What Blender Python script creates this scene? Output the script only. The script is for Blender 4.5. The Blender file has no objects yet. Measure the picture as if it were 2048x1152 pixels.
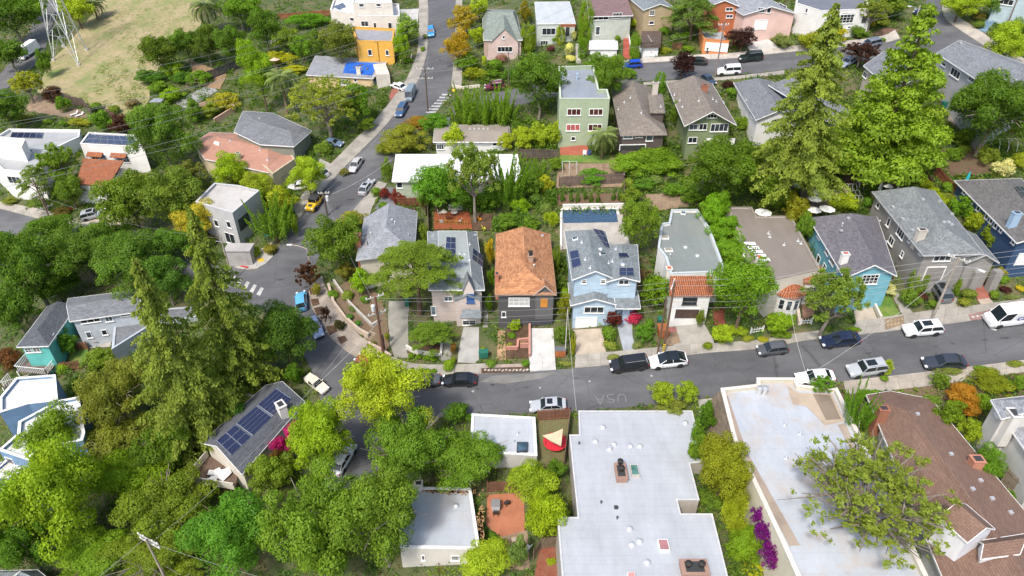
import bpy, math, random
import numpy as np
from mathutils import Vector, Matrix
from mathutils.bvhtree import BVHTree
R = math.radians
V = Vector
# ---------------------------------------------------------------- camera, sky, sun, exposure
F, CX, CY, HC = 1365.0, 1024.0, 576.0, 61.0
TH = R(34.8); CT, ST = math.cos(TH), math.sin(TH)
SC = bpy.context.scene
cam = bpy.data.cameras.new('camera'); camo = bpy.data.objects.new('camera', cam)
SC.collection.objects.link(camo); SC.camera = camo
cam.sensor_width = 36; cam.lens = F / 2048 * 36; cam.clip_end = 3000; cam.clip_start = 0.5
camo.location = (0, 0, HC); camo.rotation_euler = (R(90) - TH, 0, 0)
SUN_EL, SUN_DIR = R(54), V((-0.50, -0.86, 0)).normalized()
world = bpy.data.worlds.new('World'); SC.world = world; world.use_nodes = True
wn = world.node_tree; bg = wn.nodes['Background']
sky = wn.nodes.new('ShaderNodeTexSky'); sky.sky_type = 'NISHITA'; sky.sun_disc = False
sky.sun_elevation = SUN_EL; sky.sun_rotation = math.atan2(SUN_DIR.x, SUN_DIR.y)
sky.air_density = 1.0; sky.dust_density = 3.0; sky.ozone_density = 0.8
wn.links.new(sky.outputs[0], bg.inputs[0]); bg.inputs[1].default_value = 0.15
sl = bpy.data.lights.new('sun', 'SUN'); so = bpy.data.objects.new('sun', sl); SC.collection.objects.link(so)
sl.energy = 2.1; sl.angle = R(7.0); sl.color = (1.0, 0.95, 0.87)
sdir = V((SUN_DIR.x * math.cos(SUN_EL), SUN_DIR.y * math.cos(SUN_EL), math.sin(SUN_EL)))
so.rotation_euler = (-sdir).to_track_quat('-Z', 'Y').to_euler(); so.location = (0, 0, 150)
SC.view_settings.view_transform = 'Standard'; SC.view_settings.look = 'None'
SC.view_settings.exposure = 0.79; SC.view_settings.gamma = 1.0
SC.render.engine = 'CYCLES'; SC.cycles.max_bounces = 6; SC.cycles.diffuse_bounces = 3
SC.cycles.transparent_max_bounces = 4; SC.cycles.use_adaptive_sampling = True
COL = SC.collection
rnd = random.Random(7)
# ---------------------------------------------------------------- the hillside: one tilted plane; pixel -> ground point
GA, GB = 0.12, 0.18
def gz(X, Y): return GA * (X - 16) + GB * (Y - 70)
GN = V((-GA, -GB, 1)).normalized()
def ray(px, py):
    xc, yc = (px - CX) / F, -(py - CY) / F
    return V((xc, CT + yc * ST, -ST + yc * CT))
def G(px, py, h=0.0):
    d = ray(px, py); t = (h - 16 * GA - 70 * GB - HC) / (d.z - GA * d.x - GB * d.y)
    return V((d.x * t, d.y * t, HC + d.z * t))
def At(px, py, z):
    d = ray(px, py); t = (z - HC) / d.z
    return V((d.x * t, d.y * t, z))
def zat(P, py):
    k = (CY - py) / F
    return HC + P.y * (k * CT - ST) / (CT + k * ST)
def depth(P): return P.y * CT - (P.z - HC) * ST
def dep_ang(px, py):
    d = ray(px, py); return math.atan2(-d.z, math.hypot(d.x, d.y))
# ---------------------------------------------------------------- objects
ORG = {}
def tag(o, label=None, cat=None, group=None, kind=None):
    if label: o['label'] = label
    if cat: o['category'] = cat
    if group: o['group'] = group
    if kind: o['kind'] = kind
    return o
def empty(name, P, label=None, cat=None, group=None):
    o = bpy.data.objects.new(name, None); COL.objects.link(o); o.location = P
    o.empty_display_size = 0.3; ORG[o.name] = V(P)
    return tag(o, label, cat, group)
def org(p): return ORG.get(p.name, V((0, 0, 0))) if p else V((0, 0, 0))
class MB:
    def __init__(s): s.v = []; s.f = []
    def poly(s, pts):
        n = len(s.v); s.v += [V(p) for p in pts]; s.f.append(tuple(range(n, n + len(pts)))); return s
    def hexa(s, b, t):
        n = len(s.v); k = len(b); s.v += [V(p) for p in b] + [V(p) for p in t]
        s.f.append(tuple(range(n + k - 1, n - 1, -1))); s.f.append(tuple(range(n + k, n + 2 * k)))
        for i in range(k):
            j = (i + 1) % k; s.f.append((n + i, n + j, n + k + j, n + k + i))
        return s
    def box(s, c, x, y, z):
        c = V(c); x = V(x) / 2; y = V(y) / 2; z = V(z) / 2
        b = [c - x - y - z, c + x - y - z, c + x + y - z, c - x + y - z]
        return s.hexa(b, [p + z * 2 for p in b])
    def tube(s, a, b, r, n=6, r2=None, cap=True):
        a = V(a); b = V(b); d = (b - a)
        if d.length < 1e-6: return s
        d.normalize(); u = d.orthogonal().normalized(); w = d.cross(u); r2 = r if r2 is None else r2; k = len(s.v)
        for i in range(n):
            c = 2 * math.pi * i / n; s.v.append(a + (u * math.cos(c) + w * math.sin(c)) * r)
        for i in range(n):
            c = 2 * math.pi * i / n; s.v.append(b + (u * math.cos(c) + w * math.sin(c)) * r2)
        for i in range(n):
            j = (i + 1) % n; s.f.append((k + i, k + j, k + n + j, k + n + i))
        if cap:
            s.f.append(tuple(range(k + n - 1, k - 1, -1))); s.f.append(tuple(range(k + n, k + 2 * n)))
        return s
    def path(s, pts, r, n=5, taper=None):
        for i in range(len(pts) - 1):
            a = r if taper is None else r + (taper - r) * i / (len(pts) - 1)
            b = r if taper is None else r + (taper - r) * (i + 1) / (len(pts) - 1)
            s.tube(pts[i], pts[i + 1], a, n, b, cap=(i == len(pts) - 2 or i == 0))
        return s
    def lathe(s, c, prof, n=12, up=V((0, 0, 1))):
        c = V(c); up = V(up).normalized(); u = up.orthogonal().normalized(); w = up.cross(u); k = len(s.v)
        for (r, z) in prof:
            for i in range(n):
                a = 2 * math.pi * i / n; s.v.append(c + up * z + (u * math.cos(a) + w * math.sin(a)) * r)
        for j in range(len(prof) - 1):
            for i in range(n):
                i2 = (i + 1) % n; s.f.append((k + j * n + i, k + j * n + i2, k + (j + 1) * n + i2, k + (j + 1) * n + i))
        s.f.append(tuple(range(k + n - 1, k - 1, -1))); m = k + (len(prof) - 1) * n; s.f.append(tuple(range(m, m + n)))
        return s
    def build(s, name, mat, parent=None, smooth=False, color=None, kind=None, at=None):
        o0 = org(parent) if at is None else V(at)
        me = bpy.data.meshes.new(name)
        me.from_pydata([tuple(p - o0) for p in s.v], [], s.f)
        uvl = me.uv_layers.new(name='UVMap'); uv = np.empty(len(me.loops) * 2)
        for p, idx in zip(me.polygons, s.f):
            n = p.normal
            if abs(n.z) > 0.995: u = V((1, 0, 0)) if not getattr(s, 'u', None) else s.u; w = V((-u.y, u.x, 0))
            else: u = V((-n.y, n.x, 0)).normalized(); w = n.cross(u)
            for li, vi in zip(p.loop_indices, idx):
                q = s.v[vi]; uv[li * 2] = q.dot(u); uv[li * 2 + 1] = q.dot(w)
        uvl.data.foreach_set('uv', uv)
        me.materials.append(mat)
        if smooth:
            me.polygons.foreach_set('use_smooth', [True] * len(me.polygons))
            if smooth != 1: me.set_sharp_from_angle(angle=R(smooth))
        me.update()
        o = bpy.data.objects.new(name, me); COL.objects.link(o)
        if parent: o.parent = parent; ORG[o.name] = org(parent)
        else: o.location = o0; ORG[o.name] = o0
        if color: o.color = (*color, 1)
        if kind: o['kind'] = kind
        return o
def copy_thing(root, loc, rot=None, label=None, color=None, scale=None):
    c = root.copy(); COL.objects.link(c); c.location = loc
    if rot is not None: c.rotation_euler = rot
    if scale is not None: c.scale = scale
    if label: c['label'] = label
    for ch in root.children:
        d = ch.copy(); COL.objects.link(d); d.parent = c
        if color and ch.get('paint'): d.color = (*color, 1)
        for g in ch.children:
            e = g.copy(); COL.objects.link(e); e.parent = d
    return c
# ---------------------------------------------------------------- materials
MC = {}
class NT:
    def __init__(s, name):
        s.m = bpy.data.materials.new(name); s.m.use_nodes = True; s.t = s.m.node_tree
        s.b = s.t.nodes['Principled BSDF']; s.out = s.t.nodes['Material Output']
    def n(s, typ, **kw):
        n = s.t.nodes.new('ShaderNode' + typ)
        for k, v in kw.items():
            if hasattr(n, k) and not k.startswith('i_'): setattr(n, k, v)
        return n
    def l(s, a, b): s.t.links.new(a, b)
    def uv(s, obj=False):
        c = s.n('TexCoord'); return c.outputs['Object' if obj else 'UV']
    def scale(s, vec, sc):
        m = s.n('Mapping'); s.l(vec, m.inputs[0]); m.inputs['Scale'].default_value = sc; return m.outputs[0]
    def noise(s, vec, sc, det=3, rough=.55):
        n = s.n('TexNoise'); s.l(vec, n.inputs['Vector']); n.inputs['Scale'].default_value = sc
        n.inputs['Detail'].default_value = det; n.inputs['Roughness'].default_value = rough; return n.outputs[0]
    def ramp(s, fac, stops):
        r = s.n('ValToRGB'); s.l(fac, r.inputs[0]); e = r.color_ramp.elements
        while len(e) < len(stops): e.new(0.5)
        for el, (p, c) in zip(e, stops):
            el.position = p; el.color = (*c, 1) if len(c) == 3 else c
        return r.outputs[0]
    def mix(s, fac, a, b, mode='MIX'):
        m = s.n('Mix', data_type='RGBA', blend_type=mode)
        if isinstance(fac, (int, float)): m.inputs[0].default_value = fac
        else: s.l(fac, m.inputs[0])
        for k, x in ((6, a), (7, b)):
            if isinstance(x, tuple): m.inputs[k].default_value = (*x, 1) if len(x) == 3 else x
            else: s.l(x, m.inputs[k])
        return m.outputs[2]
    def math(s, op, a, b=0.0):
        m = s.n('Math', operation=op)
        for k, x in ((0, a), (1, b)):
            if isinstance(x, (int, float)): m.inputs[k].default_value = x
            else: s.l(x, m.inputs[k])
        return m.outputs[0]
    def brick(s, vec, w, h, mort, c1, c2, cm, off=.5):
        b = s.n('TexBrick'); s.l(vec, b.inputs['Vector']); b.offset = off
        b.inputs['Scale'].default_value = 1; b.inputs['Brick Width'].default_value = w; b.inputs['Row Height'].default_value = h
        b.inputs['Mortar Size'].default_value = mort; b.inputs['Mortar Smooth'].default_value = .2
        for k, c in (('Color1', c1), ('Color2', c2), ('Mortar', cm)): b.inputs[k].default_value = (*c, 1)
        return b
    def bump(s, h, st=.3, d=.02):
        b = s.n('Bump'); s.l(h, b.inputs['Height']); b.inputs['Strength'].default_value = st
        b.inputs['Distance'].default_value = d; s.l(b.outputs[0], s.b.inputs['Normal'])
    def fin(s, col, rough=.8, metal=0, spec=None):
        if isinstance(col, tuple): s.b.inputs['Base Color'].default_value = (*col, 1)
        else: s.l(col, s.b.inputs['Base Color'])
        s.b.inputs['Roughness'].default_value = rough; s.b.inputs['Metallic'].default_value = metal
        if spec is not None: s.b.inputs['Specular IOR Level'].default_value = spec
        return s.m
def sh(c, k): return tuple(min(1, x * k) for x in c)
def cached(fn):
    def w(*a, **kw):
        k = (fn.__name__,) + a + tuple(sorted(kw.items()))
        if k not in MC: MC[k] = fn(*a, **kw)
        return MC[k]
    return w
@cached
def stucco(c, amt=.14):
    t = NT('stucco'); o = t.uv(); n1 = t.noise(o, .45, 4); n2 = t.noise(o, 6, 3)
    st = t.noise(t.scale(o, (2.2, .25, 1)), 1.3, 4)
    k = t.math('ADD', t.math('MULTIPLY', n1, .55), t.math('ADD', t.math('MULTIPLY', n2, .2), t.math('MULTIPLY', st, .25)))
    t.bump(t.noise(o, 25, 2), .15, .01)
    return t.fin(t.ramp(k, [(.3, sh(c, 1 - amt * 1.6)), (.7, sh(c, 1 + amt * .6))]), .85)
@cached
def siding(c, h=.18):
    t = NT('siding'); o = t.uv(); b = t.brick(o, 3.6, h, .012, c, sh(c, .93), sh(c, .5))
    n = t.noise(o, .8, 4); t.bump(b.outputs['Fac'], -.5, .02)
    return t.fin(t.mix(1, b.outputs[0], t.ramp(n, [(.3, (.85,) * 3), (.7, (1.08,) * 3)]), 'MULTIPLY'), .7)
@cached
def shingle(c, c2=None, w=.42, h=.2):
    t = NT('shingle'); o = t.uv(); c2 = c2 or sh(c, .55)
    b = t.brick(o, w, h, .016, c, c2, sh(c, .38)); b.inputs['Bias'].default_value = -.1
    b2 = t.brick(t.scale(o, (.53, 1, 1)), w, h * 2, .0, sh(c, 1.25), sh(c2, .9), c)
    n = t.noise(o, .35, 5, .65); n2 = t.noise(o, 9, 3, .7)
    m = t.mix(.15, b.outputs[0], b2.outputs[0])
    m = t.mix(1, m, t.ramp(n, [(.25, (.86,) * 3), (.75, (1.1,) * 3)]), 'MULTIPLY')
    m = t.mix(.5, m, t.ramp(n2, [(.35, (.7,) * 3), (.65, (1.35,) * 3)]), 'MULTIPLY')
    t.bump(b.outputs['Fac'], -.6, .03)
    return t.fin(m, .92)
@cached
def tilem(c):
    t = NT('clay_tile'); o = t.uv()
    w = t.n('TexWave', wave_type='BANDS', bands_direction='X'); t.l(o, w.inputs[0]); w.inputs['Scale'].default_value = 1.05
    b = t.brick(o, .3, .42, .02, c, sh(c, .7), sh(c, .3), 0); n = t.noise(o, 1.2, 5, .7); n2 = t.noise(o, 7, 2)
    m = t.mix(1, b.outputs[0], t.ramp(w.outputs[1], [(0, (.35,) * 3), (.6, (1.1,) * 3)]), 'MULTIPLY')
    m = t.mix(t.ramp(n, [(.5, (0, 0, 0)), (.8, (.7,) * 3)]), m, (.16, .10, .08))
    m = t.mix(1, m, t.ramp(n2, [(.25, (.65,) * 3), (.75, (1.3,) * 3)]), 'MULTIPLY')
    t.bump(w.outputs[1], .9, .08)
    return t.fin(m, .85)
@cached
def flatroof(c, seam=1.0, stain=(.30, .25, .2), amt=.3):
    t = NT('flat_roof'); o = t.uv(); n = t.noise(o, .2, 7, .7); n2 = t.noise(o, 1.5, 4, .7); n3 = t.noise(t.scale(o, (1, .3, 1)), .5, 5, .7)
    b = t.brick(o, 9, seam, .018, c, sh(c, .975), sh(c, .8), .37)
    b2 = t.brick(t.scale(o, (1, 1, 1)), 3.1, 60, .012, (1,) * 3, (1,) * 3, (.9,) * 3)
    m = t.mix(1, b.outputs[0], b2.outputs[0], 'MULTIPLY')
    m = t.mix(1, m, t.ramp(n3, [(.3, (.86,) * 3), (.7, (1.07,) * 3)]), 'MULTIPLY')
    m = t.mix(t.ramp(n, [(.48, (0, 0, 0)), (.70, (amt,) * 3)]), m, stain)
    m = t.mix(t.ramp(n2, [(.58, (0, 0, 0)), (.74, (min(.5, amt),) * 3)]), m, sh(c, .55))
    t.bump(n2, .12, .02)
    return t.fin(m, .75)
@cached
def plain(c, rough=.7, metal=0.0):
    t = NT('surface'); o = t.uv(True); n = t.noise(o, 1.7, 4)
    return t.fin(t.mix(1, c, t.ramp(n, [(.3, (.86,) * 3), (.7, (1.08,) * 3)]), 'MULTIPLY'), rough, metal)
@cached
def wood(c):
    t = NT('wood'); o = t.uv(); n = t.noise(t.scale(o, (9, .8, 1)), 1.2, 4); n2 = t.noise(o, .9, 3)
    b = t.brick(o, .15, 30, .012, c, sh(c, .75), sh(c, .3), 0)
    m = t.mix(1, b.outputs[0], t.ramp(n, [(.3, (.7,) * 3), (.7, (1.2,) * 3)]), 'MULTIPLY')
    m = t.mix(1, m, t.ramp(n2, [(.3, (.75,) * 3), (.7, (1.15,) * 3)]), 'MULTIPLY')
    t.bump(b.outputs['Fac'], -.4, .02); return t.fin(m, .8)
@cached
def concrete(c=(.42, .39, .34), sl=0.0):
    c = tuple(x * .80 for x in c)
    t = NT('concrete'); o = t.uv(True); n = t.noise(o, .5, 6, .65); n2 = t.noise(o, 3.5, 4, .7); n3 = t.noise(o, 25, 2)
    m = t.mix(1, c, t.ramp(n, [(.28, (.68,) * 3), (.72, (1.14,) * 3)]), 'MULTIPLY')
    m = t.mix(t.ramp(n2, [(.55, (0, 0, 0)), (.8, (.55,) * 3)]), m, sh(c, .55))
    m = t.mix(.5, m, t.ramp(n3, [(.2, (.7,) * 3), (.8, (1.2,) * 3)]), 'MULTIPLY')
    oi = t.n('ObjectInfo'); v = t.ramp(oi.outputs['Random'], [(0, (.88,) * 3), (1, (1.08,) * 3)])
    t.bump(n3, .15, .01); return t.fin(t.mix(1, m, v, 'MULTIPLY'), .88)
@cached
def asphalt():
    t = NT('asphalt'); o = t.uv(True); n = t.noise(o, .09, 6, .6); n2 = t.noise(o, .7, 6, .7); n3 = t.noise(o, 14, 3)
    st = t.noise(t.scale(o, (.05, .5, 1)), 1, 5, .6)
    m = t.ramp(n, [(.3, (.064, .065, .069)), (.55, (.092, .093, .098)), (.75, (.125, .125, .126))])
    m = t.mix(1, m, t.ramp(st, [(.3, (.82,) * 3), (.7, (1.22,) * 3)]), 'MULTIPLY')
    m = t.mix(t.ramp(n2, [(.58, (0, 0, 0)), (.8, (.45,) * 3)]), m, (.16, .155, .145))
    m = t.mix(t.ramp(t.noise(o, 1.9, 5, .8), [(.66, (0, 0, 0)), (.78, (.5,) * 3)]), m, (.028, .028, .028))
    m = t.mix(.6, m, t.ramp(n3, [(.25, (.65,) * 3), (.75, (1.35,) * 3)]), 'MULTIPLY')
    vo = t.n('TexVoronoi', feature='DISTANCE_TO_EDGE'); t.l(t.mix(.12, o, t.noise(o, .6, 3)), vo.inputs[0]); vo.inputs['Scale'].default_value = .16
    crack = t.ramp(vo.outputs[0], [(0, (.6,) * 3), (.006, (0, 0, 0))])
    m = t.mix(crack, m, (.03, .03, .03))
    t.bump(n3, .2, .01); return t.fin(m, .85)
@cached
def earth(c1, c2, c3, sc=.25):
    t = NT('earth'); o = t.uv(True); n = t.noise(o, sc, 7, .68); n2 = t.noise(o, sc * 7, 5, .75); n3 = t.noise(o, 9, 3, .7)
    m = t.ramp(n, [(.32, c1), (.5, c2), (.66, c3)])
    m = t.mix(t.ramp(n2, [(.45, (0, 0, 0)), (.7, (.75,) * 3)]), m, sh(c1, .8))
    m = t.mix(.75, m, t.ramp(n3, [(.25, (.5,) * 3), (.75, (1.45,) * 3)]), 'MULTIPLY')
    t.bump(n2, .5, .08); return t.fin(m, .95)
@cached
def leafm():
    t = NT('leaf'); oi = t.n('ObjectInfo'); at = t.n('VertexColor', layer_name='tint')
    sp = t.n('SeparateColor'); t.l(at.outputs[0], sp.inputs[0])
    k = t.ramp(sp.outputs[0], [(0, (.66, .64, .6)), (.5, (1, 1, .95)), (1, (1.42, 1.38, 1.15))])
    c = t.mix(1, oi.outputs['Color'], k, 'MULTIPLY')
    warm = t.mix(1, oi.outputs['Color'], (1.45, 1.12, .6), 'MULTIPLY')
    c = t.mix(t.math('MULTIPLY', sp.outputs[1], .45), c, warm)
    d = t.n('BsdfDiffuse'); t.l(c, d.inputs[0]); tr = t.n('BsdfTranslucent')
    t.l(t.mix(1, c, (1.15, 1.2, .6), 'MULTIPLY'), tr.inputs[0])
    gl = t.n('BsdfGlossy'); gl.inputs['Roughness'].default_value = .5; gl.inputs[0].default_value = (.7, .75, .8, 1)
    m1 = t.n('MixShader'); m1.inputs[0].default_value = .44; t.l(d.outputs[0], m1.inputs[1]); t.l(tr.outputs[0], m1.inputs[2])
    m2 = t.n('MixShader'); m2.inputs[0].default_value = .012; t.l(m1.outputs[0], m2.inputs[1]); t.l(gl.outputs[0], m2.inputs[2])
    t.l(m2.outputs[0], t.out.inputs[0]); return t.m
@cached
def bark(c=(.13, .1, .075)):
    t = NT('bark'); o = t.uv(True); n = t.noise(t.scale(o, (4, 4, .8)), 1.5, 5, .7)
    return t.fin(t.mix(1, c, t.ramp(n, [(.3, (.6,) * 3), (.7, (1.4,) * 3)]), 'MULTIPLY'), .95)
@cached
def glass(c=(.025, .032, .04)):
    t = NT('window_glass'); oi = t.n('ObjectInfo'); o = t.uv(True); n = t.noise(o, .8, 2)
    v = t.ramp(oi.outputs['Random'], [(0, (.5,) * 3), (.6, (1,) * 3), (.85, (2.6, 2.6, 2.5)), (1, (6, 6, 5.8))])
    m = t.mix(1, t.mix(1, c, v, 'MULTIPLY'), t.ramp(n, [(.4, (.7,) * 3), (.6, (1.4,) * 3)]), 'MULTIPLY')
    return t.fin(m, .08, 0, .6)
@cached
def carpaint():
    t = NT('car_paint'); oi = t.n('ObjectInfo'); m = t.fin(oi.outputs['Color'], .3, 0)
    t.b.inputs['Coat Weight'].default_value = .8; t.b.inputs['Coat Roughness'].default_value = .06
    return m
@cached
def carglass():
    t = NT('car_glass'); m = t.fin((.012, .017, .02), .05, 0, .7); return m
@cached
def rubber(): return NT('rubber').fin((.02, .02, .02), .8)
@cached
def metal(c=(.5, .5, .5), rough=.4): return NT('metal').fin(c, rough, .7)
@cached
def solarm(c=(.012, .016, .045), line=(.08, .1, .18)):
    t = NT('solar_cells'); o = t.uv(); b = t.brick(o, .17, .17, .006, c, sh(c, 1.5), line, 0)
    return t.fin(b.outputs[0], .16, 0, .6)
@cached
def poolm():
    t = NT('pool_cover'); o = t.uv(True); n = t.noise(t.scale(o, (1, 3, 1)), 2.2, 5, .7); b = t.brick(t.uv(), 1.2, .6, .03, (.03, .06, .10), (.035, .07, .12), (.06, .10, .15))
    t.bump(n, .5, .05); return t.fin(t.mix(1, b.outputs[0], t.ramp(n, [(.3, (.6,) * 3), (.7, (1.7,) * 3)]), 'MULTIPLY'), .25)
WHITE = (.76, .76, .74)
TRIM = plain(WHITE, .55)
DARK = plain((.04, .04, .042), .6)
# ---------------------------------------------------------------- foliage meshes (unit size, shared by every tree of a kind)
def leaf_mesh(name, P, N, size, tint, droop=None):
    """P points, N normals, size per leaf, tint (n,2): one rhombic leaf clump per point"""
    n = len(P); rg = np.random.default_rng(len(P))
    N = N / (np.linalg.norm(N, axis=1, keepdims=True) + 1e-9)
    A = np.cross(N, rg.normal(size=(n, 3))); A /= np.linalg.norm(A, axis=1, keepdims=True) + 1e-9
    if droop is not None: A = droop / (np.linalg.norm(droop, axis=1, keepdims=True) + 1e-9)
    B = np.cross(N, A); B /= np.linalg.norm(B, axis=1, keepdims=True) + 1e-9
    s = size[:, None]; el = 1.25 if droop is None else 2.0
    Q = np.stack([P + A * s * el, P + B * s * .62, P - A * s * el * .8, P - B * s * .62], 1).reshape(-1, 3)
    me = bpy.data.meshes.new(name); me.vertices.add(4 * n); me.vertices.foreach_set('co', Q.ravel().astype(np.float32))
    me.loops.add(4 * n); me.loops.foreach_set('vertex_index', np.arange(4 * n, dtype=np.int32))
    me.polygons.add(n); me.polygons.foreach_set('loop_start', np.arange(0, 4 * n, 4, dtype=np.int32))
    ca = me.color_attributes.new('tint', 'FLOAT_COLOR', 'POINT')
    c = np.ones((4 * n, 4), np.float32); c[:, 0] = np.repeat(tint[:, 0], 4); c[:, 1] = np.repeat(tint[:, 1], 4)
    ca.data.foreach_set('color', c.ravel()); me.materials.append(leafm()); me.update(calc_edges=True)
    return me
def unit(n, rg):
    v = rg.normal(size=(n, 3)); return v / np.linalg.norm(v, axis=1, keepdims=True)
def crown_points(kind, n, seed):
    rg = np.random.default_rng(seed); P = []; N = []; T = []
    def lobes(C, rad, per, sq=.8, up=.25):
        for c, r, k in zip(C, rad, per):
            u = unit(int(k), rg); u = u[u[:, 2] > -.55]
            rr = r * rg.uniform(.72, 1.06, size=(len(u), 1))
            rr *= 1 + .18 * np.sin(u[:, :1] * 7 + seed) * np.cos(u[:, 1:2] * 8)
            p = c + u * rr * np.array([1, 1, sq])
            if kind == 'airy': p = c + unit(len(u), rg) * rr * rg.uniform(.2, 1.25, (len(u), 1))
            P.append(p); N.append(u + np.array([0, 0, up]) + .75 * unit(len(u), rg))
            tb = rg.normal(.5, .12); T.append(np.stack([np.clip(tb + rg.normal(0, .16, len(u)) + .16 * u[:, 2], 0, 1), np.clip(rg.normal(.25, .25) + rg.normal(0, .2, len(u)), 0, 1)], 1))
    if kind == 'airy' and n > 20000: n = 15000
    if kind in ('round', 'oak', 'airy', 'bush'):
        m = {'round': 46, 'oak': 62, 'airy': 46, 'bush': 9}[kind]; big = n > 8000
        if kind == 'airy': m = 420 if n == 15000 else 130
        u = unit(m, rg); u[:, 2] = np.where(u[:, 2] < -.35, -u[:, 2], u[:, 2])
        C = u * rg.uniform(.4, .95, size=(m, 1)) * (1 + .12 * np.sin(3 * np.arctan2(u[:, 1:2], u[:, :1]) + seed)); rad = rg.uniform(.13, .33, m)
        if kind == 'oak': C *= np.array([1.02, 1.02, .85]); rad = rg.uniform(.11, .27, m)
        if kind == 'airy': C = u * rg.uniform(.35, .95, size=(m, 1)); rad = rg.uniform(.03, .08, m) if n == 15000 else rg.uniform(.06, .14, m)
        if kind == 'bush': C = u * .42; rad = rg.uniform(.42, .58, m)
        w = rad ** 2; lobes(C, rad, n * w / w.sum() * 1.25)
        if kind != 'airy':   # thinner inner foliage closes the crown
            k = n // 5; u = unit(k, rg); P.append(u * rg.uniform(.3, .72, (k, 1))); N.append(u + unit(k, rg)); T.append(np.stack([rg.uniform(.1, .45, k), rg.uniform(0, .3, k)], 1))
    elif kind == 'column':
        m = 60; z = rg.uniform(-.95, .92, m); a = rg.uniform(0, 6.28, m); rr = np.sqrt(np.clip(1 - np.abs(z) ** 2.4, .03, 1)) * .72
        C = np.stack([np.cos(a) * rr, np.sin(a) * rr, z], 1); rad = np.full(m, .26) * np.clip(rr + .25, .3, 1)
        w = rad ** 2; lobes(C, rad, n * w / w.sum() * 1.3, 1.3)
    elif kind == 'flame':   # upswept juniper sprays
        m = 34; a = rg.uniform(0, 6.28, m); r0 = rg.uniform(.05, .7, m) ; L = rg.uniform(.5, 1.25, m)
        for i in range(m):
            k = n // m; t = rg.uniform(0, 1, k); d = np.array([math.cos(a[i]) * (.25 + r0[i] * .5), math.sin(a[i]) * (.25 + r0[i] * .5), 1.0])
            b = np.array([math.cos(a[i]) * r0[i], math.sin(a[i]) * r0[i], -.75 + rg.uniform(0, .3)])
            p = b + d * (t * L[i])[:, None] * 1.15 + unit(k, rg) * (.17 * (1.05 - t))[:, None]
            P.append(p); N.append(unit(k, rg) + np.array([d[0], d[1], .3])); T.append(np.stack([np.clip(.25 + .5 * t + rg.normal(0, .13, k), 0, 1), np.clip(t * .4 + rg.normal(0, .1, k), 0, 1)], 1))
    elif kind == 'pyramid':
        m = 330; h = rg.uniform(0, 1, m) ** 1.35; a = np.arange(m) * 2.399; e = np.clip((1 - h) * 1.16 + .03, 0, 1) ** .9 * (.9 + .09 * np.sin(h * 23)); rr = e * rg.uniform(.35, .93, m)
        C = np.stack([np.cos(a) * rr, np.sin(a) * rr, -1 + 2 * h * .97], 1); rad = (.05 + .16 * e) * rg.uniform(.7, 1.25, m); w = rad ** 2; lobes(C, rad, n * w / w.sum() * 1.6, .38, .7)
    elif kind == 'conifer':
        m = 250
        for i in range(m):
            h = ((i + .5) / m) ** 1.12; z = -1 + 2 * h; a = i * 2.399 + rg.normal(0, .35); side = 1 + .1 * math.sin(2 * a + seed) + .1 * math.sin(h * 31 + 3 * a)
            L = ((1 - h) ** .72 + .035) * side * rg.uniform(.6, 1.12) * (.5 if rg.random() < .1 else 1); k = max(14, int(n / m * (L * 1.75 + .12))); t = rg.uniform(0.03, 1, k) ** .7
            wd = rg.normal(0, 1, k) * (.016 + .06 * L * np.sin(np.pi * np.clip(t * .9 + .05, 0, 1))); x = t * L; up = rg.uniform(-.02, .03); dr = rg.uniform(.08, .17)
            zz = z + up * t - dr * t ** 1.8 * (.25 + L) - np.abs(wd) * .25 - rg.exponential(.011, k)
            P.append(np.stack([math.cos(a) * x - math.sin(a) * wd, math.sin(a) * x + math.cos(a) * wd, zz], 1)); N.append(unit(k, rg) * .75 + np.array([math.cos(a) * .45, math.sin(a) * .45, .9]))
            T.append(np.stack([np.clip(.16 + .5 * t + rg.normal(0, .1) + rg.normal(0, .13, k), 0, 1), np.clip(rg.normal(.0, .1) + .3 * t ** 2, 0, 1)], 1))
    elif kind == 'cedar':   # flat fans of foliage in tiers
        m = 64
        for i in range(m):
            a = i * 2.399 + rg.normal(0, .2); r0 = math.sqrt((i + .5) / m) * rg.uniform(.68, .95); zt = .8 - 1.25 * r0 ** 1.7 + rg.choice([-.3, 0, .18, -.6]) * (r0 + .1); k = n // m; t = rg.uniform(0, 1, k); L = rg.uniform(.28, .5)
            wd = rg.normal(0, 1, k) * .085 * np.sin(np.pi * np.clip(t * .85 + .12, 0, 1)); x = r0 - L * .5 + t * L
            P.append(np.stack([math.cos(a) * x - math.sin(a) * wd * 1.3, math.sin(a) * x + math.cos(a) * wd * 1.3, zt + rg.normal(0, .022, k) - .1 * t * t], 1))
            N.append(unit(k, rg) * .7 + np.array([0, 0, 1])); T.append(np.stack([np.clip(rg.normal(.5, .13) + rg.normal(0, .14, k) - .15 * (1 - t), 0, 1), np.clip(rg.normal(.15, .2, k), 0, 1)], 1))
    elif kind == 'spiky':
        m = 9
        for i in range(m):
            c = unit(1, rg)[0] * .55; k = n // m; u = unit(k, rg); t = rg.uniform(.15, 1, k)
            P.append(c + u * (t * .5)[:, None]); N.append(np.cross(u, unit(k, rg))); T.append(np.stack([np.clip(.3 + .4 * t + rg.normal(0, .15, k), 0, 1), rg.uniform(0, .5, k)], 1))
    return np.concatenate(P), np.concatenate(N), np.concatenate(T)
CM = {}
LOD = {0: (560, .125), 1: (1700, .076), 2: (5200, .045), 3: (14000, .0285), 4: (32000, .0195)}
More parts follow.
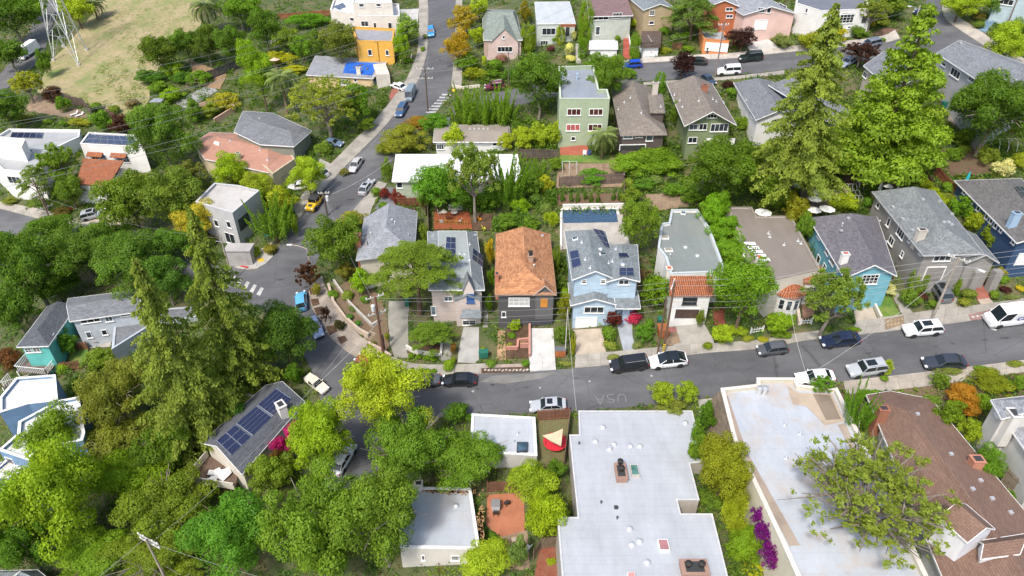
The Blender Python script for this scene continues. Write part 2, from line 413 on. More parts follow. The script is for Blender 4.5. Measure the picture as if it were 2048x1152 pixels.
def crown(kind, lod, var):
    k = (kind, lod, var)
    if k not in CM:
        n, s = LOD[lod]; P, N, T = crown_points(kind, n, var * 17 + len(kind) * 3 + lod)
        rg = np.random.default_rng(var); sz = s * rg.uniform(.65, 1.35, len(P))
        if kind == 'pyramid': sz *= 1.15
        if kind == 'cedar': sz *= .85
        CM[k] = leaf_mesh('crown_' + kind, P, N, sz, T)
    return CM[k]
NB = [0]
CROWNS = []
def plant(P, rx, rz, hc, kind, col, label, cat='tree', group=None, name=None, px=60, trunk=True, rot=None, ry=None):
    """P ground point, crown centre hc above it, radii rx, rz"""
    NB[0] += 1; i = NB[0]; rr = random.Random(i)
    lod = 0 if px < 18 else 1 if px < 36 else 2 if px < 72 else 3 if px < 150 else 4
    kk = {'shrub': 'bush', 'hedge': 'bush'}.get(kind, kind)
    k_ = 1.22 + 1.35 * max(0, 1 - col[1] / .25) if col[1] > col[0] else 1.3
    if col[1] > col[0] * 1.3: col = (col[0] * 1.05, col[1], col[2] * 1.1)
    col = (min(.8, col[0] * k_), min(.8, col[1] * k_), col[2] * .85)
    if kk == 'bush' and lod >= 2: kk = 'round'
    me = crown(kk, lod, rr.randrange(3)); name = name or {'conifer': 'redwood_tree', 'cedar': 'cedar_tree', 'column': 'cypress_tree', 'bush': 'shrub', 'flame': 'juniper_shrub', 'spiky': 'yucca_plant'}.get(kind, 'leafy_tree')
    cat = cat or 'shrub'
    rz_ = R(rr.uniform(0, 360)) if rot is None else rot
    if cat in ('shrub', 'plant', 'hedge') or not trunk:
        o = bpy.data.objects.new(name, me); COL.objects.link(o); o.location = P + V((0, 0, hc)); tag(o, label, cat, group)
        o.scale = (rx * rr.uniform(.95, 1.2), (ry or rx) * rr.uniform(.95, 1.15), rz * 1.05); o.rotation_euler = (0, 0, rz_); o.color = (*col, 1); return o
    root = empty(name, P, label, cat, group)
    o = bpy.data.objects.new('crown', me); COL.objects.link(o); o.parent = root; o.location = (0, 0, hc)
    o.scale = (rx * rr.uniform(1.0, 1.1), (ry or rx) * rr.uniform(1.0, 1.1), rz * 1.04); o.rotation_euler = (0, 0, rz_); o.color = (*col, 1)
    CROWNS.append(o)
    b = MB(); top = hc + rz * (.9 if kk in ('conifer', 'pyramid') else .25); tr = max(.12, rx * (.05 if kk in ('conifer', 'pyramid') else .055)); q = [V((0, 0, -.6))]
    for j in range(1, 5): q.append(V((rr.gauss(0, .03) * rx, rr.gauss(0, .03) * rx, -.6 + (top + .6) * j / 4)))
    b.path([P + x for x in q], tr * 1.25, 7, tr * .25)
    if kk in ('round', 'oak', 'airy', 'cedar'):
        m = {'airy': 16, 'oak': 12}.get(kk, 7)
        if px > 250 and kk == 'airy': m = 34
        for j in range(m):
            a = 6.28 * j / m + rr.uniform(-.3, .3); s = q[2 + j % 2]; el = rr.uniform(.15, .95)
            e = V((math.cos(a) * rx * .78, math.sin(a) * rx * .78, hc + rz * (el * .8 - .2))); mid = s.lerp(e, .5) + V((0, 0, rx * .08)) + V((rr.gauss(0, .06), rr.gauss(0, .06), 0)) * rx
            b.path([P + s, P + mid, P + e], tr * .5, 5, tr * .12)
            if kk in ('airy', 'oak'):
                for w in range(3): b.path([P + mid, P + mid.lerp(e, .5) + V((rr.gauss(0, .22), rr.gauss(0, .22), rr.uniform(0, .3))) * rx], tr * .22, 4, tr * .07)
    b.build('trunk', bark((.2, .17, .14) if kk in ('airy', 'oak') else (.12, .08, .055)), root)
    return root
def tree(cx, cy, w, h, kind, col, label, cat='tree', group=None, name=None, clear=None, flat=1.0, **kw):
    """crown placed so that its outline covers w x h px round (cx, cy)"""
    if clear is None: clear = .12 if cat == 'tree' else -.25
    hc = 3.0; phi = dep_ang(cx, cy)
    for _ in range(4):
        P = G(cx, cy, hc); s = F / depth(P); r = w / 2 / s
        q = (h / 2 / s) ** 2 - (r * math.sin(phi)) ** 2
        rz = max(math.sqrt(max(q, 0)) / math.cos(phi), .5 * r) * flat; hc = rz + clear * r
    P = P - V((0, 0, hc)); q = h / 2 / s / math.hypot(math.sin(phi), .62 * math.cos(phi))
    if q < r: kw['ry'] = q; kw['rot'] = kw.get('rot', 0.0); rz = max(.62 * q, .4)
    return plant(P, r, rz, hc, kind, col, label, cat, group, name, px=max(w, h), **kw)
def tall(bx, by, ay, w, kind, col, label, base=.0, **kw):
    """a tall tree: ground at (bx, by), apex at image row ay, crown w px wide"""
    P = G(bx, by); zt = zat(P, ay); H = zt - P.z; s = F / depth(P + V((0, 0, H * .3)))
    z0 = H * base; return plant(P, w / 2 / s, (H - z0) / 2, z0 + (H - z0) / 2, kind, col, label, px=by - ay, **kw)
def palm(bx, by, ay, w, label, col=(.14, .19, .04)):
    P = G(bx, by); H = zat(P, ay) - P.z; s = F / depth(P); r = w / 2 / s; root = empty('palm_tree', P, label, 'palm tree', 'feathery palms'); rr = random.Random(int(bx))
    th = max(H - r * .45, .6); b = MB(); b.path([P + V((0, 0, -.4)), P + V((.05, 0, th * .5)), P + V((0, 0, th))], .3, 8, .24); b.build('trunk', bark((.2, .14, .08)), root)
    for i in range(34):
        a = i * 2.399; el = R(75 - i * 3.4); L = r * rr.uniform(.85, 1.1); pts = []; d = V((math.cos(a), math.sin(a), 0)); p = V((0, 0, th)); e = el
        for k in range(8):
            pts.append(p.copy()); p = p + (d * math.cos(e) + V((0, 0, 1)) * math.sin(e)) * (L / 7); e -= R(17)
        f = MB(); f.path([P + x for x in pts], .04, 4, .015); side = V((-d.y, d.x, 0))
        for k in range(24):
            t = .4 + k / 24 * 6.5; i0 = int(t); q = pts[i0].lerp(pts[min(7, i0 + 1)], t - i0); ll = L * .24 * math.sin(math.pi * min(1, (k + 3) / 27) * .95 + .1)
            for sg in (-1, 1):
                tip = q + side * sg * ll + d * ll * .5 - V((0, 0, ll * .45)); w_ = d * (L * .018 + .02)
                f.poly([P + q - w_, P + q + w_, P + tip])
        f.build('frond', leaf_plain(), root, color=sh(col, rr.uniform(.75, 1.35)))
    return root
@cached
def leaf_plain():
    t = NT('frond'); oi = t.n('ObjectInfo'); return t.fin(oi.outputs['Color'], .55)
# ---------------------------------------------------------------- flat sheets on the slope
LAY = [0]; FOOT = []
def world_poly(px): return [G(x, y) for x, y in px]
def smooth_px(pts, k=4):
    out = []; n = len(pts)
    for i in range(n - 1):
        p0, p1, p2, p3 = pts[max(0, i - 1)], pts[i], pts[i + 1], pts[min(n - 1, i + 2)]
        for j in range(k):
            t = j / k; out.append(tuple(.5 * (2 * p1[a] + (p2[a] - p0[a]) * t + (2 * p0[a] - 5 * p1[a] + 4 * p2[a] - p3[a]) * t * t + (3 * p1[a] - p0[a] - 3 * p2[a] + p3[a]) * t ** 3) for a in (0, 1)))
    return out + [pts[-1]]
def sheet(name, px, mat, label, cat=None, off=None, th=.06, block=True, kind='structure', parent=None):
    if off is None: LAY[0] += 1; off = .05 + .004 * (LAY[0] % 40)
    pts = [p + GN * off for p in world_poly(px)]
    if block: FOOT.append([(p.x, p.y) for p in pts])
    n = sum((pts[i] - pts[0]).cross(pts[i + 1] - pts[0]).z for i in range(1, len(pts) - 1))
    if n < 0: pts.reverse()
    c = sum(pts, V()) / len(pts); b = MB(); b.hexa([p - GN * th for p in pts], pts)
    if parent: return b.build(name, mat, parent)
    return tag(b.build(name, mat, at=c), label, cat, None, kind)
def resample(pts, step):
    L = [0]
    for a, b in zip(pts, pts[1:]): L.append(L[-1] + (b - a).length)
    n = max(1, round(L[-1] / step)); out = []
    for i in range(n + 1):
        s = L[-1] * i / n; k = 0
        while k < len(L) - 2 and L[k + 1] < s: k += 1
        out.append(pts[k].lerp(pts[k + 1], (s - L[k]) / max(1e-6, L[k + 1] - L[k])))
    return out
def pavement(outer, inner, label, step=1.7, lanes=1, col=(.40, .37, .32), kerb=True, top=.14):
    """slabs between the kerb line (outer px) and the inner px line"""
    A = [G(*p) for p in smooth_px(outer, 3)]; B = [G(*p) for p in smooth_px(inner, 3)]
    n = max(1, round(sum((b - a).length for a, b in zip(A, A[1:])) / step))
    def rs(P):
        L = sum((b - a).length for a, b in zip(P, P[1:])); return resample(P, L / n)
    A = rs(A); B = rs(B); m = min(len(A), len(B)); A = A[:m]; B = B[:m]
    FOOT.append([(p.x, p.y) for p in A] + [(p.x, p.y) for p in reversed(B)])
    c = A[m // 2]; base = MB()
    for i in range(m - 1): base.poly([p + GN * .1 for p in (A[i], A[i + 1], B[i + 1], B[i])])
    root = tag(base.build('pavement', plain((.1, .09, .08)), at=c), label, 'pavement', None, 'structure')
    mt = concrete(col)
    for i in range(m - 1):
        for k in range(lanes):
            f0, f1 = k / lanes, (k + 1) / lanes; q = [A[i].lerp(B[i], f0), A[i + 1].lerp(B[i + 1], f0), A[i + 1].lerp(B[i + 1], f1), A[i].lerp(B[i], f1)]
            if kerb and k == 0: w = (B[i] - A[i]).length; q[0] = q[0].lerp(B[i], .2 / w); q[1] = q[1].lerp(B[i + 1], .2 / w)
            cc = sum(q, V()) / 4; q = [cc + (p - cc) * .985 for p in q]
            if (q[1] - q[0]).cross(q[3] - q[0]).z < 0: q.reverse()
            dz = rnd.uniform(0, .012); s = MB(); s.hexa([p + GN * .05 for p in q], [p + GN * (top + dz) for p in q]); s.build('paving_slab', mt, root)
        if kerb:
            w = (B[i] - A[i]).normalized(); q = [A[i], A[i + 1], A[i + 1] + w * .18, A[i] + w * .18]
            if (q[1] - q[0]).cross(q[3] - q[0]).z < 0: q.reverse()
            cc = sum(q, V()) / 4; q = [cc + (p - cc) * .996 for p in q]
            s = MB(); s.hexa([p - GN * .02 for p in q], [p + GN * (top + .015) for p in q]); s.build('kerb_stone', concrete(sh(col, 1.06)), root)
    return root
# ---------------------------------------------------------------- houses
def inset(poly, d):
    n = len(poly); out = []; ar = sum(poly[i].x * poly[(i + 1) % n].y - poly[(i + 1) % n].x * poly[i].y for i in range(n)); sg = 1 if ar > 0 else -1
    for i in range(n):
        p0, p1, p2 = poly[i - 1], poly[i], poly[(i + 1) % n]; a = (p1 - p0); b = (p2 - p1); a.z = b.z = 0; a.normalize(); b.normalize()
        na = V((-a.y, a.x, 0)) * sg; nb = V((-b.y, b.x, 0)) * sg; m = na + nb
        m = m / max(.25, m.length_squared) * 2; out.append(p1 + m * d)
    return out
MISS = []
class House:
    def __init__(s, name, label, cat='house', group=None):
        s.name = name; s.root = None; s.args = (label, cat, group); s.bv = []; s.wv = []; s.rt = []; s.u = V((1, 0, 0))
    def _root(s, P):
        if not s.root: s.root = empty(s.name, P, *s.args)
    def rect(s, FL, FR, BL, h=None, base=None, deep=None):
        if base: P = G(*base); ze = zat(P, FL[1]); A = At(*FL, ze)
        else: A = G(*FL, h); ze = A.z
        B = At(*FR, ze); D = At(*BL, ze); u = (B - A); un = u.normalized(); v = V((-un.y, un.x, 0)); dv = (D - A).dot(v)
        if deep: dv = deep
        if not deep and abs((D - A).normalized().dot(un)) < .23: return [A, B, B + (D - A), D]
        return [A, B, B + v * dv, A + v * dv]
    def poly(s, px, h=None, base=None, z=None):
        if z is None:
            if base: z = zat(G(*base), px[0][1])
            else: z = G(*px[0], h).z
        return [At(x, y, z) for x, y in px]
    def hip(s, px, h, ridge, near, rise, mat, wall, o=.4, trim=TRIM):
        E = s.poly(px, h); Rg = [At(x, y, E[0].z + rise) for x, y in ridge]; s.walls(E, wall, o); fs = []
        for i in range(len(E)):
            j = (i + 1) % len(E); fs.append([E[i], E[j], Rg[near[i]]] if near[i] == near[j] else [E[i], E[j], Rg[near[j]], Rg[near[i]]])
        s.roof(fs, mat, .2, trim); return s
    def walls(s, E, mat, o=.35, zb=None, gables=()):
        """vertical walls under the outline E, set in by o; gables: (i, apex) raises a triangle over edge i"""
        W = inset(E, o); zt = E[0].z; n = len(W); b = MB(); s._root(V((W[0].x, W[0].y, gz(W[0].x, W[0].y))))
        if zb is None: zb = min(gz(p.x, p.y) for p in W) - .5
        FOOT.append([(p.x, p.y) for p in W]); ar = sum(W[i].x * W[(i + 1) % n].y - W[(i + 1) % n].x * W[i].y for i in range(n))
        for i in range(n):
            a, c = W[i], W[(i + 1) % n]; q = [V((a.x, a.y, zb)), V((c.x, c.y, zb)), V((c.x, c.y, zt)), V((a.x, a.y, zt))]
            for (gi, ap) in gables:
                if gi == i:
                    m = (a + c) / 2; q.insert(3, V((m.x, m.y, ap)))
            b.poly(q if ar > 0 else q[::-1])
        b.poly([V((p.x, p.y, zt - .02)) for p in (W if ar > 0 else W[::-1])])
        b.build('wall', mat, s.root); s.wv.append(BVHTree.FromPolygons([tuple(v) for v in b.v], b.f))
        return W
    def roof(s, faces, mat, th=.22, trim=TRIM, fas=True):
        key = lambda p: (round(p.x, 3), round(p.y, 3), round(p.z, 3)); b = MB(); edges = {}
        s._root(V((faces[0][0].x, faces[0][0].y, gz(faces[0][0].x, faces[0][0].y))))
        for f in faces:
            nrm = (f[1] - f[0]).cross(f[2] - f[0])
            if nrm.z < 0: f = f[::-1]
            b.poly(f)
            for i in range(len(f)):
                a, c = f[i], f[(i + 1) % len(f)]; ka, kc = key(a), key(c)
                if (kc, ka) in edges: del edges[(kc, ka)]
                else: edges[(ka, kc)] = (a, c)
        s.rt.append(BVHTree.FromPolygons([tuple(v) for v in b.v], b.f)); k = len(b.f); dn = V((0, 0, -th))
        for f in list(b.f[:k]): b.poly([b.v[i] + dn for i in reversed(f)])
        for (a, c) in edges.values(): b.poly([a + dn, c + dn, c, a])
        b.build('roof', mat, s.root)
        if fas and trim:
            t = MB()
            for (a, c) in edges.values():
                d = (c - a)
                if d.length < .05: continue
                o = V((d.y, -d.x, 0)).normalized() * .05; q = [a + dn * .75, c + dn * .75, c + dn * .75 + o, a + dn * .75 + o]; up = V((0, 0, th * .75 + .02)); t.hexa(q[::-1], [p + up for p in q[::-1]])
            t.build('fascia', trim, s.root)
    def gable(s, E, rise, mat, wall, d='v', hf=0, hb=0, o=.4, trim=TRIM, th=.2, zb=None):
        A, B, C, D = E; up = V((0, 0, rise))
        if d == 'v': m1, m2, vv = (A + B) / 2, (C + D) / 2, (D - A).normalized(); R1, R2 = m1 + vv * hf + up, m2 - vv * hb + up
        else: m1, m2, vv = (D + A) / 2, (B + C) / 2, (B - A).normalized(); R1, R2 = m1 + vv * hf + up, m2 - vv * hb + up
        if d == 'v': fs = [[A, R1, R2, D], [B, C, R2, R1]]; e1, e2 = [A, B, R1], [C, D, R2]; gi = (0, 2)
        else: fs = [[A, B, R2, R1], [D, R1, R2, C]]; e1, e2 = [D, A, R1], [B, C, R2]; gi = (3, 1)
        g = []
        if hf > 0: fs.append(e1)
        else: g.append((gi[0], E[0].z + rise - th))
        if hb > 0: fs.append(e2)
        else: g.append((gi[1], E[0].z + rise - th))
        s.walls(E, wall, o, zb, g); s.roof(fs, mat, th, trim); return s
    def deck(s, E, rise, ins, mat, mat2, wall, o=.3, th=.2, trim=TRIM):
        I = [p + V((0, 0, rise)) for p in inset(E, ins)]; n = len(E); s.walls(E, wall, o)
        s.roof([[E[i], E[(i + 1) % n], I[(i + 1) % n], I[i]] for i in range(n)] , mat, th, trim)
        s.roof([I], mat2, .1, None); return s
    def flat(s, E, mat, wall, ph=.5, pt=.28, o=0, cap=None, zb=None, edge=False):
        if edge: s.walls(E, wall, o or .5, zb); s.roof([E], mat, .22, cap or TRIM); return s
        s.walls(E, wall, 0, zb); s.roof([[p + V((0, 0, .03)) for p in inset(E, .05)]], mat, .05, None, False); n = len(E); I = inset(E, pt); b = MB(); c = MB()
        O = inset(E, -.04); I2 = inset(E, pt + .04)
        for i in range(n):
            j = (i + 1) % n; up = V((0, 0, ph)); q = [E[i], E[j], I[j], I[i]]
            q2 = [O[i] + up, O[j] + up, I2[j] + up, I2[i] + up]
            if (q[1] - q[0]).cross(q[3] - q[0]).z < 0: q = q[::-1]; q2 = q2[::-1]
            b.hexa(q, [p + up for p in q]); c.hexa(q2, [p + V((0, 0, .07)) for p in q2])
        b.build('parapet', wall, s.root); c.build('coping', cap or wall, s.root); return s
    def hit(s, px, py, which='r', wall=False):
        for rr in (0, 2, 4, 7, 10, 14, 18):
            for k in range(1 if rr == 0 else 8):
                h = s._hit(px + rr * math.cos(k * .785), py + rr * math.sin(k * .785), which)
                if h and not (wall and abs(h[1].z) > .6): return h
        MISS.append((s.name, px, py, which)); return None
    def _hit(s, px, py, which):
        d = ray(px, py); best = None
        for t in (s.rt if which == 'r' else s.wv if which == 'w' else s.rt + s.wv):
            h = t.ray_cast(V((0, 0, HC)), d)
            if h[0] is not None and (best is None or h[3] < best[2]): best = (h[0], h[1], h[3])
        if best is None: return None
        n = best[1]
        if n.dot(d) > 0: n = -n
        return best[0], n
    def _plane(s, x0, y0, x1, y1):
        h = s.hit((x0 + x1) / 2, (y0 + y1) / 2, 'w', True)
        if not h: return None
        p, n = h
        if abs(n.z) > .6: MISS.append((s.name, x0, y0, 'top')); return None
        n = V((n.x, n.y, 0)).normalized()
        def on(x, y): d = ray(x, y); return V((0, 0, HC)) + d * ((p - V((0, 0, HC))).dot(n) / d.dot(n))
        c0 = on(x0, (y0 + y1) / 2); c1 = on(x1, (y0 + y1) / 2); t0 = on((x0 + x1) / 2, y0); t1 = on((x0 + x1) / 2, y1)
        u = V((-n.y, n.x, 0)); w = abs((c1 - c0).dot(u)); hh = abs(t0.z - t1.z); c = p.copy(); return p, n, u, min(w, 9), min(hh, 5)
    def win(s, x0, y0, x1, y1, n=1, rows=1, frame=TRIM, fw=.09, gl=None, sill=True, name='window'):
        q = s._plane(x0, y0, x1, y1)
        if not q: return
        p, nn, u, w, h = q; Z = V((0, 0, 1)); b = MB()
        for sg in (-1, 1):
            b.box(p + nn * .035 + u * sg * (w - fw) / 2, u * fw, nn * .09, Z * h); b.box(p + nn * .035 + Z * sg * (h - fw) / 2, u * (w - 2 * fw), nn * .088, Z * fw)
        for i in range(1, n): b.box(p + nn * .03 + u * (w * (i / n - .5)), u * fw * .7, nn * .07, Z * (h - 2 * fw))
        for i in range(1, rows): b.box(p + nn * .028 + Z * (h * (i / rows - .5)), u * (w - 2 * fw), nn * .06, Z * fw * .5)
        if sill: b.box(p + nn * .07 - Z * (h / 2 + .03), u * (w + .16), nn * .2, Z * .06)
        f = b.build(name, frame, s.root); g = MB(); g.box(p + nn * .012, u * (w - fw), nn * .03, Z * (h - fw)); g.build('pane', gl or glass(), f); return f
    def wins(s, rows): [s.win(*r) for r in rows]
    def door(s, x0, y0, x1, y1, mat, name='door', panels=0, frame=TRIM):
        q = s._plane(x0, y0, x1, y1)
        if not q: return
        p, nn, u, w, h = q; Z = V((0, 0, 1)); b = MB(); b.box(p + nn * .03, u * w, nn * .06, Z * h)
        if panels:
            rows = max(1, panels)
            for i in range(rows):
                for j in range(4): b.box(p + nn * .07 + u * w * ((j + .5) / 4 - .5) + Z * h * ((i + .5) / rows - .5), u * w / 4 * .88, nn * .03, Z * h / rows * .84)
        d = b.build(name, mat, s.root)
        if frame:
            f = MB()
            for sg in (-1, 1): f.box(p + nn * .05 + u * sg * (w / 2 + .06), u * .12, nn * .12, Z * (h + .1))
            f.box(p + nn * .05 + Z * (h / 2 + .08), u * (w + .24), nn * .13, Z * .14); f.build('frame', frame, d)
        return d
    def quad(s, P4, lift, th, which='r'):
        hs = [s._hit(x, y, which) or s.hit(x, y, which) for x, y in P4]
        if any(h is None for h in hs): return None
        n = sum((h[1] for h in hs), V()).normalized(); q = [h[0] + n * lift for h in hs]
        if (q[1] - q[0]).cross(q[3] - q[0]).dot(n) < 0: q = q[::-1]
        return q, n
    def solar(s, P4, nx, ny, gap=.04, mat=None):
        """P4: px corners tl, tr, br, bl on the roof"""
        c = s.hit(sum(p[0] for p in P4) / 4, sum(p[1] for p in P4) / 4)
        if not c: return
        n = c[1]; o = V((0, 0, HC)); q = [o + ray(*p) * ((c[0] - o).dot(n) / ray(*p).dot(n)) + n * .14 for p in P4]
        for i in range(nx):
            for j in range(ny):
                def bl(a, b): return q[0].lerp(q[1], a).lerp(q[3].lerp(q[2], a), b)
                c = [bl(i / nx, j / ny), bl((i + 1) / nx, j / ny), bl((i + 1) / nx, (j + 1) / ny), bl(i / nx, (j + 1) / ny)]; m = sum(c, V()) / 4
                c = [m + (x - m) * (1 - gap) for x in c]
                if (c[1] - c[0]).cross(c[3] - c[0]).dot(n) < 0: c = c[::-1]
                f = MB(); f.hexa([x - n * .05 for x in c], c); fr = f.build('solar_panel', metal((.55, .56, .58)), s.root)
                g = MB(); cc = [m + (x - m) * .95 + n * .006 for x in c]; g.hexa([x - n * .01 for x in cc], [x + n * .004 for x in cc]); g.u = (c[1] - c[0]).normalized(); g.build('cells', mat or solarm(), fr)
    def skylight(s, P4, gl=None, lift=.22, fr=None):
        hs = [s.hit(x, y) for x, y in P4]
        if any(h is None for h in hs): return
        n = sum((h[1] for h in hs), V()).normalized(); q = [h[0] for h in hs]
        if (q[1] - q[0]).cross(q[3] - q[0]).dot(n) < 0: q = q[::-1]
        m = sum(q, V()) / 4; b = MB(); b.hexa(q, [p + n * lift for p in q]); f = b.build('skylight', fr or TRIM, s.root)
        g = MB(); c = [m + (p - m) * .84 + n * lift for p in q]; g.hexa([p - n * .02 for p in c], [p + n * .03 for p in c]); g.build('pane', gl or glass((.06, .11, .15)), f)
    def vent(s, px, py, k='pipe', r=.12, h=.4, mat=None):
        t = s.hit(px, py)
        if not t: return
        p = t[0]; mat = mat or metal((.72, .72, .72), .5); b = MB()
        if k == 'pipe': b.lathe(p, [(r * .6, -.1), (r * .6, h), (r * 1.1, h), (r * 1.1, h + .12), (r * .3, h + .2)], 10)
        elif k == 'box': b.box(p + t[1] * .1, V((.4, 0, 0)), V((0, .35, 0)), V((0, 0, .24)))
        elif k == 'dome': b.lathe(p, [(.34, -.05), (.36, .1), (.3, .2), (.17, .28), (.03, .31)], 14)
        elif k == 'flash': b.lathe(p, [(.3, -.02), (.28, .04), (.1, .07), (.09, h), (.03, h + .03)], 10)
        b.build({'dome': 'light_tube', 'box': 'vent_box'}.get(k, 'vent_pipe'), mat, s.root, smooth=40)
    def chimney(s, px, py, w, d, h, mat, cap=None, pots=0, which='a', ang=0, down=1.5):
        t = s.hit(px, py, which)
        if not t: return
        p = t[0]; X = V((math.cos(ang), math.sin(ang), 0)); Y = V((-X.y, X.x, 0)); Z = V((0, 0, 1)); b = MB()
        b.box(p + Z * (h - down) / 2, X * w, Y * d, Z * (h + down)); b.box(p + Z * (h + .06), X * (w + .14), Y * (d + .14), Z * .12); o = b.build('chimney', mat, s.root)
        c = MB(); c.box(p + Z * (h + .14), X * w * .7, Y * d * .7, Z * .05); c.build('flue', cap or DARK, o)
        for i in range(pots):
            f = MB(); f.lathe(p + Z * (h + .15) + X * (w * (.5 + i) / pots - w / 2) * 1.0, [(.24, 0), (.26, .45), (.34, .47), (.34, .62), (.08, .72)], 12); f.build('chimney_pot', metal((.06, .055, .05), .6), o, smooth=40)
    def garage(s, *a, **k): return s.door(*a, name='garage_door', **k)
# ---------------------------------------------------------------- vehicles
CARS = {}
CT_ = {  # L, W, H, belt, hood h, trunk h, screen base x, screen top x, rear top x, rear base x, wheel r, clearance
    'sedan': (4.85, 1.84, 1.45, .93, .80, .95, .95, .25, -1.25, -1.95, .33, .18),
    'hatch': (4.15, 1.72, 1.52, .95, .86, .95, 1.05, .45, -1.45, -1.98, .31, .18),
    'suv': (4.7, 1.88, 1.68, 1.06, .96, 1.05, 1.0, .45, -1.85, -2.25, .37, .22),
    'bigsuv': (4.9, 1.94, 1.85, 1.18, 1.1, 1.15, .95, .5, -2.2, -2.38, .4, .26),
    'minivan': (5.1, 2.0, 1.74, 1.05, .92, 1.05, 1.35, .7, -2.15, -2.48, .35, .18),
    'cross': (4.75, 1.92, 1.62, 1.02, .86, 1.08, 1.25, .35, -1.3, -2.3, .36, .18),
    'wagon': (4.75, 1.82, 1.52, .97, .88, .97, .95, .35, -2.0, -2.3, .34, .2),
    'jeep': (4.2, 1.85, 1.85, 1.15, 1.1, 1.15, .62, .48, -1.95, -2.0, .42, .35),
    'van': (5.9, 2.05, 2.5, 1.25, 1.15, 1.25, 2.25, 1.55, -2.9, -2.93, .36, .22),
    'pickup': (4.9, 1.78, 1.6, 1.0, .92, 1.0, .85, .35, -.75, -.95, .35, .24),
    'convertible': (4.75, 1.83, 1.38, .93, .84, .95, .75, .15, -.95, -1.55, .34, .16)}
def make_car(t, roofc):
    L, W, H, zb, zh, zt, xs, xt, xrt, xrb, wr, cl = CT_[t]; root = empty('parked_car', V((0, 0, 0))); hw = W / 2
    boxy = t in ('jeep', 'van'); X = [L / 2, L / 2 - .06, L / 2 - .3, (L / 2 + xs) / 2, xs + .05, xs - .5, 0, -.9, xrb + .05, (xrb - L / 2) / 2, -L / 2 + .22, -L / 2 + .05, -L / 2]
    b = MB(); rings = []
    for i, x in enumerate(X):
        e = (L / 2 - abs(x)) ; tf = min(1, max(0, e) / (.5 if not boxy else .2)) ; w = hw * (.80 + .2 * tf ** .5) if not boxy else hw * (.93 + .07 * tf)
        if x > xs: k = (x - xs) / (L / 2 - xs); top = zb + (zh - zb) * min(1, k * 1.6 + .15) - (.12 if not boxy else .04) * k ** 3 - (.10 if i < 2 else 0)
        elif x < xrb: top = zt - (.06 if i > 10 else 0)
        else: top = zb + .0
        if i in (0, len(X) - 1): top -= .16
        lo = cl + (.12 if i in (0, len(X) - 1) else .0)
        prof = [(w * .86, lo), (w * .985, lo + .14), (w, (lo + top) * .52), (w * .975, top - .17), (w * .90, top - .03), (w * .6, top + .012), (0, top + .03)]
        rings.append([V((x, y, z)) for y, z in prof] + [V((x, -y, z)) for y, z in reversed(prof[:-1])])
    n = len(rings[0])
    for r in rings: b.v += r
    for i in range(len(rings) - 1):
        for j in range(n):
            j2 = (j + 1) % n; b.f.append((i * n + j, i * n + j2, (i + 1) * n + j2, (i + 1) * n + j))
    b.f.append(tuple(range(n - 1, -1, -1))); m = (len(rings) - 1) * n; b.f.append(tuple(range(m, m + n)))
    def part(mb, nm, mat, paint=False, sm=35):
        o = mb.build(nm, mat, root, smooth=sm); o['paint'] = 1 if paint else 0; return o
    part(b, 'body', carpaint(), True, 40)
    wb, wt = hw * .9, hw * (.76 if not boxy else .88); z0 = zb - .01; z1 = H - .05
    cn = {(sx, sy, k): V((x, sy * w, z)) for sx, xx in ((1, (xs, xt)), (-1, (xrb, xrt))) for sy in (-1, 1) for k, x, w, z in ((0, xx[0], wb, z0), (1, xx[1], wt, z1))}
    core = MB(); core.hexa([cn[(1, -1, 0)], cn[(1, 1, 0)], cn[(-1, 1, 0)], cn[(-1, -1, 0)]], [cn[(1, -1, 1)], cn[(1, 1, 1)], cn[(-1, 1, 1)], cn[(-1, -1, 1)]])
    part(core, 'cabin', carglass() if t != 'convertible' else plain((.05, .05, .055)))
    def pane(q, nm, sh_=.82, cx=1.0):
        c = sum(q, V()) / 4; nrm = (q[1] - q[0]).cross(q[3] - q[0]).normalized()
        if nrm.dot(c - V((0, 0, .9))) < 0: nrm = -nrm
        q = [c + (p - c) * sh_ + nrm * .012 for p in q]
        if (q[1] - q[0]).cross(q[3] - q[0]).dot(nrm) < 0: q = q[::-1]
        p = MB(); p.hexa([x - nrm * .02 for x in q], q); part(p, nm, carglass(), sm=False)
    if t != 'van' or True:
        pane([cn[(1, -1, 0)], cn[(1, 1, 0)], cn[(1, 1, 1)], cn[(1, -1, 1)]], 'windshield', .9)
        if t != 'van': pane([cn[(-1, -1, 0)], cn[(-1, 1, 0)], cn[(-1, 1, 1)], cn[(-1, -1, 1)]], 'rear_window', .85)
    for sy in (-1, 1):
        a0, a1, b0, b1 = cn[(1, sy, 0)], cn[(1, sy, 1)], cn[(-1, sy, 0)], cn[(-1, sy, 1)]
        cuts = [(.03, .47), (.52, .95)] if t not in ('van', 'pickup') else [(.05, .26)] if t == 'van' else [(.05, .9)]
        for (c0, c1) in cuts: pane([a0.lerp(b0, c0), a0.lerp(b0, c1), a1.lerp(b1, c1), a1.lerp(b1, c0)], 'side_window', .84)
        pil = MB()
        for c0 in ([0, .495, 1] if t not in ('van', 'pickup') else [0, .3, 1]):
            p0, p1 = a0.lerp(b0, c0), a1.lerp(b1, c0); pil.tube(p0, p1, .045, 5)
        if t == 'van': pil.hexa([a0.lerp(b0, .29) + V((0, -sy * .02, 0)), b0 + V((0, -sy * .02, 0)), b0 + V((0, sy * .03, 0)), a0.lerp(b0, .29) + V((0, sy * .03, 0))][::sy], [a1.lerp(b1, .29) + V((0, -sy * .02, 0)), b1 + V((0, -sy * .02, 0)), b1 + V((0, sy * .03, 0)), a1.lerp(b1, .29) + V((0, sy * .03, 0))][::sy])
        part(pil, 'pillar', carpaint(), True)
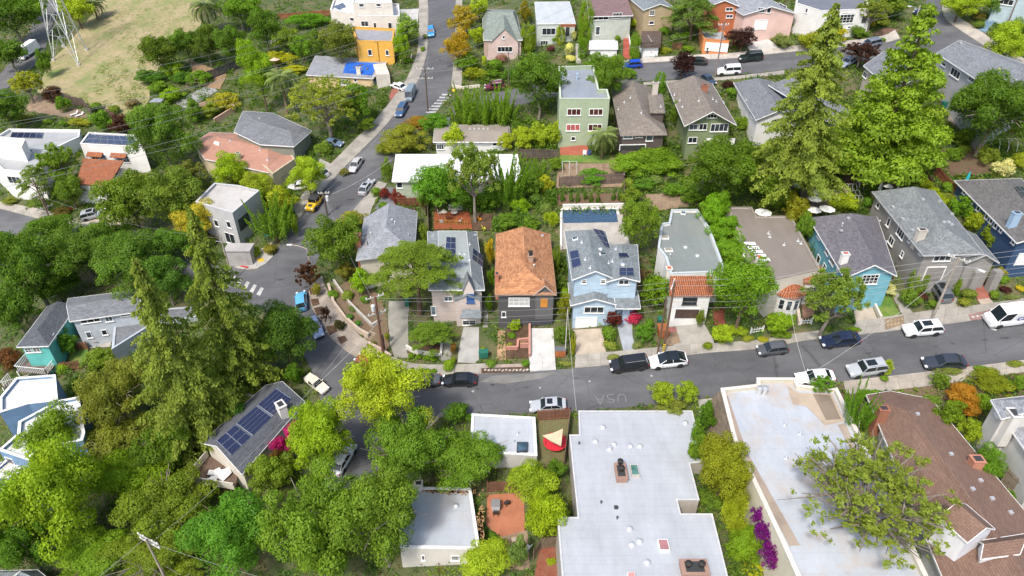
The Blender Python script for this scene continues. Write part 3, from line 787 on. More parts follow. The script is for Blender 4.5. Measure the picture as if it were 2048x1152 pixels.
        mr = MB(); mr.box(V((xs - .25, sy * (hw + .06), zb + .06)), V((.12, 0, 0)), V((0, .2, 0)), V((0, 0, .13))); part(mr, 'mirror', carpaint() if roofc != 'x' else DARK, True)
        hl = MB(); hl.box(V((L / 2 - .13, sy * hw * .68, zh - .16)), V((.3, 0, 0)), V((-.08 * sy * 0, hw * .36, 0)), V((0, 0, .14))); part(hl, 'headlight', plain((.75, .77, .8), .15), sm=False)
        tl = MB(); tl.box(V((-L / 2 + .1, sy * hw * .74, zt - .17)), V((.24, 0, 0)), V((0, hw * .3, 0)), V((0, 0, .15))); part(tl, 'tail_light', plain((.35, .01, .01), .2), sm=False)
    if t in ('sedan', 'suv', 'hatch', 'cross', 'wagon', 'bigsuv', 'minivan'):
        bp = MB(); bp.box(V((L / 2 - .02, 0, .46)), V((.1, 0, 0)), V((0, W * .6, 0)), V((0, 0, .16))); part(bp, 'grille', DARK)
    rf = MB(); e = .02; nn = 5; ov = .03
    for i in range(nn):
        a = i / (nn - 1); x = xt + (xrt - xt) * a + (ov if i == 0 else -ov if i == nn - 1 else 0); cr = .05 * (1 - (2 * a - 1) ** 2)
        for y in (-1, -.5, 0, .5, 1): rf.v.append(V((x, y * (wt + .015), z1 + cr * (1 - y * y * .4) + .045 * (1 - y ** 4))))
    for i in range(nn - 1):
        for j in range(4): k = i * 5 + j; rf.f.append((k, k + 5, k + 6, k + 1))
    kk = len(rf.v); rf.v += [v - V((0, 0, .05)) for v in rf.v[:kk]]; F0 = list(rf.f); rf.f += [tuple(x + kk for x in reversed(f)) for f in F0]
    per = [i for i in range(4)] + [4 + 5 * i for i in range(nn - 1)] + [(nn - 1) * 5 + 4 - i for i in range(4)] + [(nn - 1 - i) * 5 for i in range(nn - 1)]
    for i in range(len(per)): a, c = per[i], per[(i + 1) % len(per)]; rf.f.append((a, c, c + kk, a + kk))
    if roofc == 'glass': part(rf, 'roof_panel', carglass(), False)
    elif roofc == 'black' or t == 'convertible': part(rf, 'roof_panel', plain((.035, .035, .04), .6), False)
    else: part(rf, 'roof_panel', carpaint(), True)
    if roofc == 'sun':
        sr = MB(); sr.box(V((xt - .55 if t != 'suv' else xt - .75, 0, z1 + .108)), V((.75 if t != 'suv' else 1.15, 0, 0)), V((0, W * .46, 0)), V((0, 0, .02))); part(sr, 'sunroof', carglass())
    if t in ('suv', 'bigsuv', 'minivan', 'wagon') and roofc != 'glass':
        rl = MB()
        for sy in (-1, 1): rl.tube(V((xt - .2, sy * wt * .9, z1 + .13)), V((xrt + .2, sy * wt * .9, z1 + .13)), .025, 5)
        part(rl, 'roof_rail', metal((.35, .35, .36)))
    if t == 'pickup':
        bd = MB(); bd.box(V((-1.7, 0, 1.02)), V((1.35, 0, 0)), V((0, W * .8, 0)), V((0, 0, .08))); part(bd, 'bed_cover', plain((.62, .6, .52)), False)
    if t == 'jeep':
        sp = MB(); sp.lathe(V((-L / 2 - .02, 0, .95)), [(.2, 0), (.38, .02), (.4, .1), (.38, .2), (.18, .22)], 14, V((-1, 0, 0))); part(sp, 'spare_wheel', rubber())
        for sx in (1, -1):
            for sy in (-1, 1):
                fd = MB(); fd.box(V((sx * L * .3, sy * (hw + .04), .92)), V((1.0, 0, 0)), V((0, .3, 0)), V((0, 0, .06))); part(fd, 'fender', DARK)
        hv = MB(); hv.box(V((1.35, 0, 1.16)), V((.6, 0, 0)), V((0, .75, 0)), V((0, 0, .05))); part(hv, 'hood_vent', DARK)
    for sx in (.305, -.29 if t not in ('pickup',) else -.3):
        for sy in (-1, 1):
            c = V((sx * L, sy * (hw - .2), wr)); ty = MB(); ty.lathe(c, [(wr * .62, 0), (wr * .96, .01), (wr, .06), (wr, .18), (wr * .95, .225), (wr * .62, .23)], 18, V((0, sy, 0)))
            w = part(ty, 'wheel', rubber()); rm = MB(); rm.lathe(c, [(wr * .62, .15), (wr * .6, .21), (wr * .2, .19), (wr * .16, .225), (wr * .02, .228)], 12, V((0, sy, 0)))
            rm.build('rim', metal((.5, .5, .52), .35), w, smooth=40)
            ar = MB(); ar.lathe(c, [(wr * .9, .06), (wr * 1.16, .07), (wr * 1.17, .195), (wr * .9, .2)], 18, V((0, sy, 0))); part(ar, 'wheel_arch', DARK)
    for o in root.children: ORG[o.name] = V()
    return root
def car(cx, cy, dx, dy, t, color, label, roofc='', L=None, group='cars parked along the street', cat='car', name=None):
    P = G(cx, cy, .75); Q = G(cx + dx * 20 / math.hypot(dx, dy), cy + dy * 20 / math.hypot(dx, dy), .75); x = (Q - P); x -= GN * x.dot(GN); x.normalize(); y = GN.cross(x)
    M = Matrix((x, y, GN)).transposed(); key = (t, roofc); base = P - V((0, 0, .75)) + GN * .075; sc = 1.0
    if L: sc = L / CT_[t][0]
    if key not in CARS:
        r = CARS[key] = make_car(t, roofc)
        r.location = base; r.rotation_euler = M.to_euler(); r.scale = (sc,) * 3; tag(r, label, cat, group)
        for ch in r.children:
            if ch.get('paint'): ch.color = (*color, 1)
    else: r = copy_thing(CARS[key], base, M.to_euler(), label, color, (sc,) * 3); r['group'] = group; r['category'] = cat
    if name: r.name = name
    FOOT.append([(base.x + math.cos(a) * 2.4, base.y + math.sin(a) * 2.4) for a in (0, 1, 2, 3, 4, 5)])
    return r
# ---------------------------------------------------------------- street furniture
def fence(pts, h, col, label, cat='fence', board=True, rail=False, name='board_fence', step=2.3):
    W = [G(*p) for p in pts]; Z = V((0, 0, 1)); root = empty(name, W[0], label, cat, 'garden fences'); P = []
    for a, b in zip(W, W[1:]): q = resample([a, b], step); P += q[:-1] if b is not W[-1] else q
    m = wood(col) if col[0] < .6 else TRIM; bd = MB()
    for p in P: t = MB(); t.box(p + Z * (h / 2), V((.11, 0, 0)), V((0, .11, 0)), Z * (h + .5)); t.build('post', m, root)
    for a, b in zip(P, P[1:]):
        d = (b - a); L = d.length; d = d.normalized(); n = V((-d.y, d.x, 0)).normalized(); k = max(1, int(L / (.15 if board else .3)))
        for i in range(k):
            c = a + d * (L * (i + .5) / k); hh = h * rnd.uniform(.97, 1.02); w = .135 if board else .07
            bd.box(c + Z * (hh / 2 + .06) + n * rnd.uniform(.02, .04), d * w, n * .025, Z * hh)
        for z in (.3, h - .2): r = MB(); r.box((a + b) / 2 + Z * z - n * .03, b - a, n * .05, Z * .09); r.build('rail', m, root)
    bd.build('board', m, root, kind='stuff'); return root
def lowwall(pts, h, th, col, label, name='garden_wall', cap=None, cat='wall'):
    W = [G(*p) for p in pts]; root = empty(name, W[0], label, cat, 'garden walls'); b = MB(); c = MB(); Z = V((0, 0, 1))
    for a, d in zip(W, W[1:]):
        x = d - a; n = V((-x.y, x.x, 0)).normalized() * th / 2; q = [a - n, d - n, d + n, a + n]
        b.hexa([p - Z * .4 for p in q], [p + Z * h for p in q]); n2 = n * 1.25; q = [a - n2, d - n2, d + n2, a + n2]; c.hexa([p + Z * h for p in q], [p + Z * (h + .06) for p in q])
    b.build('wall_body', stucco(col), root); c.build('coping', cap or stucco(sh(col, 1.1)), root); return root
def steps(quad_, n, mat, label, rise=.15, name='garden_steps'):
    """quad px: bottom-left, bottom-right, top-right, top-left"""
    q = [G(*p) for p in quad_]; root = empty(name, q[0], label, 'steps', 'flights of steps'); Z = V((0, 0, 1)); FOOT.append([(p.x, p.y) for p in q])
    for i in range(n):
        a, b = q[0].lerp(q[3], i / n), q[1].lerp(q[2], i / n); c, d = q[1].lerp(q[2], (i + 1) / n), q[0].lerp(q[3], (i + 1) / n); z = max(a.z, b.z, c.z, d.z) + .06 + rise * (i % 1)
        s = MB(); s.hexa([V((p.x, p.y, p.z - .3)) for p in (a, b, c, d)], [V((p.x, p.y, z)) for p in (a, b, c, d)]); s.build('step', mat, root)
    return root
def bx(cx, cy, w, d, h, mat, name, label, cat, lid=None, ang=0, group=None, wheels=False):
    P = G(cx, cy) + GN * .1; root = empty(name, P, label, cat, group); X = V((math.cos(ang), math.sin(ang), 0)); Y = V((-X.y, X.x, 0)); Z = V((0, 0, 1))
    b = MB(); a = .82; q = lambda k, z: [P + X * sx * w / 2 * k + Y * sy * d / 2 * k + Z * z for sx, sy in ((-1, -1), (1, -1), (1, 1), (-1, 1))]
    b.hexa(q(a, 0.02), q(1, h)); b.build('bin_body', mat, root); l = MB(); l.hexa(q(1.06, h), q(.98, h + .1)); l.build('lid', lid or mat, root)
    if wheels:
        for sx in (-1, 1): t = MB(); t.tube(P + X * sx * w * .3 + Y * d * .45 + Z * .1, P + X * sx * w * .42 + Y * d * .45 + Z * .1, .1, 10); t.build('wheel', rubber(), root)
    return root
def utility_pole(bx_, by_, ty, label, arms=(), col=(.16, .10, .07), lamp=None, trans=(), r=.17, ang=0.1):
    P = G(bx_, by_); H = zat(P, ty) - P.z; root = empty('utility_pole', P, label, 'utility pole', 'timber utility poles'); Z = V((0, 0, 1)); X = V((math.cos(ang), math.sin(ang), 0)); Y = V((-X.y, X.x, 0))
    b = MB(); b.tube(P - Z * .5, P + Z * H, r, 10, r * .7); b.build('pole', bark(col), root); tips = []
    for (f, w) in arms:
        c = P + Z * H * f; a = MB(); a.box(c + Y * .2, X * w, Y * .12, Z * .14); ar = a.build('crossarm', plain((.42, .40, .37)), root)
        for k in (-.46, -.22, .22, .46):
            i = MB(); i.lathe(c + Y * .2 + X * w * k + Z * .07, [(.03, 0), (.06, .05), (.09, .1), (.05, .16), (.08, .2), (.03, .27)], 8); i.build('insulator', plain((.7, .7, .68), .3), ar); tips.append(c + Y * .2 + X * w * k + Z * .32)
        for sg in (-1, 1): s = MB(); s.tube(c - Z * .7 + Y * .1, c + X * sg * w * .3 + Y * .2, .03, 4); s.build('brace', metal((.45, .45, .45)), ar)
    for (f, sd) in trans:
        t = MB(); c = P + Z * H * f + X * sd * .5; t.lathe(c, [(.1, -.5), (.27, -.48), (.29, .42), (.2, .5), (.05, .56)], 14); t.build('transformer', plain((.6, .62, .62), .4), root, smooth=40)
    if lamp:
        dx, dy, L = lamp; c = P + Z * H * .86; D = V((dx, dy, 0)).normalized(); a = MB(); q = [c + D * L * t + Z * (L * .35 * math.sin(t * 1.57)) for t in (0, .3, .6, .85, 1)]; a.path(q, .05, 6)
        ar = a.build('lamp_arm', metal((.6, .6, .6)), root, smooth=60); h = MB(); h.box(q[-1] + D * .3, D * .75, D.cross(Z) * .28, Z * .14); h.build('lamp_head', plain((.75, .77, .78), .4), ar)
    return P, H, tips, X, Y
def wire(a, c_b, sag, label, r=.014, n=14, col=(.36, .36, .36), name='overhead_wire'):
    b = MB(); n = min(n, 12); r = min(r, .017); b.path([a.lerp(c_b, t) - V((0, 0, sag * 4 * t * (1 - t))) for t in [i / n for i in range(n + 1)]], r, 4)
    return tag(b.build(name, plain(col, .5), at=a), label, 'wire', 'overhead wires')
# ================================================================ THE SETTING
g = MB(); S0 = 700
q = [V((x, y, gz(x, y))) for x, y in ((-260, 2), (300, 2), (300, 420), (-260, 420))]
g.poly(q); gr = g.build('ground', earth((.05, .085, .02), (.085, .095, .035), (.15, .12, .06)), at=(0, 0, 0)); tag(gr, 'brown and green garden soil of the hillside between the houses', 'ground', None, 'structure')
ASP = asphalt()
main_n = smooth_px([(2120, 612), (2048, 625), (1938, 643), (1886, 650), (1721, 670), (1638, 678), (1524, 698), (1421, 706), (1216, 731), (1114, 740), (1024, 746), (972, 748), (880, 752), (800, 750), (745, 733), (712, 715), (684, 696), (659, 673), (647, 646), (629, 626), (622, 608), (617, 576), (625, 545), (640, 510), (668, 468), (712, 415), (757, 363), (800, 305), (850, 250), (880, 214), (896, 185), (905, 150), (910, 90), (912, 0), (912, -60)])
up_left = smooth_px([(856, -60), (857, 25), (855, 95), (848, 130), (828, 178), (782, 240), (745, 280), (692, 333), (640, 388), (594, 443), (562, 485), (548, 513), (527, 532), (500, 541), (460, 533), (373, 505), (320, 492), (230, 478), (62, 434), (0, 418), (-60, 402)])
left_s = smooth_px([(-60, 452), (0, 468), (120, 500), (300, 540), (430, 575), (520, 618), (570, 660), (606, 705), (632, 770), (650, 830), (668, 868), (664, 915), (640, 980), (560, 1100)])
low = [(640, 1130), (735, 985), (760, 930), (775, 880), (820, 848)]
south = smooth_px([(870, 835), (1024, 828), (1151, 823), (1311, 809), (1434, 793), (1596, 773), (1686, 764), (1826, 748), (2011, 726), (2120, 712)])
sheet('road', main_n + up_left + left_s + low + south, ASP, 'grey asphalt street running past the houses and up the hill to its junction', 'road', off=.045)
un = smooth_px([(905, 212), (950, 196), (1030, 178), (1120, 160), (1200, 142), (1249, 129), (1330, 124), (1399, 120), (1470, 117), (1573, 105), (1696, 93), (1770, 86), (1815, 74), (1838, 50), (1850, 20), (1858, -40)])
ur = smooth_px([(1905, -40), (1884, 10), (1890, 38), (1936, 72), (1968, 92), (2048, 139), (2120, 180)])
us = smooth_px([(2120, 215), (2048, 172), (1960, 125), (1900, 108), (1850, 112), (1760, 120), (1660, 130), (1568, 140), (1460, 152), (1286, 163), (1180, 178), (1060, 205), (960, 232), (905, 245)])
sheet('road', un + ur + us, ASP, 'upper asphalt street curving round the corner at the top right', 'road', off=.05)
# painted markings
PAINT = concrete((.52, .52, .50))
for i in range(7):
    x0 = 904 - i * 5.2; y0 = 188 + i * 5.8; sheet('road_marking', [(x0 - 19, y0), (x0, y0 + .3), (x0 - 2, y0 + 3.6), (x0 - 21, y0 + 3.2)], PAINT, 'white ladder bar of the crosswalk at the upper junction', 'road marking', off=.062, th=.01, block=False)['group'] = 'crosswalk bars at the upper junction'
for i in range(6):
    x0 = 452 + i * 14; y0 = 545 + i * 6; sheet('road_marking', [(x0, y0), (x0 + 6, y0 + 2), (x0 - 2, y0 + 17), (x0 - 9, y0 + 14)], PAINT, 'white crosswalk bar across the street on the left', 'road marking', off=.062, th=.01, block=False)['group'] = 'crosswalk bars at the left junction'
for i in range(5):
    x0 = 606 + i * 8; sheet('road_marking', [(x0 + 12, 693 - i * 7), (x0 + 17, 689 - i * 7), (x0 + 18.5, 690 - i * 7), (x0 + 13.5, 694 - i * 7)], PAINT, 'short white dash of the stop line at the bend', 'road marking', off=.062, th=.01, block=False)['group'] = 'stop line dashes at the bend'
sheet('road_marking', [(1983, 656), (1994, 660), (1991, 662), (1979, 658)], PAINT, 'white parking tick painted beside the delivery van', 'road marking', off=.062, th=.01, block=False)
def chalk(segs, label):
    b = MB(); c = G(*segs[0][0])
    for s in segs:
        for a, d in zip(s, s[1:]):
            A, D = G(*a) + GN * .066, G(*d) + GN * .066; x = D - A; n = GN.cross(x).normalized() * .055; b.hexa([A - n, D - n, D + n, A + n], [p + GN * .004 for p in (A - n, D - n, D + n, A + n)])
    tag(b.build('chalk_lettering', plain((.17, .17, .168), .9), at=c), label, 'lettering', None, 'structure')
U = [(1236, 804), (1236, 794), (1240, 789), (1247, 789), (1251, 794), (1252, 804)]
chalk([U[::1], [(1227, 790), (1221, 789), (1214, 792), (1217, 798), (1227, 800), (1229, 804), (1222, 806), (1215, 804)], [(1191, 793), (1201, 809), (1208, 790)], [(1195, 799), (1206, 798)]], 'faint letters USA chalked on the asphalt of the lower street')
# pavements
pavement([(2120, 612), (2048, 625), (1938, 643), (1886, 650), (1721, 670), (1700, 673)], [(2120, 582), (2048, 597), (1938, 613), (1886, 618), (1735, 640), (1712, 643)], 'concrete pavement along the upper kerb at the right', lanes=2)
pavement([(1638, 678), (1576, 688), (1524, 698), (1421, 706), (1376, 711), (1216, 731), (1150, 737)], [(1638, 662), (1576, 670), (1524, 680), (1421, 688), (1376, 690), (1216, 705), (1150, 711)], 'worn concrete pavement below the blue and white houses', lanes=2)
pavement([(1112, 740), (1060, 744)], [(1110, 712), (1058, 715)], 'bright new concrete apron of the dark grey house', col=(.62, .61, .58), lanes=2)
pavement([(1058, 744), (972, 748)], [(1056, 728), (972, 731)], 'narrow pavement before the terraced front steps', lanes=1, col=(.42, .33, .28))
pavement([(972, 748), (880, 752), (800, 750), (745, 733)], [(972, 728), (880, 730), (822, 727), (790, 716)], 'pavement in front of the round clipped bushes', lanes=1)
pavement([(745, 733), (712, 715), (684, 696), (659, 673), (647, 646), (629, 626), (622, 608), (617, 576)], [(790, 716), (742, 690), (712, 664), (690, 637), (672, 610), (658, 588), (650, 570), (645, 552)], 'curved brown pavement round the corner garden', lanes=2, col=(.40, .34, .28))
pavement([(1686, 764), (1826, 748), (2011, 726), (2120, 712)][::-1], [(1692, 790), (1850, 774), (2030, 748), (2120, 736)][::-1], 'pavement on the lower side of the street at the right', lanes=2, col=(.45, .40, .33))
pavement([(547, 514), (527, 532), (500, 541), (460, 533)], [(545, 485), (520, 500), (498, 512), (462, 512)], 'corner pavement by the street sign on the left', col=(.5, .48, .44), lanes=2)
pavement([(856, 0), (857, 25), (855, 95), (848, 130), (828, 178), (782, 240), (745, 280), (692, 333), (640, 388), (600, 436)], [(838, 0), (838, 25), (836, 95), (826, 130), (806, 170), (758, 232), (722, 268), (668, 322), (620, 372), (582, 420)], 'uphill pavement on the left side of the climbing street', lanes=1, step=2.2)
pavement([(-60, 402), (0, 418), (62, 434), (230, 478), (320, 492), (430, 520)], [(-60, 386), (0, 404), (62, 415), (170, 440), (240, 452), (350, 490)], 'pale pavement along the street at the far left', lanes=1, step=2.2, col=(.46, .42, .36))
pavement([(757, 363), (712, 415), (690, 442)], [(775, 368), (745, 415), (740, 440)], 'short pavement beside the silver sedan uphill', lanes=1, step=2.0)
pavement([(1249, 129), (1330, 124), (1399, 120), (1470, 117), (1573, 105), (1696, 93), (1770, 86), (1800, 78)], [(1246, 122), (1330, 114), (1399, 110), (1470, 106), (1573, 94), (1696, 82), (1765, 73), (1790, 60)], 'pale pavement on the far side of the upper street', step=2.6, lanes=1, col=(.55, .5, .44))
pavement([(1884, 10), (1890, 38), (1936, 72), (1968, 92), (2048, 139)], [(1900, 5), (1915, 32), (1965, 66), (1990, 84), (2048, 118)], 'pale pavement at the top right corner', step=2.6, lanes=1, col=(.5, .45, .38))
pavement([(912, 0), (910, 90), (905, 150), (902, 172)], [(925, 0), (922, 90), (925, 150), (922, 176)], 'pavement under the orange street trees', step=2.4, lanes=1)
pavement([(1286, 166), (1460, 154), (1568, 142)], [(1288, 171), (1462, 160), (1570, 149)], 'narrow pavement behind the craftsman houses', step=2.6, lanes=1)
# driveways, lawns, paths, plots
CON, CONL, CONT = concrete((.40, .38, .33)), concrete((.62, .61, .58)), concrete((.50, .42, .33))
SOIL = earth((.05, .028, .015), (.09, .05, .028), (.12, .075, .045), .6); TAN = earth((.16, .11, .07), (.24, .17, .11), (.30, .22, .14), .5)
LAWN = earth((.06, .13, .02), (.10, .19, .025), (.2, .22, .05), .35); BRICKP = concrete((.36, .13, .09))
S = sheet
S('driveway', [(1059, 657), (1107, 657), (1110, 714), (1060, 716)], CONL, 'bright white concrete driveway of the dark grey house', 'driveway')
S('driveway', [(1147, 660), (1204, 657), (1212, 707), (1152, 714)], CONT, 'beige concrete driveway of the light blue house', 'driveway')
S('path', [(1232, 640), (1264, 640), (1265, 673), (1272, 700), (1248, 706), (1240, 676)], concrete((.42, .46, .50)), 'bluish path beside the pink flowering bush', 'path')
S('driveway', [(1348, 636), (1401, 636), (1427, 680), (1428, 704), (1345, 700), (1352, 660)], CON, 'grey driveway of the white tiled house', 'driveway')
S('patio', [(1325, 660), (1351, 655), (1362, 686), (1330, 694)], TAN, 'sandy patch beside the pair of timber poles', 'path')
S('patio', [(1337, 655), (1352, 655), (1353, 665), (1337, 665)], concrete((.45, .18, .17)), 'small pink slab beside the tiled house driveway', 'path')
S('driveway', [(778, 603), (820, 603), (816, 640), (818, 716), (790, 716), (780, 690), (776, 640)], CON, 'old concrete driveway running down beside the corner garden', 'driveway')
S('driveway', [(927, 655), (958, 655), (958, 720), (953, 727), (915, 725), (918, 700)], concrete((.50, .49, .46)), 'pale driveway in front of the gabled grey house', 'driveway')
S('driveway', [(1872, 598), (1910, 592), (1940, 640), (1886, 648)], CON, 'concrete driveway under the parked grey utility vehicle', 'driveway')
S('path', [(1946, 574), (1965, 570), (1983, 596), (1955, 603)], BRICKP, 'red painted front walk of the big grey house', 'path')
S('path', [(1955, 600), (1978, 597), (1992, 612), (1966, 616)], concrete((.55, .45, .36)), 'beige tiled landing at the end of the red walk', 'path')
S('lawn', [(1737, 592), (1778, 588), (1801, 634), (1759, 639)], LAWN, 'small rectangular green lawn beside a concrete path', 'lawn')
S('path', [(1782, 588), (1796, 586), (1826, 628), (1806, 633)], CON, 'narrow concrete path beside the small lawn', 'path')
S('driveway', [(1700, 590), (1732, 586), (1755, 640), (1712, 646)], CONT, 'pale driveway left of the small lawn', 'driveway')
bed1 = S('garden_bed', [(1768, 640), (1806, 633), (1808, 650), (1770, 661)], TAN, 'flagstone bed in the pavement beside the white car', 'garden bed', off=.2)
bed2 = S('garden_bed', [(1936, 631), (1978, 622), (1986, 634), (1942, 643)], concrete((.33, .2, .18)), 'strip of reddish paving with pale stepping stones', 'garden bed', off=.2)
for i in range(5): S('stepping_stone', [(1941 + i * 9, 636 - i * 1.6), (1945 + i * 9, 634 - i * 1.6), (1949 + i * 9, 636 - i * 1.6), (1945 + i * 9, 638 - i * 1.6)], concrete((.6, .58, .54)), 'pale square stepping stone in the reddish kerb strip', 'paving stone', off=.24, block=False, parent=bed2)
for i in range(9): S('flagstone', [(1772 + (i % 5) * 7 + i % 2, 644 + (i // 5) * 7 - (i % 5) * 1.4), (1777 + (i % 5) * 7, 642.5 + (i // 5) * 7 - (i % 5) * 1.4), (1778 + (i % 5) * 7, 647 + (i // 5) * 7 - (i % 5) * 1.4), (1773 + (i % 5) * 7, 649 + (i // 5) * 7 - (i % 5) * 1.4)], concrete((.42, .33, .2)), 'tan flagstone set in the kerb bed by the white car', 'paving stone', off=.25, block=False, parent=bed1)
bed3 = S('garden_bed', [(963, 738), (1058, 735), (1058, 745), (963, 748)], SOIL, 'dark mulch strip with white stones at the kerb', 'garden bed', off=.2)
for i in range(13):
    x = 968 + i * 7; S('river_stone', [(x, 741 + (i % 3) * 1.5), (x + 4, 739.5 + (i % 2)), (x + 6, 741.5 + i % 2), (x + 2, 744 + i % 2)], concrete((.52, .5, .46)), 'pale stone bordering the dark kerb strip', 'stone', off=.26, block=False, parent=bed3)
S('garden_bed', [(813, 695), (880, 690), (882, 712), (850, 712), (815, 708)], SOIL, 'dark soil bed under the old cedar', 'garden bed')
S('garden_bed', [(700, 560), (760, 590), (775, 640), (780, 700), (760, 702), (700, 650), (660, 585)], earth((.12, .08, .05), (.17, .11, .07), (.12, .13, .05), .8), 'terraced corner garden of dry soil and low plants', 'garden bed')
for k, p in enumerate([[(618, 578), (632, 577), (636, 588), (622, 591)], [(622, 600), (637, 598), (640, 610), (626, 614)], [(628, 618), (644, 614), (650, 627), (635, 633)], [(652, 655), (668, 652), (676, 664), (660, 672)], [(675, 676), (690, 673), (696, 682), (682, 690)], [(720, 705), (732, 702), (738, 710), (724, 714)]]):
    S('tree_pit', p, SOIL, ['tree pit nearest the blue hatchback', 'rust brown tree pit second along the curve', 'tree pit holding the bare purple sapling', 'long rust brown tree pit beside the dark shrub', 'square tree pit above the cream pickup', 'tree pit nearest the red car'][k], 'tree pit', off=.2, block=False)
S('garden_bed', [(1040, 640), (1058, 640), (1058, 716), (1012, 718), (1012, 660)], SOIL, 'dark planted terraces left of the white driveway', 'garden bed')
S('driveway', [(168, 440), (205, 418), (245, 442), (240, 458), (225, 470), (150, 450)], CONT, 'concrete forecourt under the silver car at the left', 'driveway')
S('driveway', [(785, 175), (806, 178), (786, 208), (778, 195)], BRICKP, 'red brick drive beside the grey van', 'driveway')
S('driveway', [(640, 318), (665, 330), (690, 322), (682, 342), (655, 362), (632, 350)], CON, 'sloping drive with two white cars', 'driveway')
S('driveway', [(1478, 68), (1520, 66), (1560, 98), (1500, 103)], CONL, 'white drive below the pink garage house', 'driveway')
S('driveway', [(800, 20), (838, 18), (836, 45), (802, 42)], CONL, 'white forecourt beside the climbing street', 'driveway')
# dry field
S('field', [(200, -30), (420, -30), (400, 60), (300, 95), (330, 120), (300, 165), (300, 200), (270, 240), (170, 215), (75, 185), (95, 130), (135, 90), (160, 60), (185, 30)], earth((.15, .20, .05), (.29, .24, .12), (.36, .28, .17), .13), 'dry grass field with green patches above the houses', 'field')
S('dirt_road', [(-40, 175), (0, 150), (35, 110), (60, 60), (90, 0), (120, 0), (100, 70), (85, 120), (30, 165), (0, 190), (-40, 200)], concrete((.17, .165, .165)), 'dark lane where the white box truck stands', 'road')
S('patio', [(70, 190), (150, 215), (185, 235), (150, 238), (50, 222)], TAN, 'sandy sitting terrace with two white loungers', 'patio')
S('garden_bed', [(380, 120), (455, 150), (440, 180), (390, 170)], earth((.2, .13, .07), (.28, .18, .1), (.16, .13, .06), .3), 'orange brown bare soil behind the dark fence', 'garden bed')
S('garden_bed', [(1680, 330), (1790, 340), (1800, 378), (1740, 378), (1690, 370)], earth((.14, .075, .045), (.19, .1, .06), (.2, .13, .08), .5), 'reddish bark covered garden under the tall tree', 'garden bed')
S('garden_bed', [(1860, 300), (1975, 295), (1985, 350), (1900, 355)], earth((.09, .06, .035), (.13, .08, .05), (.1, .1, .04), .5), 'terraced vegetable garden at the right', 'garden bed')
S('patio', [(1600, 372), (1655, 380), (1660, 425), (1600, 425)], concrete((.22, .18, .15)), 'dark patio under the white parasols', 'patio')
S('patio', [(1120, 292), (1175, 292), (1178, 312), (1120, 312)], concrete((.42, .12, .07)), 'terracotta red patio behind the green house', 'patio')
S('lawn', [(1118, 312), (1232, 312), (1234, 328), (1118, 326)], LAWN, 'strip of lawn below the red patio', 'lawn')
S('garden_bed', [(1116, 328), (1240, 328), (1245, 375), (1112, 378)], TAN, 'bare terrace with raised beds and a gazebo frame', 'garden bed')
S('patio', [(1122, 432), (1245, 430), (1262, 500), (1125, 500)], concrete((.46, .43, .38)), 'pale stone terrace round the covered pool', 'patio')
S('garden_bed', [(1112, 392), (1245, 388), (1247, 408), (1115, 412)], earth((.11, .06, .04), (.15, .08, .05), (.12, .1, .05), .5), 'brown bed with a row of small clipped cypresses', 'garden bed')
S('patio', [(1290, 390), (1375, 388), (1400, 412), (1300, 425)], TAN, 'rocky path behind the flat grey roof', 'patio')
S('patio', [(868, 425), (940, 425), (945, 460), (868, 460)], plain((.24, .07, .03), .5), 'dark red timber terrace with outdoor furniture', 'deck')
S('patio', [(945, 425), (985, 430), (985, 462), (945, 462)], SOIL, 'shaded ground with orange toys beside the terrace', 'garden bed')
S('lawn', [(140, 690), (178, 692), (175, 730), (140, 742)], LAWN, 'small green yard behind the white railed deck', 'lawn')
S('patio', [(152, 678), (225, 680), (222, 695), (152, 700)], CON, 'concrete patio behind the grey blue house', 'patio')
S('patio', [(975, 990), (1048, 985), (1050, 1062), (1000, 1075), (972, 1050)], concrete((.50, .19, .10)), 'orange red paved courtyard with an air conditioner', 'patio')
S('patio', [(1078, 1095), (1130, 1075), (1135, 1160), (1068, 1160)], earth((.16, .05, .03), (.22, .07, .04), (.2, .1, .06), .7), 'red bark yard beside the large flat roof', 'garden bed')
S('garden_bed', [(1000, 1075), (1055, 1060), (1060, 1140), (1010, 1140)], TAN, 'tan yard with scattered stepping stones', 'garden bed')
S('garden_bed', [(1078, 838), (1140, 836), (1132, 935), (1075, 935)], earth((.1, .09, .04), (.14, .12, .05), (.12, .14, .05), .6), 'small fenced yard with a red table', 'garden bed')
S('driveway', [(1396, 800), (1440, 795), (1428, 900), (1400, 840)], CON, 'grey side drive between the two flat roofed buildings', 'driveway')
S('path', [(770, 952), (840, 945), (850, 985), (780, 985)], CON, 'concrete drive hidden under the oaks', 'driveway')
S('garden_bed', [(1640, 770), (2048, 742), (2120, 736), (2120, 800), (1740, 800), (1640, 800)], earth((.1, .07, .04), (.15, .1, .06), (.09, .1, .04), .5), 'planted verge below the right hand pavement', 'garden bed', block=False)
S('patio', [(1900, 225), (1960, 250), (1985, 290), (1930, 270), (1895, 240)], concrete((.33, .27, .22)), 'narrow side yard with bins beside the grey house', 'patio')
S('garden_bed', [(1770, 55), (1800, 60), (1770, 72), (1740, 70)], earth((.12, .06, .04), (.18, .1, .07), (.1, .09, .04), .4), 'brown sloping bed edged with driftwood', 'garden bed')
YP, TAR, IRON = concrete((.75, .5, .04)), plain((.035, .035, .037), .7), plain((.3, .3, .31), .6)
for k, p in enumerate((((514, 519), (526, 517), (530, 523), (518, 526)), ((904, 180), (911, 178), (913, 183), (906, 185)), ((1823, 64), (1830, 62), (1832, 68), (1825, 70)))): S('tactile_paving', list(p), YP, 'yellow tactile pad at the ' + ['left corner kerb ramp', 'crosswalk of the upper junction', 'top right corner ramp'][k], 'tactile paving', off=.2, block=False)
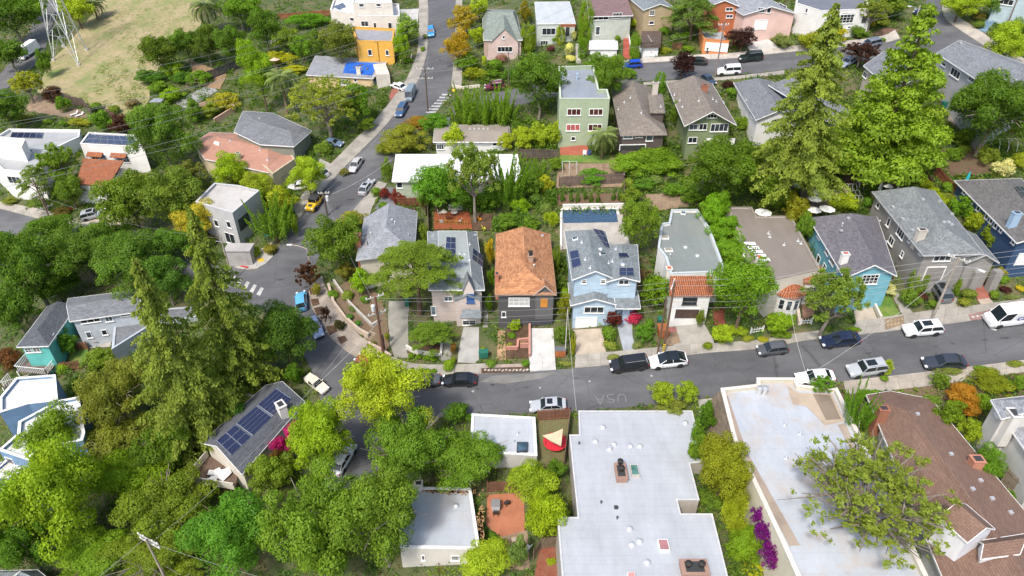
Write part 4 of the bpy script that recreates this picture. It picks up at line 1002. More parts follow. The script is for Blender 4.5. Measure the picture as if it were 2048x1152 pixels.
S('kerb_paint', [(462, 527), (498, 535), (497, 538), (461, 530)], concrete((.5, .05, .05)), 'red painted kerb at the left corner', 'kerb paint', off=.2, block=False)
for k, (x, y, w, t) in enumerate(((2008, 677, 24, 2.5), (1968, 680, 14, 2), (1905, 688, 10, 2), (1870, 694, 12, 1.6), (1735, 707, 20, 2), (1552, 734, 12, 1.6), (1150, 757, 14, 1.6), (1052, 775, 16, 1.6), (985, 770, 10, 5), (955, 778, 7, 3), (720, 780, 5, 8), (560, 560, 18, 2), (700, 400, 20, 2), (880, 120, 3, 9))): S('tar_patch', [(x - w / 2, y + .5), (x - w / 5, y - t / 2), (x + w / 2, y - w * .09), (x + w / 4, y + t / 2)], TAR, 'dark tar streak on the asphalt, ' + ['largest at the far right', 'second from the right', 'behind the charcoal sedan', 'faint one before the charcoal sedan', 'before the silver utility car', 'left of the white sedan', 'below the beige apron', 'below the white driveway', 'right of the black sedan', 'beside the round cover', 'before the cream pickup', 'below the street lamp', 'beside the uphill sedan', 'on the climbing street'][k], 'road patch', off=.056, th=.008, block=False)
for k, (x, y, r) in enumerate(((946, 783, 3), (1179, 763, 2.6), (1303, 752, 3), (1080, 776, 2.4))): S('manhole_cover', [(x + r * math.cos(a * .785), y + r * .7 * math.sin(a * .785)) for a in range(8)], IRON, 'pale round cover in the street, ' + ['below the black sedan', 'left of the black minivan', 'below the white car with glass roof', 'above the silver sedan'][k], 'manhole cover', off=.06, th=.01, block=False, kind='thing')
S('road_patch', [(985, 752), (1110, 745), (1085, 757), (1010, 768), (960, 764)], concrete((.22, .215, .2)), 'light dusty patch on the asphalt before the white driveway', 'road patch', off=.052, th=.008, block=False)
S('road_patch', [(640, 470), (720, 400), (728, 405), (652, 478)], concrete((.13, .13, .135)), 'lighter long repair strip on the climbing street', 'road patch', off=.052, th=.008, block=False)
# ================================================================ HOUSES
ST_W, ST_C = stucco((.72, .71, .68)), stucco((.55, .50, .42))
GREYSH = shingle((.20, .21, .225)); LGREY = shingle((.31, .325, .35)); BLUEG = shingle((.22, .25, .26)); BROWNG = shingle((.24, .205, .17)); DKSH = shingle((.105, .115, .13))
TILE = tilem((.48, .16, .065)); BRK = shingle((.34, .12, .07), (.42, .2, .12), .25, .09)
H = House('house', 'house with a light grey hipped roof and an orange brick chimney behind the cedar')
E_ = H.rect((712, 521), (829, 505), (729, 436), h=6.2); GT = plain((.45, .45, .45)); H.gable(E_, 2.6, LGREY, ST_C, hf=4.5, hb=.6, o=.5, trim=GT)
H.wins([(735, 552, 745, 572, 2), (778, 560, 800, 582, 2), (748, 545, 756, 556)]); H.garage(784, 590, 812, 604, plain((.7, .7, .68)))
H.chimney(716, 492, .9, .9, 2.0, BRK, down=6, which='a'); H.vent(783, 440, 'box'); H.vent(790, 448, 'pipe'); H.vent(817, 472, 'pipe', .08, .3); H.vent(742, 470); H.vent(735, 490, 'pipe', .1, .5, DARK)
H = House('house', 'gabled grey house with a deck roof and two black solar arrays')
E_ = H.rect((857, 580), (969, 580), (855, 463), h=6.4); H.deck(E_, 1.1, 1.7, BLUEG, flatroof((.28, .31, .30), 1.5), stucco((.50, .42, .38)), o=.4)
B = House.rect(H, (908, 600), (963, 600), (905, 560), base=(908, 655)); H.gable(B, .9, BLUEG, stucco((.52, .44, .40)), o=.2, hb=.1, trim=None)
T = H.rect((925, 583), (950, 583), (923, 566), h=6.2); H.gable(T, 2.2, BLUEG, stucco((.60, .52, .48)), o=.15, trim=None, hb=.05)
H.win(933, 588, 949, 606, 1, 1, plain((.05, .1, .25)), .12, plain((.02, .08, .25))); H.win(925, 640, 952, 650, 2, 1, TRIM); H.win(858, 612, 868, 630, 1); H.win(888, 592, 905, 602, 2)
H.garage(938, 655, 959, 664, plain((.12, .09, .1)), frame=None)
H.solar([(893, 475), (911, 476), (911, 524), (889, 522)], 2, 4); H.solar([(945, 497), (965, 512), (965, 537), (943, 520)], 2, 2)
for p in ((867, 472), (950, 471)): H.vent(*p, 'box')
for p in ((920, 507), (919, 518), (939, 489), (939, 520), (930, 508)): H.vent(*p, 'flash')
lowwall([(895, 615), (915, 603), (962, 605)], 1.0, .15, (.45, .38, .34), 'stepped parapet of the gabled grey house stair')
B = H.poly([(920, 636), (963, 636), (961, 626), (925, 626)], h=3.3); H.roof([[B[0], B[1], B[2] + V((0, 0, .7)), B[3] + V((0, 0, .7))]], BLUEG, .15, None)
H = House('house', 'charcoal house with a rust brown shingle roof and orange door')
OR = shingle((.47, .225, .105), (.24, .10, .045), .5, .26); GW = stucco((.075, .072, .074), .08)
E_ = H.rect((990, 589), (1113, 589), (992, 468), base=(992, 662)); H.gable(E_, 2.3, OR, GW, hf=3.6, hb=1.6, o=.45, trim=plain((.3, .2, .14)))
B = H.rect((1067, 590), (1112, 590), (1066, 576), base=(1069, 655)); H.gable(B, 1.6, OR, stucco((.11, .11, .11)), o=.3, trim=plain((.5, .4, .35)))
H.win(1017, 595, 1059, 612, 4, 2, TRIM, .1, plain((.42, .42, .4))); H.door(1081, 597, 1095, 614, plain((.5, .2, .03)), frame=None); H.garage(1058, 638, 1105, 655, plain((.05, .052, .06)), panels=3, frame=None); H.win(1003, 623, 1012, 634)
H.chimney(1061, 522, .7, .7, .9, stucco((.38, .25, .18)), pots=1); H.vent(1068, 535); H.vent(1084, 472, 'box'); H.chimney(994, 562, .5, .8, 1.2, stucco((.4, .16, .1)), down=3)
H = House('house', 'light blue two storey house with grey shingle roofs and solar panels')
BLW = siding((.42, .55, .66))
E_ = H.rect((1144, 560), (1236, 560), (1129, 462), h=7.6); H.gable(E_, 1.5, BLUEG, BLW, hb=2.2, o=.45)
B = H.rect((1212, 564), (1280, 563), (1212, 490), h=7.2); H.gable(B, .75, BLUEG, BLW, o=.4, hb=1)
B = H.rect((1141, 611), (1240, 611), (1136, 566), base=(1145, 662)); H.gable(B, 1.1, BLUEG, BLW, o=.5, hb=1)
B = H.rect((1232, 617), (1281, 617), (1225, 574), h=4.0); H.gable(B, .35, BLUEG, BLW, d='u', o=1.2)
H.wins([(1163, 559, 1173, 567, 1, 2), (1201, 559, 1211, 567, 1, 2), (1237, 559, 1258, 569, 2), (1168, 613, 1208, 626, 3)]); H.garage(1152, 636, 1192, 657, plain((.78, .78, .76)), panels=4)
H.solar([(1184, 458), (1205, 462), (1222, 500), (1209, 494)], 2, 3); H.solar([(1139, 504), (1157, 500), (1164, 532), (1145, 539)], 1, 2); H.solar([(1235, 507), (1253, 507), (1259, 516), (1237, 516)], 1, 1); H.solar([(1237, 537), (1266, 537), (1267, 553), (1238, 552)], 2, 2); H.solar([(1205, 572), (1222, 576), (1228, 597), (1213, 592)], 1, 1)
H.skylight([(1145, 477), (1156, 475), (1157, 479), (1146, 482)]); H.skylight([(1198, 507), (1210, 507), (1211, 511), (1200, 512)]); H.vent(1201, 499, 'dome'); H.vent(1246, 530, 'dome')
for p in ((1164, 485), (1171, 519), (1181, 536), (1217, 526), (1225, 523), (1232, 498)): H.vent(*p, 'flash')
H = House('house', 'white mission style house with a flat grey green roof and tiled porch')
GG = flatroof((.20, .225, .215), 2.6, amt=.2)
P_ = H.poly([(1340, 553), (1451, 549), (1418, 460), (1394, 424), (1342, 424), (1337, 450), (1322, 452), (1315, 500), (1330, 520)], h=5.6); H.flat(P_, GG, ST_W, .45, cap=plain((.45, .5, .52)))
B = H.rect((1339, 591), (1427, 591), (1338, 564), base=(1334, 658)); A_, B_, C_, D_ = B; H.walls(B, ST_W, .35); H.roof([[A_, B_, C_ + V((0, 0, 1.0)), D_ + V((0, 0, 1.0))]], TILE, .2, None)
H.win(1365, 595, 1394, 609, 3, 2, DARK); H.garage(1350, 618, 1397, 636, wood((.10, .06, .045))); H.solar([(1306, 416), (1336, 415), (1334, 432), (1308, 433)], 3, 2)
H.skylight([(1362, 424), (1371, 425), (1371, 430), (1361, 429)]); H.skylight([(1321, 473), (1336, 473), (1338, 479), (1323, 479)], plain((.28, .26, .2))); H.skylight([(1328, 498), (1343, 498), (1346, 504), (1330, 504)], plain((.28, .26, .2))); H.vent(1371, 495, 'dome'); H.vent(1395, 512, 'dome'); H.vent(1340, 514)
H.chimney(1337, 545, .8, .8, .7, stucco((.6, .57, .52)), cap=plain((.5, .12, .05)))
H = House('house', 'cream mission house with a flat taupe roof and round red tiled turret')
TP = flatroof((.21, .18, .155), 3.4, amt=.12)
P_ = H.poly([(1545, 563), (1640, 541), (1582, 434), (1513, 434), (1503, 416), (1454, 416), (1476, 468), (1499, 523)], h=6.0); H.flat(P_, TP, stucco((.62, .58, .50)), .15, cap=plain((.26, .225, .19)))
P = G(1567, 612); zt = zat(P, 579); b = MB(); b.lathe(V((P.x, P.y, P.z - .5)), [(2.0, 0), (2.0, zt - P.z + .5)], 18); b.build('turret', ST_W, H.root); b = MB(); b.lathe(V((P.x, P.y, zt)), [(2.35, 0), (2.3, .12), (1.3, .8), (.1, 1.3)], 22); b.build('turret_roof', TILE, H.root)
for k in range(4):
    a = R(-125 + k * 28); c = V((P.x + math.cos(a) * 2.02, P.y + math.sin(a) * 2.02, zt - 1.3)); n = V((math.cos(a), math.sin(a), 0)); u = V((-n.y, n.x, 0)); b = MB(); b.box(c, u * .8, n * .1, V((0, 0, 1.7))); w = b.build('window', TRIM, H.root); b = MB(); b.box(c + n * .05, u * .6, n * .05, V((0, 0, 1.45))); b.build('pane', glass(), w)
B = H.rect((1608, 566), (1648, 566), (1600, 541), h=4.2); A_, B_, C_, D_ = B; H.walls(B, stucco((.66, .62, .56)), .2); H.roof([[A_, B_, C_ + V((0, 0, .9)), D_ + V((0, 0, .9))]], TILE, .18, None); H.door(1612, 576, 1630, 594, DARK, frame=None)
for p in ((1537, 467), (1540, 474), (1568, 490), (1596, 482), (1602, 487)): H.vent(*p, 'flash')
H.wins([(1463, 462, 1470, 484, 1, 2), (1484, 510, 1492, 535, 1, 2)]); H.chimney(1517, 525, .8, 1.2, .8, ST_W, cap=plain((.5, .1, .05)))
b = MB()
for k in range(5): b.box(At(1500 + k * 7, 487 + k * 8, P_[0].z + .35), V((1.6, 0, 0)), V((0, .8, 0)), V((0, 0, .06)))
b.build('roof_board', plain((.75, .75, .73)), H.root)
steps([(1604, 640), (1628, 632), (1618, 590), (1602, 594)], 9, concrete((.45, .26, .17)), 'orange brown entry steps up to the turreted house')
H = House('house', 'sky blue house with a violet grey gambrel roof and white windows')
SB = siding((.17, .42, .50)); VG = shingle((.165, .155, .175))
E_ = H.poly([(1689, 556), (1794, 552), (1754, 434), (1617, 435)], h=6.3); H.gable(E_, 1.9, VG, SB, hb=2.2, o=.45)
H.wins([(1723, 549, 1756, 568, 4, 3), (1620, 446, 1628, 464, 1, 2), (1635, 460, 1643, 480, 1, 2), (1633, 508, 1641, 530), (1645, 525, 1653, 543, 1, 2), (1651, 490, 1660, 512, 2), (1660, 506, 1672, 532, 3)])
H.chimney(1686, 524, .9, .7, 1.3, ST_W, cap=plain((.4, .12, .1))); H.vent(1683, 462, 'box'); H.vent(1684, 452); H.vent(1697, 437, 'box'); H.vent(1763, 442); H.vent(1772, 486, 'pipe')
H = House('house', 'large grey stucco house with a broad blue grey shingle roof')
GS = stucco((.27, .255, .235)); WR = shingle((.215, .235, .24))
E_ = H.poly([(1847, 511), (1968, 508), (1868, 381), (1744, 383)], h=7.0); H.gable(E_, 2.0, WR, GS, hf=3.0, hb=2.5, o=.5, trim=GT)
B = H.rect((1932, 526), (1999, 526), (1888, 468), h=5.0); H.gable(B, 1.3, WR, GS, o=.5, hb=1, trim=GT)
H.wins([(1867, 510, 1902, 522, 3), (1753, 403, 1760, 417), (1774, 433, 1781, 456, 1), (1793, 452, 1811, 478, 3, 1), (1777, 471, 1789, 492, 2, 1), (1801, 500, 1808, 517, 1, 2), (1816, 477, 1822, 486), (1838, 503, 1844, 511)])
H.chimney(1838, 478, 1.1, .7, 1.4, stucco((.5, .46, .4))); H.garage(1850, 535, 1885, 560, plain((.24, .22, .2)), panels=3)
for p in ((1786, 414), (1806, 438), (1825, 461), (1846, 399), (1878, 403), (1903, 429), (1887, 445), (1896, 445), (1902, 450)): H.vent(*p, 'box')
for x in (1938, 1978):
    P = G(x, 580); b = MB(); b.box(P + V((0, 0, 1)), V((1.0, 0, 0)), V((0, 1.0, 0)), V((0, 0, 4.4))); b.build('column', GS, H.root)
H = House('house', 'navy blue house with a brown grey hipped roof at the right edge')
NV = siding((.035, .075, .16))
E_ = H.poly([(2034, 486), (2165, 484), (2042, 357), (1909, 361)], h=6.2); H.gable(E_, 1.7, shingle((.15, .145, .14)), NV, hb=3.5, hf=0, o=.45)
H.wins([(1925, 378, 1933, 390), (1940, 396, 1948, 408), (1953, 410, 1961, 424), (1970, 425, 1978, 440), (1979, 434, 1987, 449), (1988, 443, 1996, 458), (1999, 455, 2006, 466), (2023, 477, 2032, 490)])
H.chimney(2022, 452, 1.0, .8, 2.0, stucco((.3, .42, .55))); H.solar([(2028, 374), (2044, 374), (2060, 392), (2044, 396)], 2, 2); H.garage(2034, 508, 2060, 530, plain((.75, .75, .73)), panels=3)
# ---- upper row
H = House('house', 'tall sage green flat roofed house with four red trimmed windows')
SG = stucco((.33, .40, .27)); CAPG = stucco((.5, .54, .42))
P_ = H.poly([(1119, 205), (1219, 205), (1214, 186), (1197, 186), (1187, 138), (1116, 140)], h=9.0); H.flat(P_, flatroof((.24, .27, .31), 2.2, amt=.3), SG, .7, cap=CAPG)
for (a, c) in (((1134, 217), (1162, 231)), ((1178, 217), (1206, 231)), ((1132, 248), (1160, 262)), ((1176, 248), (1204, 262))): H.win(*a, *c, 3, 1, TRIM, .12, glass((.07, .02, .02)))
H.win(1142, 273, 1151, 281); H.vent(1154, 160, 'pipe', .25, 1.2, plain((.35, .5, .62))); H.vent(1138, 155); H.vent(1174, 160)
H = House('house', 'dark brown shingled house with a taupe hipped roof')
BW = siding((.10, .075, .07))
E_ = H.rect((1241, 271), (1334, 269), (1221, 175), h=6.6); H.gable(E_, 2.4, BROWNG, BW, hf=4.0, hb=3.5, o=.5, trim=plain((.25, .22, .2)))
B = H.rect((1300, 225), (1331, 225), (1296, 188), h=7.2); H.gable(B, .5, BROWNG, BW, hf=.5, hb=.5, o=.3, trim=None)
H.wins([(1246, 270, 1266, 277, 2), (1270, 269, 1286, 275, 2), (1292, 268, 1306, 282, 1)]); H.chimney(1309, 178, 1.0, .8, 2.2, stucco((.5, .45, .4)), down=5)
for p in ((1261, 196), (1249, 205), (1297, 198), (1321, 214), (1283, 226), (1237, 219)): H.vent(*p, 'flash')
H.door(1240, 290, 1290, 300, plain((.03, .03, .03)), name='porch_shade_panel')  # near-black slab; the shade inside the porch is put into its colour
H = House('house', 'olive green craftsman house with a brown grey gabled roof and white trim')
OG = siding((.20, .25, .13))
E_ = H.rect((1369, 252), (1473, 250), (1334, 168), h=6.8); H.gable(E_, 2.5, BROWNG, OG, hb=2.6, o=.9)
H.wins([(1414, 228, 1434, 236, 3), (1378, 248, 1396, 260, 2), (1398, 247, 1414, 260, 2), (1421, 247, 1456, 263, 4), (1376, 274, 1394, 286, 2)]); H.chimney(1408, 182, 1.1, .8, 1.1, BRK)
for p in ((1349, 190), (1360, 201), (1365, 214), (1398, 202), (1425, 199), (1447, 206), (1432, 204)): H.vent(*p, 'flash')
b = MB(); q = G(1438, 285, 3.0); b.box(q, V((5, 0, 0)), V((0, 1.4, 0)), V((0, 0, .2))); b.box(q + V((0, -.65, .6)), V((5, 0, 0)), V((0, .08, 0)), V((0, 0, .9))); b.build('balcony', TRIM, H.root)
H = House('house', 'white house with a slate blue roof half hidden behind the redwood')
E_ = H.rect((1512, 240), (1600, 236), (1467, 165), h=5.6); H.gable(E_, 1.6, GREYSH, ST_W, hb=2.6, o=.4); H.wins([(1497, 212, 1504, 227, 1, 2), (1502, 222, 1508, 236)]); H.vent(1490, 207)
H = House('house', 'navy craftsman house with a dark grey roof and white window band')
E_ = H.rect((1668, 250), (1732, 244), (1600, 165), h=6.6); H.gable(E_, 2.0, GREYSH, NV, hb=2, o=.6); H.wins([(1676, 240, 1690, 252, 2), (1692, 237, 1706, 249, 2), (1707, 234, 1722, 246, 2)]); H.chimney(1700, 168, 1.0, .9, 3.6, stucco((.05, .12, .22)), down=5)
for p in ((1665, 131), (1677, 147), (1694, 164), (1709, 182)): H.vent(*p, 'box')
H = House('house', 'beige walled house with a light grey roof behind the tall lime green tree')
E_ = H.poly([(1727, 131), (1790, 185), (1850, 140), (1780, 95)], h=6.5); H.gable(E_, 1.3, GREYSH, stucco((.45, .39, .3)), d='u', hf=2, hb=2.5, o=.5); H.wins([(1726, 143, 1735, 156, 2), (1740, 150, 1745, 158)])
H = House('house', 'long pale grey house with a wide slate roof at the right')
E_ = H.poly([(1873, 106), (2000, 190), (2110, 150), (1920, 80)], h=6.0); H.gable(E_, 1.8, shingle((.22, .235, .25)), stucco((.40, .40, .40)), d='u', hf=3, hb=3, o=.5); H.wins([(1883, 124, 1893, 133), (1900, 137, 1922, 156, 3), (1936, 153, 1955, 166, 3), (1925, 180, 1938, 195, 2)]); H.vent(1921, 86, 'box'); H.vent(1998, 139, 'box', mat=plain((.7, .65, .35))); H.vent(2030, 160, 'box')
H = House('house', 'pale blue house with blue front stairs at the top right corner')
E_ = H.rect((1985, 2), (2100, 20), (1975, -30), base=(1995, 40)); H.gable(E_, 2, LGREY, siding((.42, .52, .56)), hb=1, o=.4); H.wins([(1997, -2, 2028, 10, 3)])
steps([(1955, 60), (1972, 66), (1990, 44), (1976, 38)], 9, concrete((.22, .35, .45)), 'blue painted lower stairs at the top right corner'); steps([(1977, 38), (1990, 43), (1985, 12), (1978, 10)], 8, concrete((.24, .36, .46)), 'blue painted upper stairs at the top right corner')
H = House('house', 'bright white mission house with arched porch and dark tiled window')
P_ = H.poly([(1640, 28), (1736, 24), (1730, -6), (1595, -8), (1590, 12)], h=6.3); H.flat(P_, flatroof((.14, .15, .18), 2), ST_W, .6); H.wins([(1679, 29, 1707, 46, 4, 3), (1611, 12, 1616, 22), (1695, 52, 1702, 57), (1682, 18, 1710, 21)])
B = H.rect((1722, 30), (1742, 30), (1720, 14), h=4); H.flat(B, TILE, ST_W, .3); H.door(1724, 32, 1733, 46, DARK, frame=None)
H = House('house', 'pale pink house with white garage and grey roof')
E_ = H.rect((1487, 30), (1594, 27), (1478, -30), h=6.5); H.gable(E_, 1.6, LGREY, stucco((.66, .46, .40)), hb=2, o=.4); H.wins([(1559, 10, 1575, 21, 2), (1515, 15, 1530, 25, 3, 2), (1534, 14, 1542, 26)]); H.garage(1509, 41, 1533, 60, TRIM, panels=3)
H = House('house', 'orange brown house with white windows behind the big cedar')
E_ = H.rect((1418, 12), (1478, 12), (1405, -30), h=7.2); H.gable(E_, 1.2, LGREY, siding((.42, .13, .05)), hb=1, o=.3); H.wins([(1451, 15, 1466, 22, 2), (1452, 29, 1466, 36, 2)])
H = House('house', 'tan house with a grey gabled roof above the raised garage terrace')
E_ = H.rect((1287, 20), (1352, 18), (1284, -30), h=6.4); H.gable(E_, 1.2, BLUEG, siding((.42, .33, .2)), hb=1, o=.3); H.wins([(1299, 20, 1309, 31, 2, 3), (1298, 42, 1308, 49)])
H = House('garage', 'small white gabled garage below a dark timber terrace', 'garage')
E_ = H.rect((1286, 90), (1319, 90), (1290, 78), base=(1286, 118)); H.gable(E_, .8, plain((.4, .37, .33)), ST_W, o=.15); H.garage(1290, 92, 1315, 113, TRIM, panels=3)
b = MB(); q = H.rect((1281, 84), (1322, 84), (1284, 62), h=4.0); b.hexa([p - V((0, 0, 1.2)) for p in q], q); b.build('terrace', wood((.13, .09, .07)), H.root)
H = House('house', 'grey green house with a mauve roof and brick basement')
E_ = H.rect((1178, 33), (1266, 31), (1170, -30), h=6.6); H.gable(E_, 1.6, shingle((.23, .145, .14)), siding((.45, .48, .42)), d='u', hf=.5, hb=.5, o=.4)
H.wins([(1186, 32, 1217, 40, 3, 1), (1224, 24, 1243, 35, 3)]); H.walls(H.rect((1180, 50), (1235, 48), (1180, 30), base=(1183, 72)), BRK, .1); H.win(1191, 53, 1200, 70, 1)
steps([(1246, 117), (1262, 117), (1258, 70), (1247, 70)], 14, concrete((.50, .12, .08)), 'long flight of bright red steps beside a white rail'); lowwall([(1263, 117), (1256, 70)], .9, .12, (.7, .7, .68), 'white stair rail beside the long red steps')
H = House('garage', 'low garage with a white flat roof below the brick basement', 'garage')
E_ = H.rect((1178, 98), (1236, 98), (1179, 80), base=(1180, 122)); H.flat(E_, flatroof((.6, .6, .6), 2), stucco((.6, .58, .54)), .12, edge=True, o=.3); H.garage(1182, 101, 1232, 118, TRIM, panels=3)
H = House('house', 'pale grey green cottage with a ribbed light metal roof')
E_ = H.rect((1074, 47), (1151, 46), (1069, 8), h=5.2); A_, B_, C_, D_ = E_; H.walls(E_, stucco((.50, .54, .50)), .1); H.roof([[A_, B_, C_ + V((0, 0, .5)), D_ + V((0, 0, .5))]], flatroof((.44, .47, .48), 1.4, amt=.1), .3)
H.wins([(1084, 56, 1111, 70, 3), (1081, 81, 1096, 90, 3)]); H.door(1131, 54, 1139, 72, DARK); b = MB(); b.box(At(1136, 50, A_.z - .1) - V((0, .4, 0)), V((3.4, 0, 0)), V((0, .6, 0)), V((0, 0, .5))); b.build('porch_roof', TILE, H.root); H.vent(1116, 23, 'box')
H = House('house', 'pink stucco cottage with a swooping grey green gabled roof')
PK = stucco((.55, .42, .38)); GRN = shingle((.26, .30, .26))
E_ = H.rect((967, 80), (1045, 80), (964, 18), h=5.0); H.gable(E_, 2.6, GRN, PK, d='u', hf=1.5, hb=1.5, o=.3)
B = H.rect((981, 84), (1038, 84), (981, 55), h=4.6); H.gable(B, 3.0, GRN, PK, o=.2, hb=0, trim=None); H.wins([(995, 93, 1025, 104, 4), (1005, 71, 1010, 78)]); H.door(968, 82, 976, 112, plain((.42, .3, .25)), frame=None)
H = House('house', 'white stepped house with two black solar arrays at the top')
CR = stucco((.62, .58, .52)); WF = flatroof((.72, .72, .70), 3, amt=.12)
P_ = H.poly([(661, 24), (716, 32), (718, 36), (800, 36), (798, 12), (715, 4), (668, 2)], h=6.0); H.flat(P_, WF, CR, .5, cap=TRIM); H.wins([(700, 35, 708, 42), (722, 42, 737, 53, 2), (747, 45, 753, 57), (776, 45, 784, 57)])
H.solar([(666, 14), (686, 6), (693, 14), (678, 21)], 2, 2); H.solar([(735, 20), (771, 7), (781, 13), (742, 28)], 4, 2); H.chimney(762, 33, .7, .6, .8, CR)
B = H.rect((706, 10), (785, 10), (702, -30), h=9); H.flat(B, WF, CR, .4); H.win(718, 0, 728, 7); H.win(752, 0, 762, 6)
H = House('house', 'bright yellow stucco house with a flat grey roof')
YL = stucco((.66, .36, .06)); P_ = H.poly([(714, 86), (786, 88), (790, 62), (704, 58)], h=5.6); H.flat(P_, flatroof((.27, .28, .31), 2.2), YL, .55); H.wins([(736, 99, 744, 111), (771, 100, 778, 111)]); H.chimney(752, 92, .8, .7, 1.0, YL, down=5)
H = House('house', 'peach house with a blue tarpaulin over its grey roof')
PCH = stucco((.62, .45, .27)); E_ = H.poly([(612, 150), (746, 157), (777, 128), (632, 118)], h=3.4); H.walls(E_, PCH, .35); H.roof([[E_[0], E_[1], E_[2] + V((0, 0, .8)), E_[3] + V((0, 0, .8))]], LGREY, .2)
r = H.quad([(693, 124), (756, 127), (744, 151), (686, 146)], .08, .04); q, n = r; b = MB(); m_ = V()
b.hexa([p - n * .05 for p in q], q); tp = b.build('tarpaulin', stucco((.01, .12, .55), .3), H.root)
for (x0, y0, x1, y1) in ((706, 136, 727, 130), (733, 141, 736, 137), (720, 134, 726, 140)):
    a, d = H.hit(x0, y0)[0], H.hit(x1, y1)[0]; c = MB(); c.tube(a + n * .2, d + n * .2, .12, 4); c.build('batten', plain((.2, .15, .12)), tp)
H.wins([(646, 151, 657, 158), (708, 157, 714, 164), (676, 158, 698, 170, 3), (745, 150, 752, 166)]); H.chimney(718, 148, .9, .8, 1.5, stucco((.7, .62, .5)), cap=plain((.1, .25, .5)))
H.walls(H.rect((752, 150), (780, 148), (745, 128), base=(752, 178)), stucco((.6, .55, .48)), .1)
H = House('house', 'olive house with a dark grey gabled roof behind the orange shingled house')
H.hip([(468, 264), (520, 289), (588, 293), (624, 262), (545, 226), (486, 222)], 4.8, [(508, 240), (580, 262)], [0, 0, 1, 1, 0, 0], 1.2, GREYSH, stucco((.2, .21, .17))); H.vent(557, 270, 'box'); H.vent(519, 238, 'box')
H = House('house', 'cream house with a salmon shingled hip roof and chimney')
SLM = shingle((.42, .22, .15), (.36, .19, .14)); H.hip([(410, 318), (537, 345), (584, 306), (522, 270), (420, 264), (386, 286)], 4.2, [(440, 275), (535, 296)], [0, 1, 1, 1, 0, 0], 1.5, SLM, stucco((.55, .46, .30))); H.chimney(478, 318, .8, .7, 1.2, stucco((.6, .55, .45)), cap=DARK)
B = H.poly([(545, 349), (590, 318), (575, 300), (525, 330)], h=4.0); H.flat(B, SLM, stucco((.5, .42, .28)), .05); H.door(563, 345, 585, 362, plain((.4, .34, .24)), name='garage_door', frame=None); H.skylight([(430, 284), (440, 286), (439, 292), (428, 289)], plain((.7, .7, .7)))
for p in ((437, 289), (461, 282), (520, 300), (535, 320)): H.vent(*p, 'flash')
H = House('house', 'white house with dark solar roof, small tiled awnings and an orange tile roof')
B = H.poly([(161, 290), (288, 297), (268, 272), (178, 267)], h=6.6); H.flat(B, flatroof((.1, .12, .15), 2), ST_W, .25); H.solar([(180, 270), (262, 274), (276, 292), (170, 286)], 7, 2)
B2 = H.poly([(152, 367), (216, 371), (252, 335), (172, 330)], h=4.6); A_, B_, C_, D_ = B2; H.walls(B2, ST_W, .3); H.roof([[A_, B_, C_ + V((0, 0, 1.5)), D_ + V((0, 0, 1.5))]], TILE, .2, None)
H.wins([(180, 369, 207, 383, 3, 3, TRIM), (184, 308, 198, 321, 2), (200, 309, 214, 322, 2), (234, 311, 246, 323, 2), (246, 312, 259, 325, 2)]); H.garage(166, 395, 204, 414, TRIM, panels=4)
for (x, y) in ((193, 305), (240, 307)):
    t = H.hit(x, y + 6, 'w')
    if t: p, n = t; u = V((-n.y, n.x, 0)); b = MB(); p = p + V((0, 0, .6)); b.hexa([p - u * 1.7 + n * .9 - V((0, 0, .55)), p + u * 1.7 + n * .9 - V((0, 0, .55)), p + u * 1.7, p - u * 1.7][::1], [x_ + V((0, 0, .15)) for x_ in [p - u * 1.7 + n * .9 - V((0, 0, .55)), p + u * 1.7 + n * .9 - V((0, 0, .55)), p + u * 1.7, p - u * 1.7]]); b.build('awning', TILE, H.root)
H = House('house', 'white house with stepped flat roofs at the far left')
P_ = H.poly([(8, 345), (78, 352), (100, 306), (160, 278), (162, 264), (20, 262), (-40, 300)], h=6.0); H.flat(P_, flatroof((.36, .37, .37), 2), ST_W, .5, cap=TRIM); H.win(17, 353, 42, 367, 3); H.solar([(25, 265), (88, 266), (84, 278), (20, 276)], 5, 1); H.vent(62, 302, 'box', mat=plain((.1, .15, .25))); H.vent(20, 345, 'pipe')
B = H.poly([(-10, 292), (45, 298), (52, 282), (-10, 276)], h=8.2); H.flat(B, WF, ST_W, .4)
H = House('house', 'modern pale grey house with a flat weathered roof and angled bay window')
P_ = H.poly([(392, 408), (466, 430), (520, 385), (478, 375), (430, 370)], h=6.8); H.flat(P_, flatroof((.48, .46, .43), 4, amt=.5), stucco((.42, .42, .42)), .4, cap=stucco((.5, .5, .5))); H.wins([(429, 440, 437, 452), (454, 443, 462, 455), (452, 467, 470, 486, 2), (476, 430, 500, 455, 2, 3, DARK)])
b = MB(); q = G(478, 495, 3.0); b.box(q, V((4.5, 0, 0)), V((0, 2.5, 0)), V((0, 0, .25))); b.box(q - V((0, 0, 1.6)), V((4.2, 0, 0)), V((0, 2.2, 0)), V((0, 0, 3))); b.build('balcony', stucco((.4, .38, .36)), H.root)
H = House('house', 'low house with a taupe gravel roof behind the bamboo')
E_ = H.rect((866, 284), (1022, 284), (870, 250), h=3.6); H.gable(E_, .5, flatroof((.28, .24, .2), 2.5), ST_W, d='u', hf=.3, hb=.3, o=.5); H.wins([(873, 288, 888, 299, 3), (985, 285, 1002, 292, 2)]); H.vent(921, 262, 'box'); [H.vent(940 + k * 9, 258, 'flash') for k in range(5)]; H.chimney(896, 250, .5, .5, 1.5, metal((.35, .4, .45)))
H = House('house', 'long house with a bright white flat roof and sage walls')
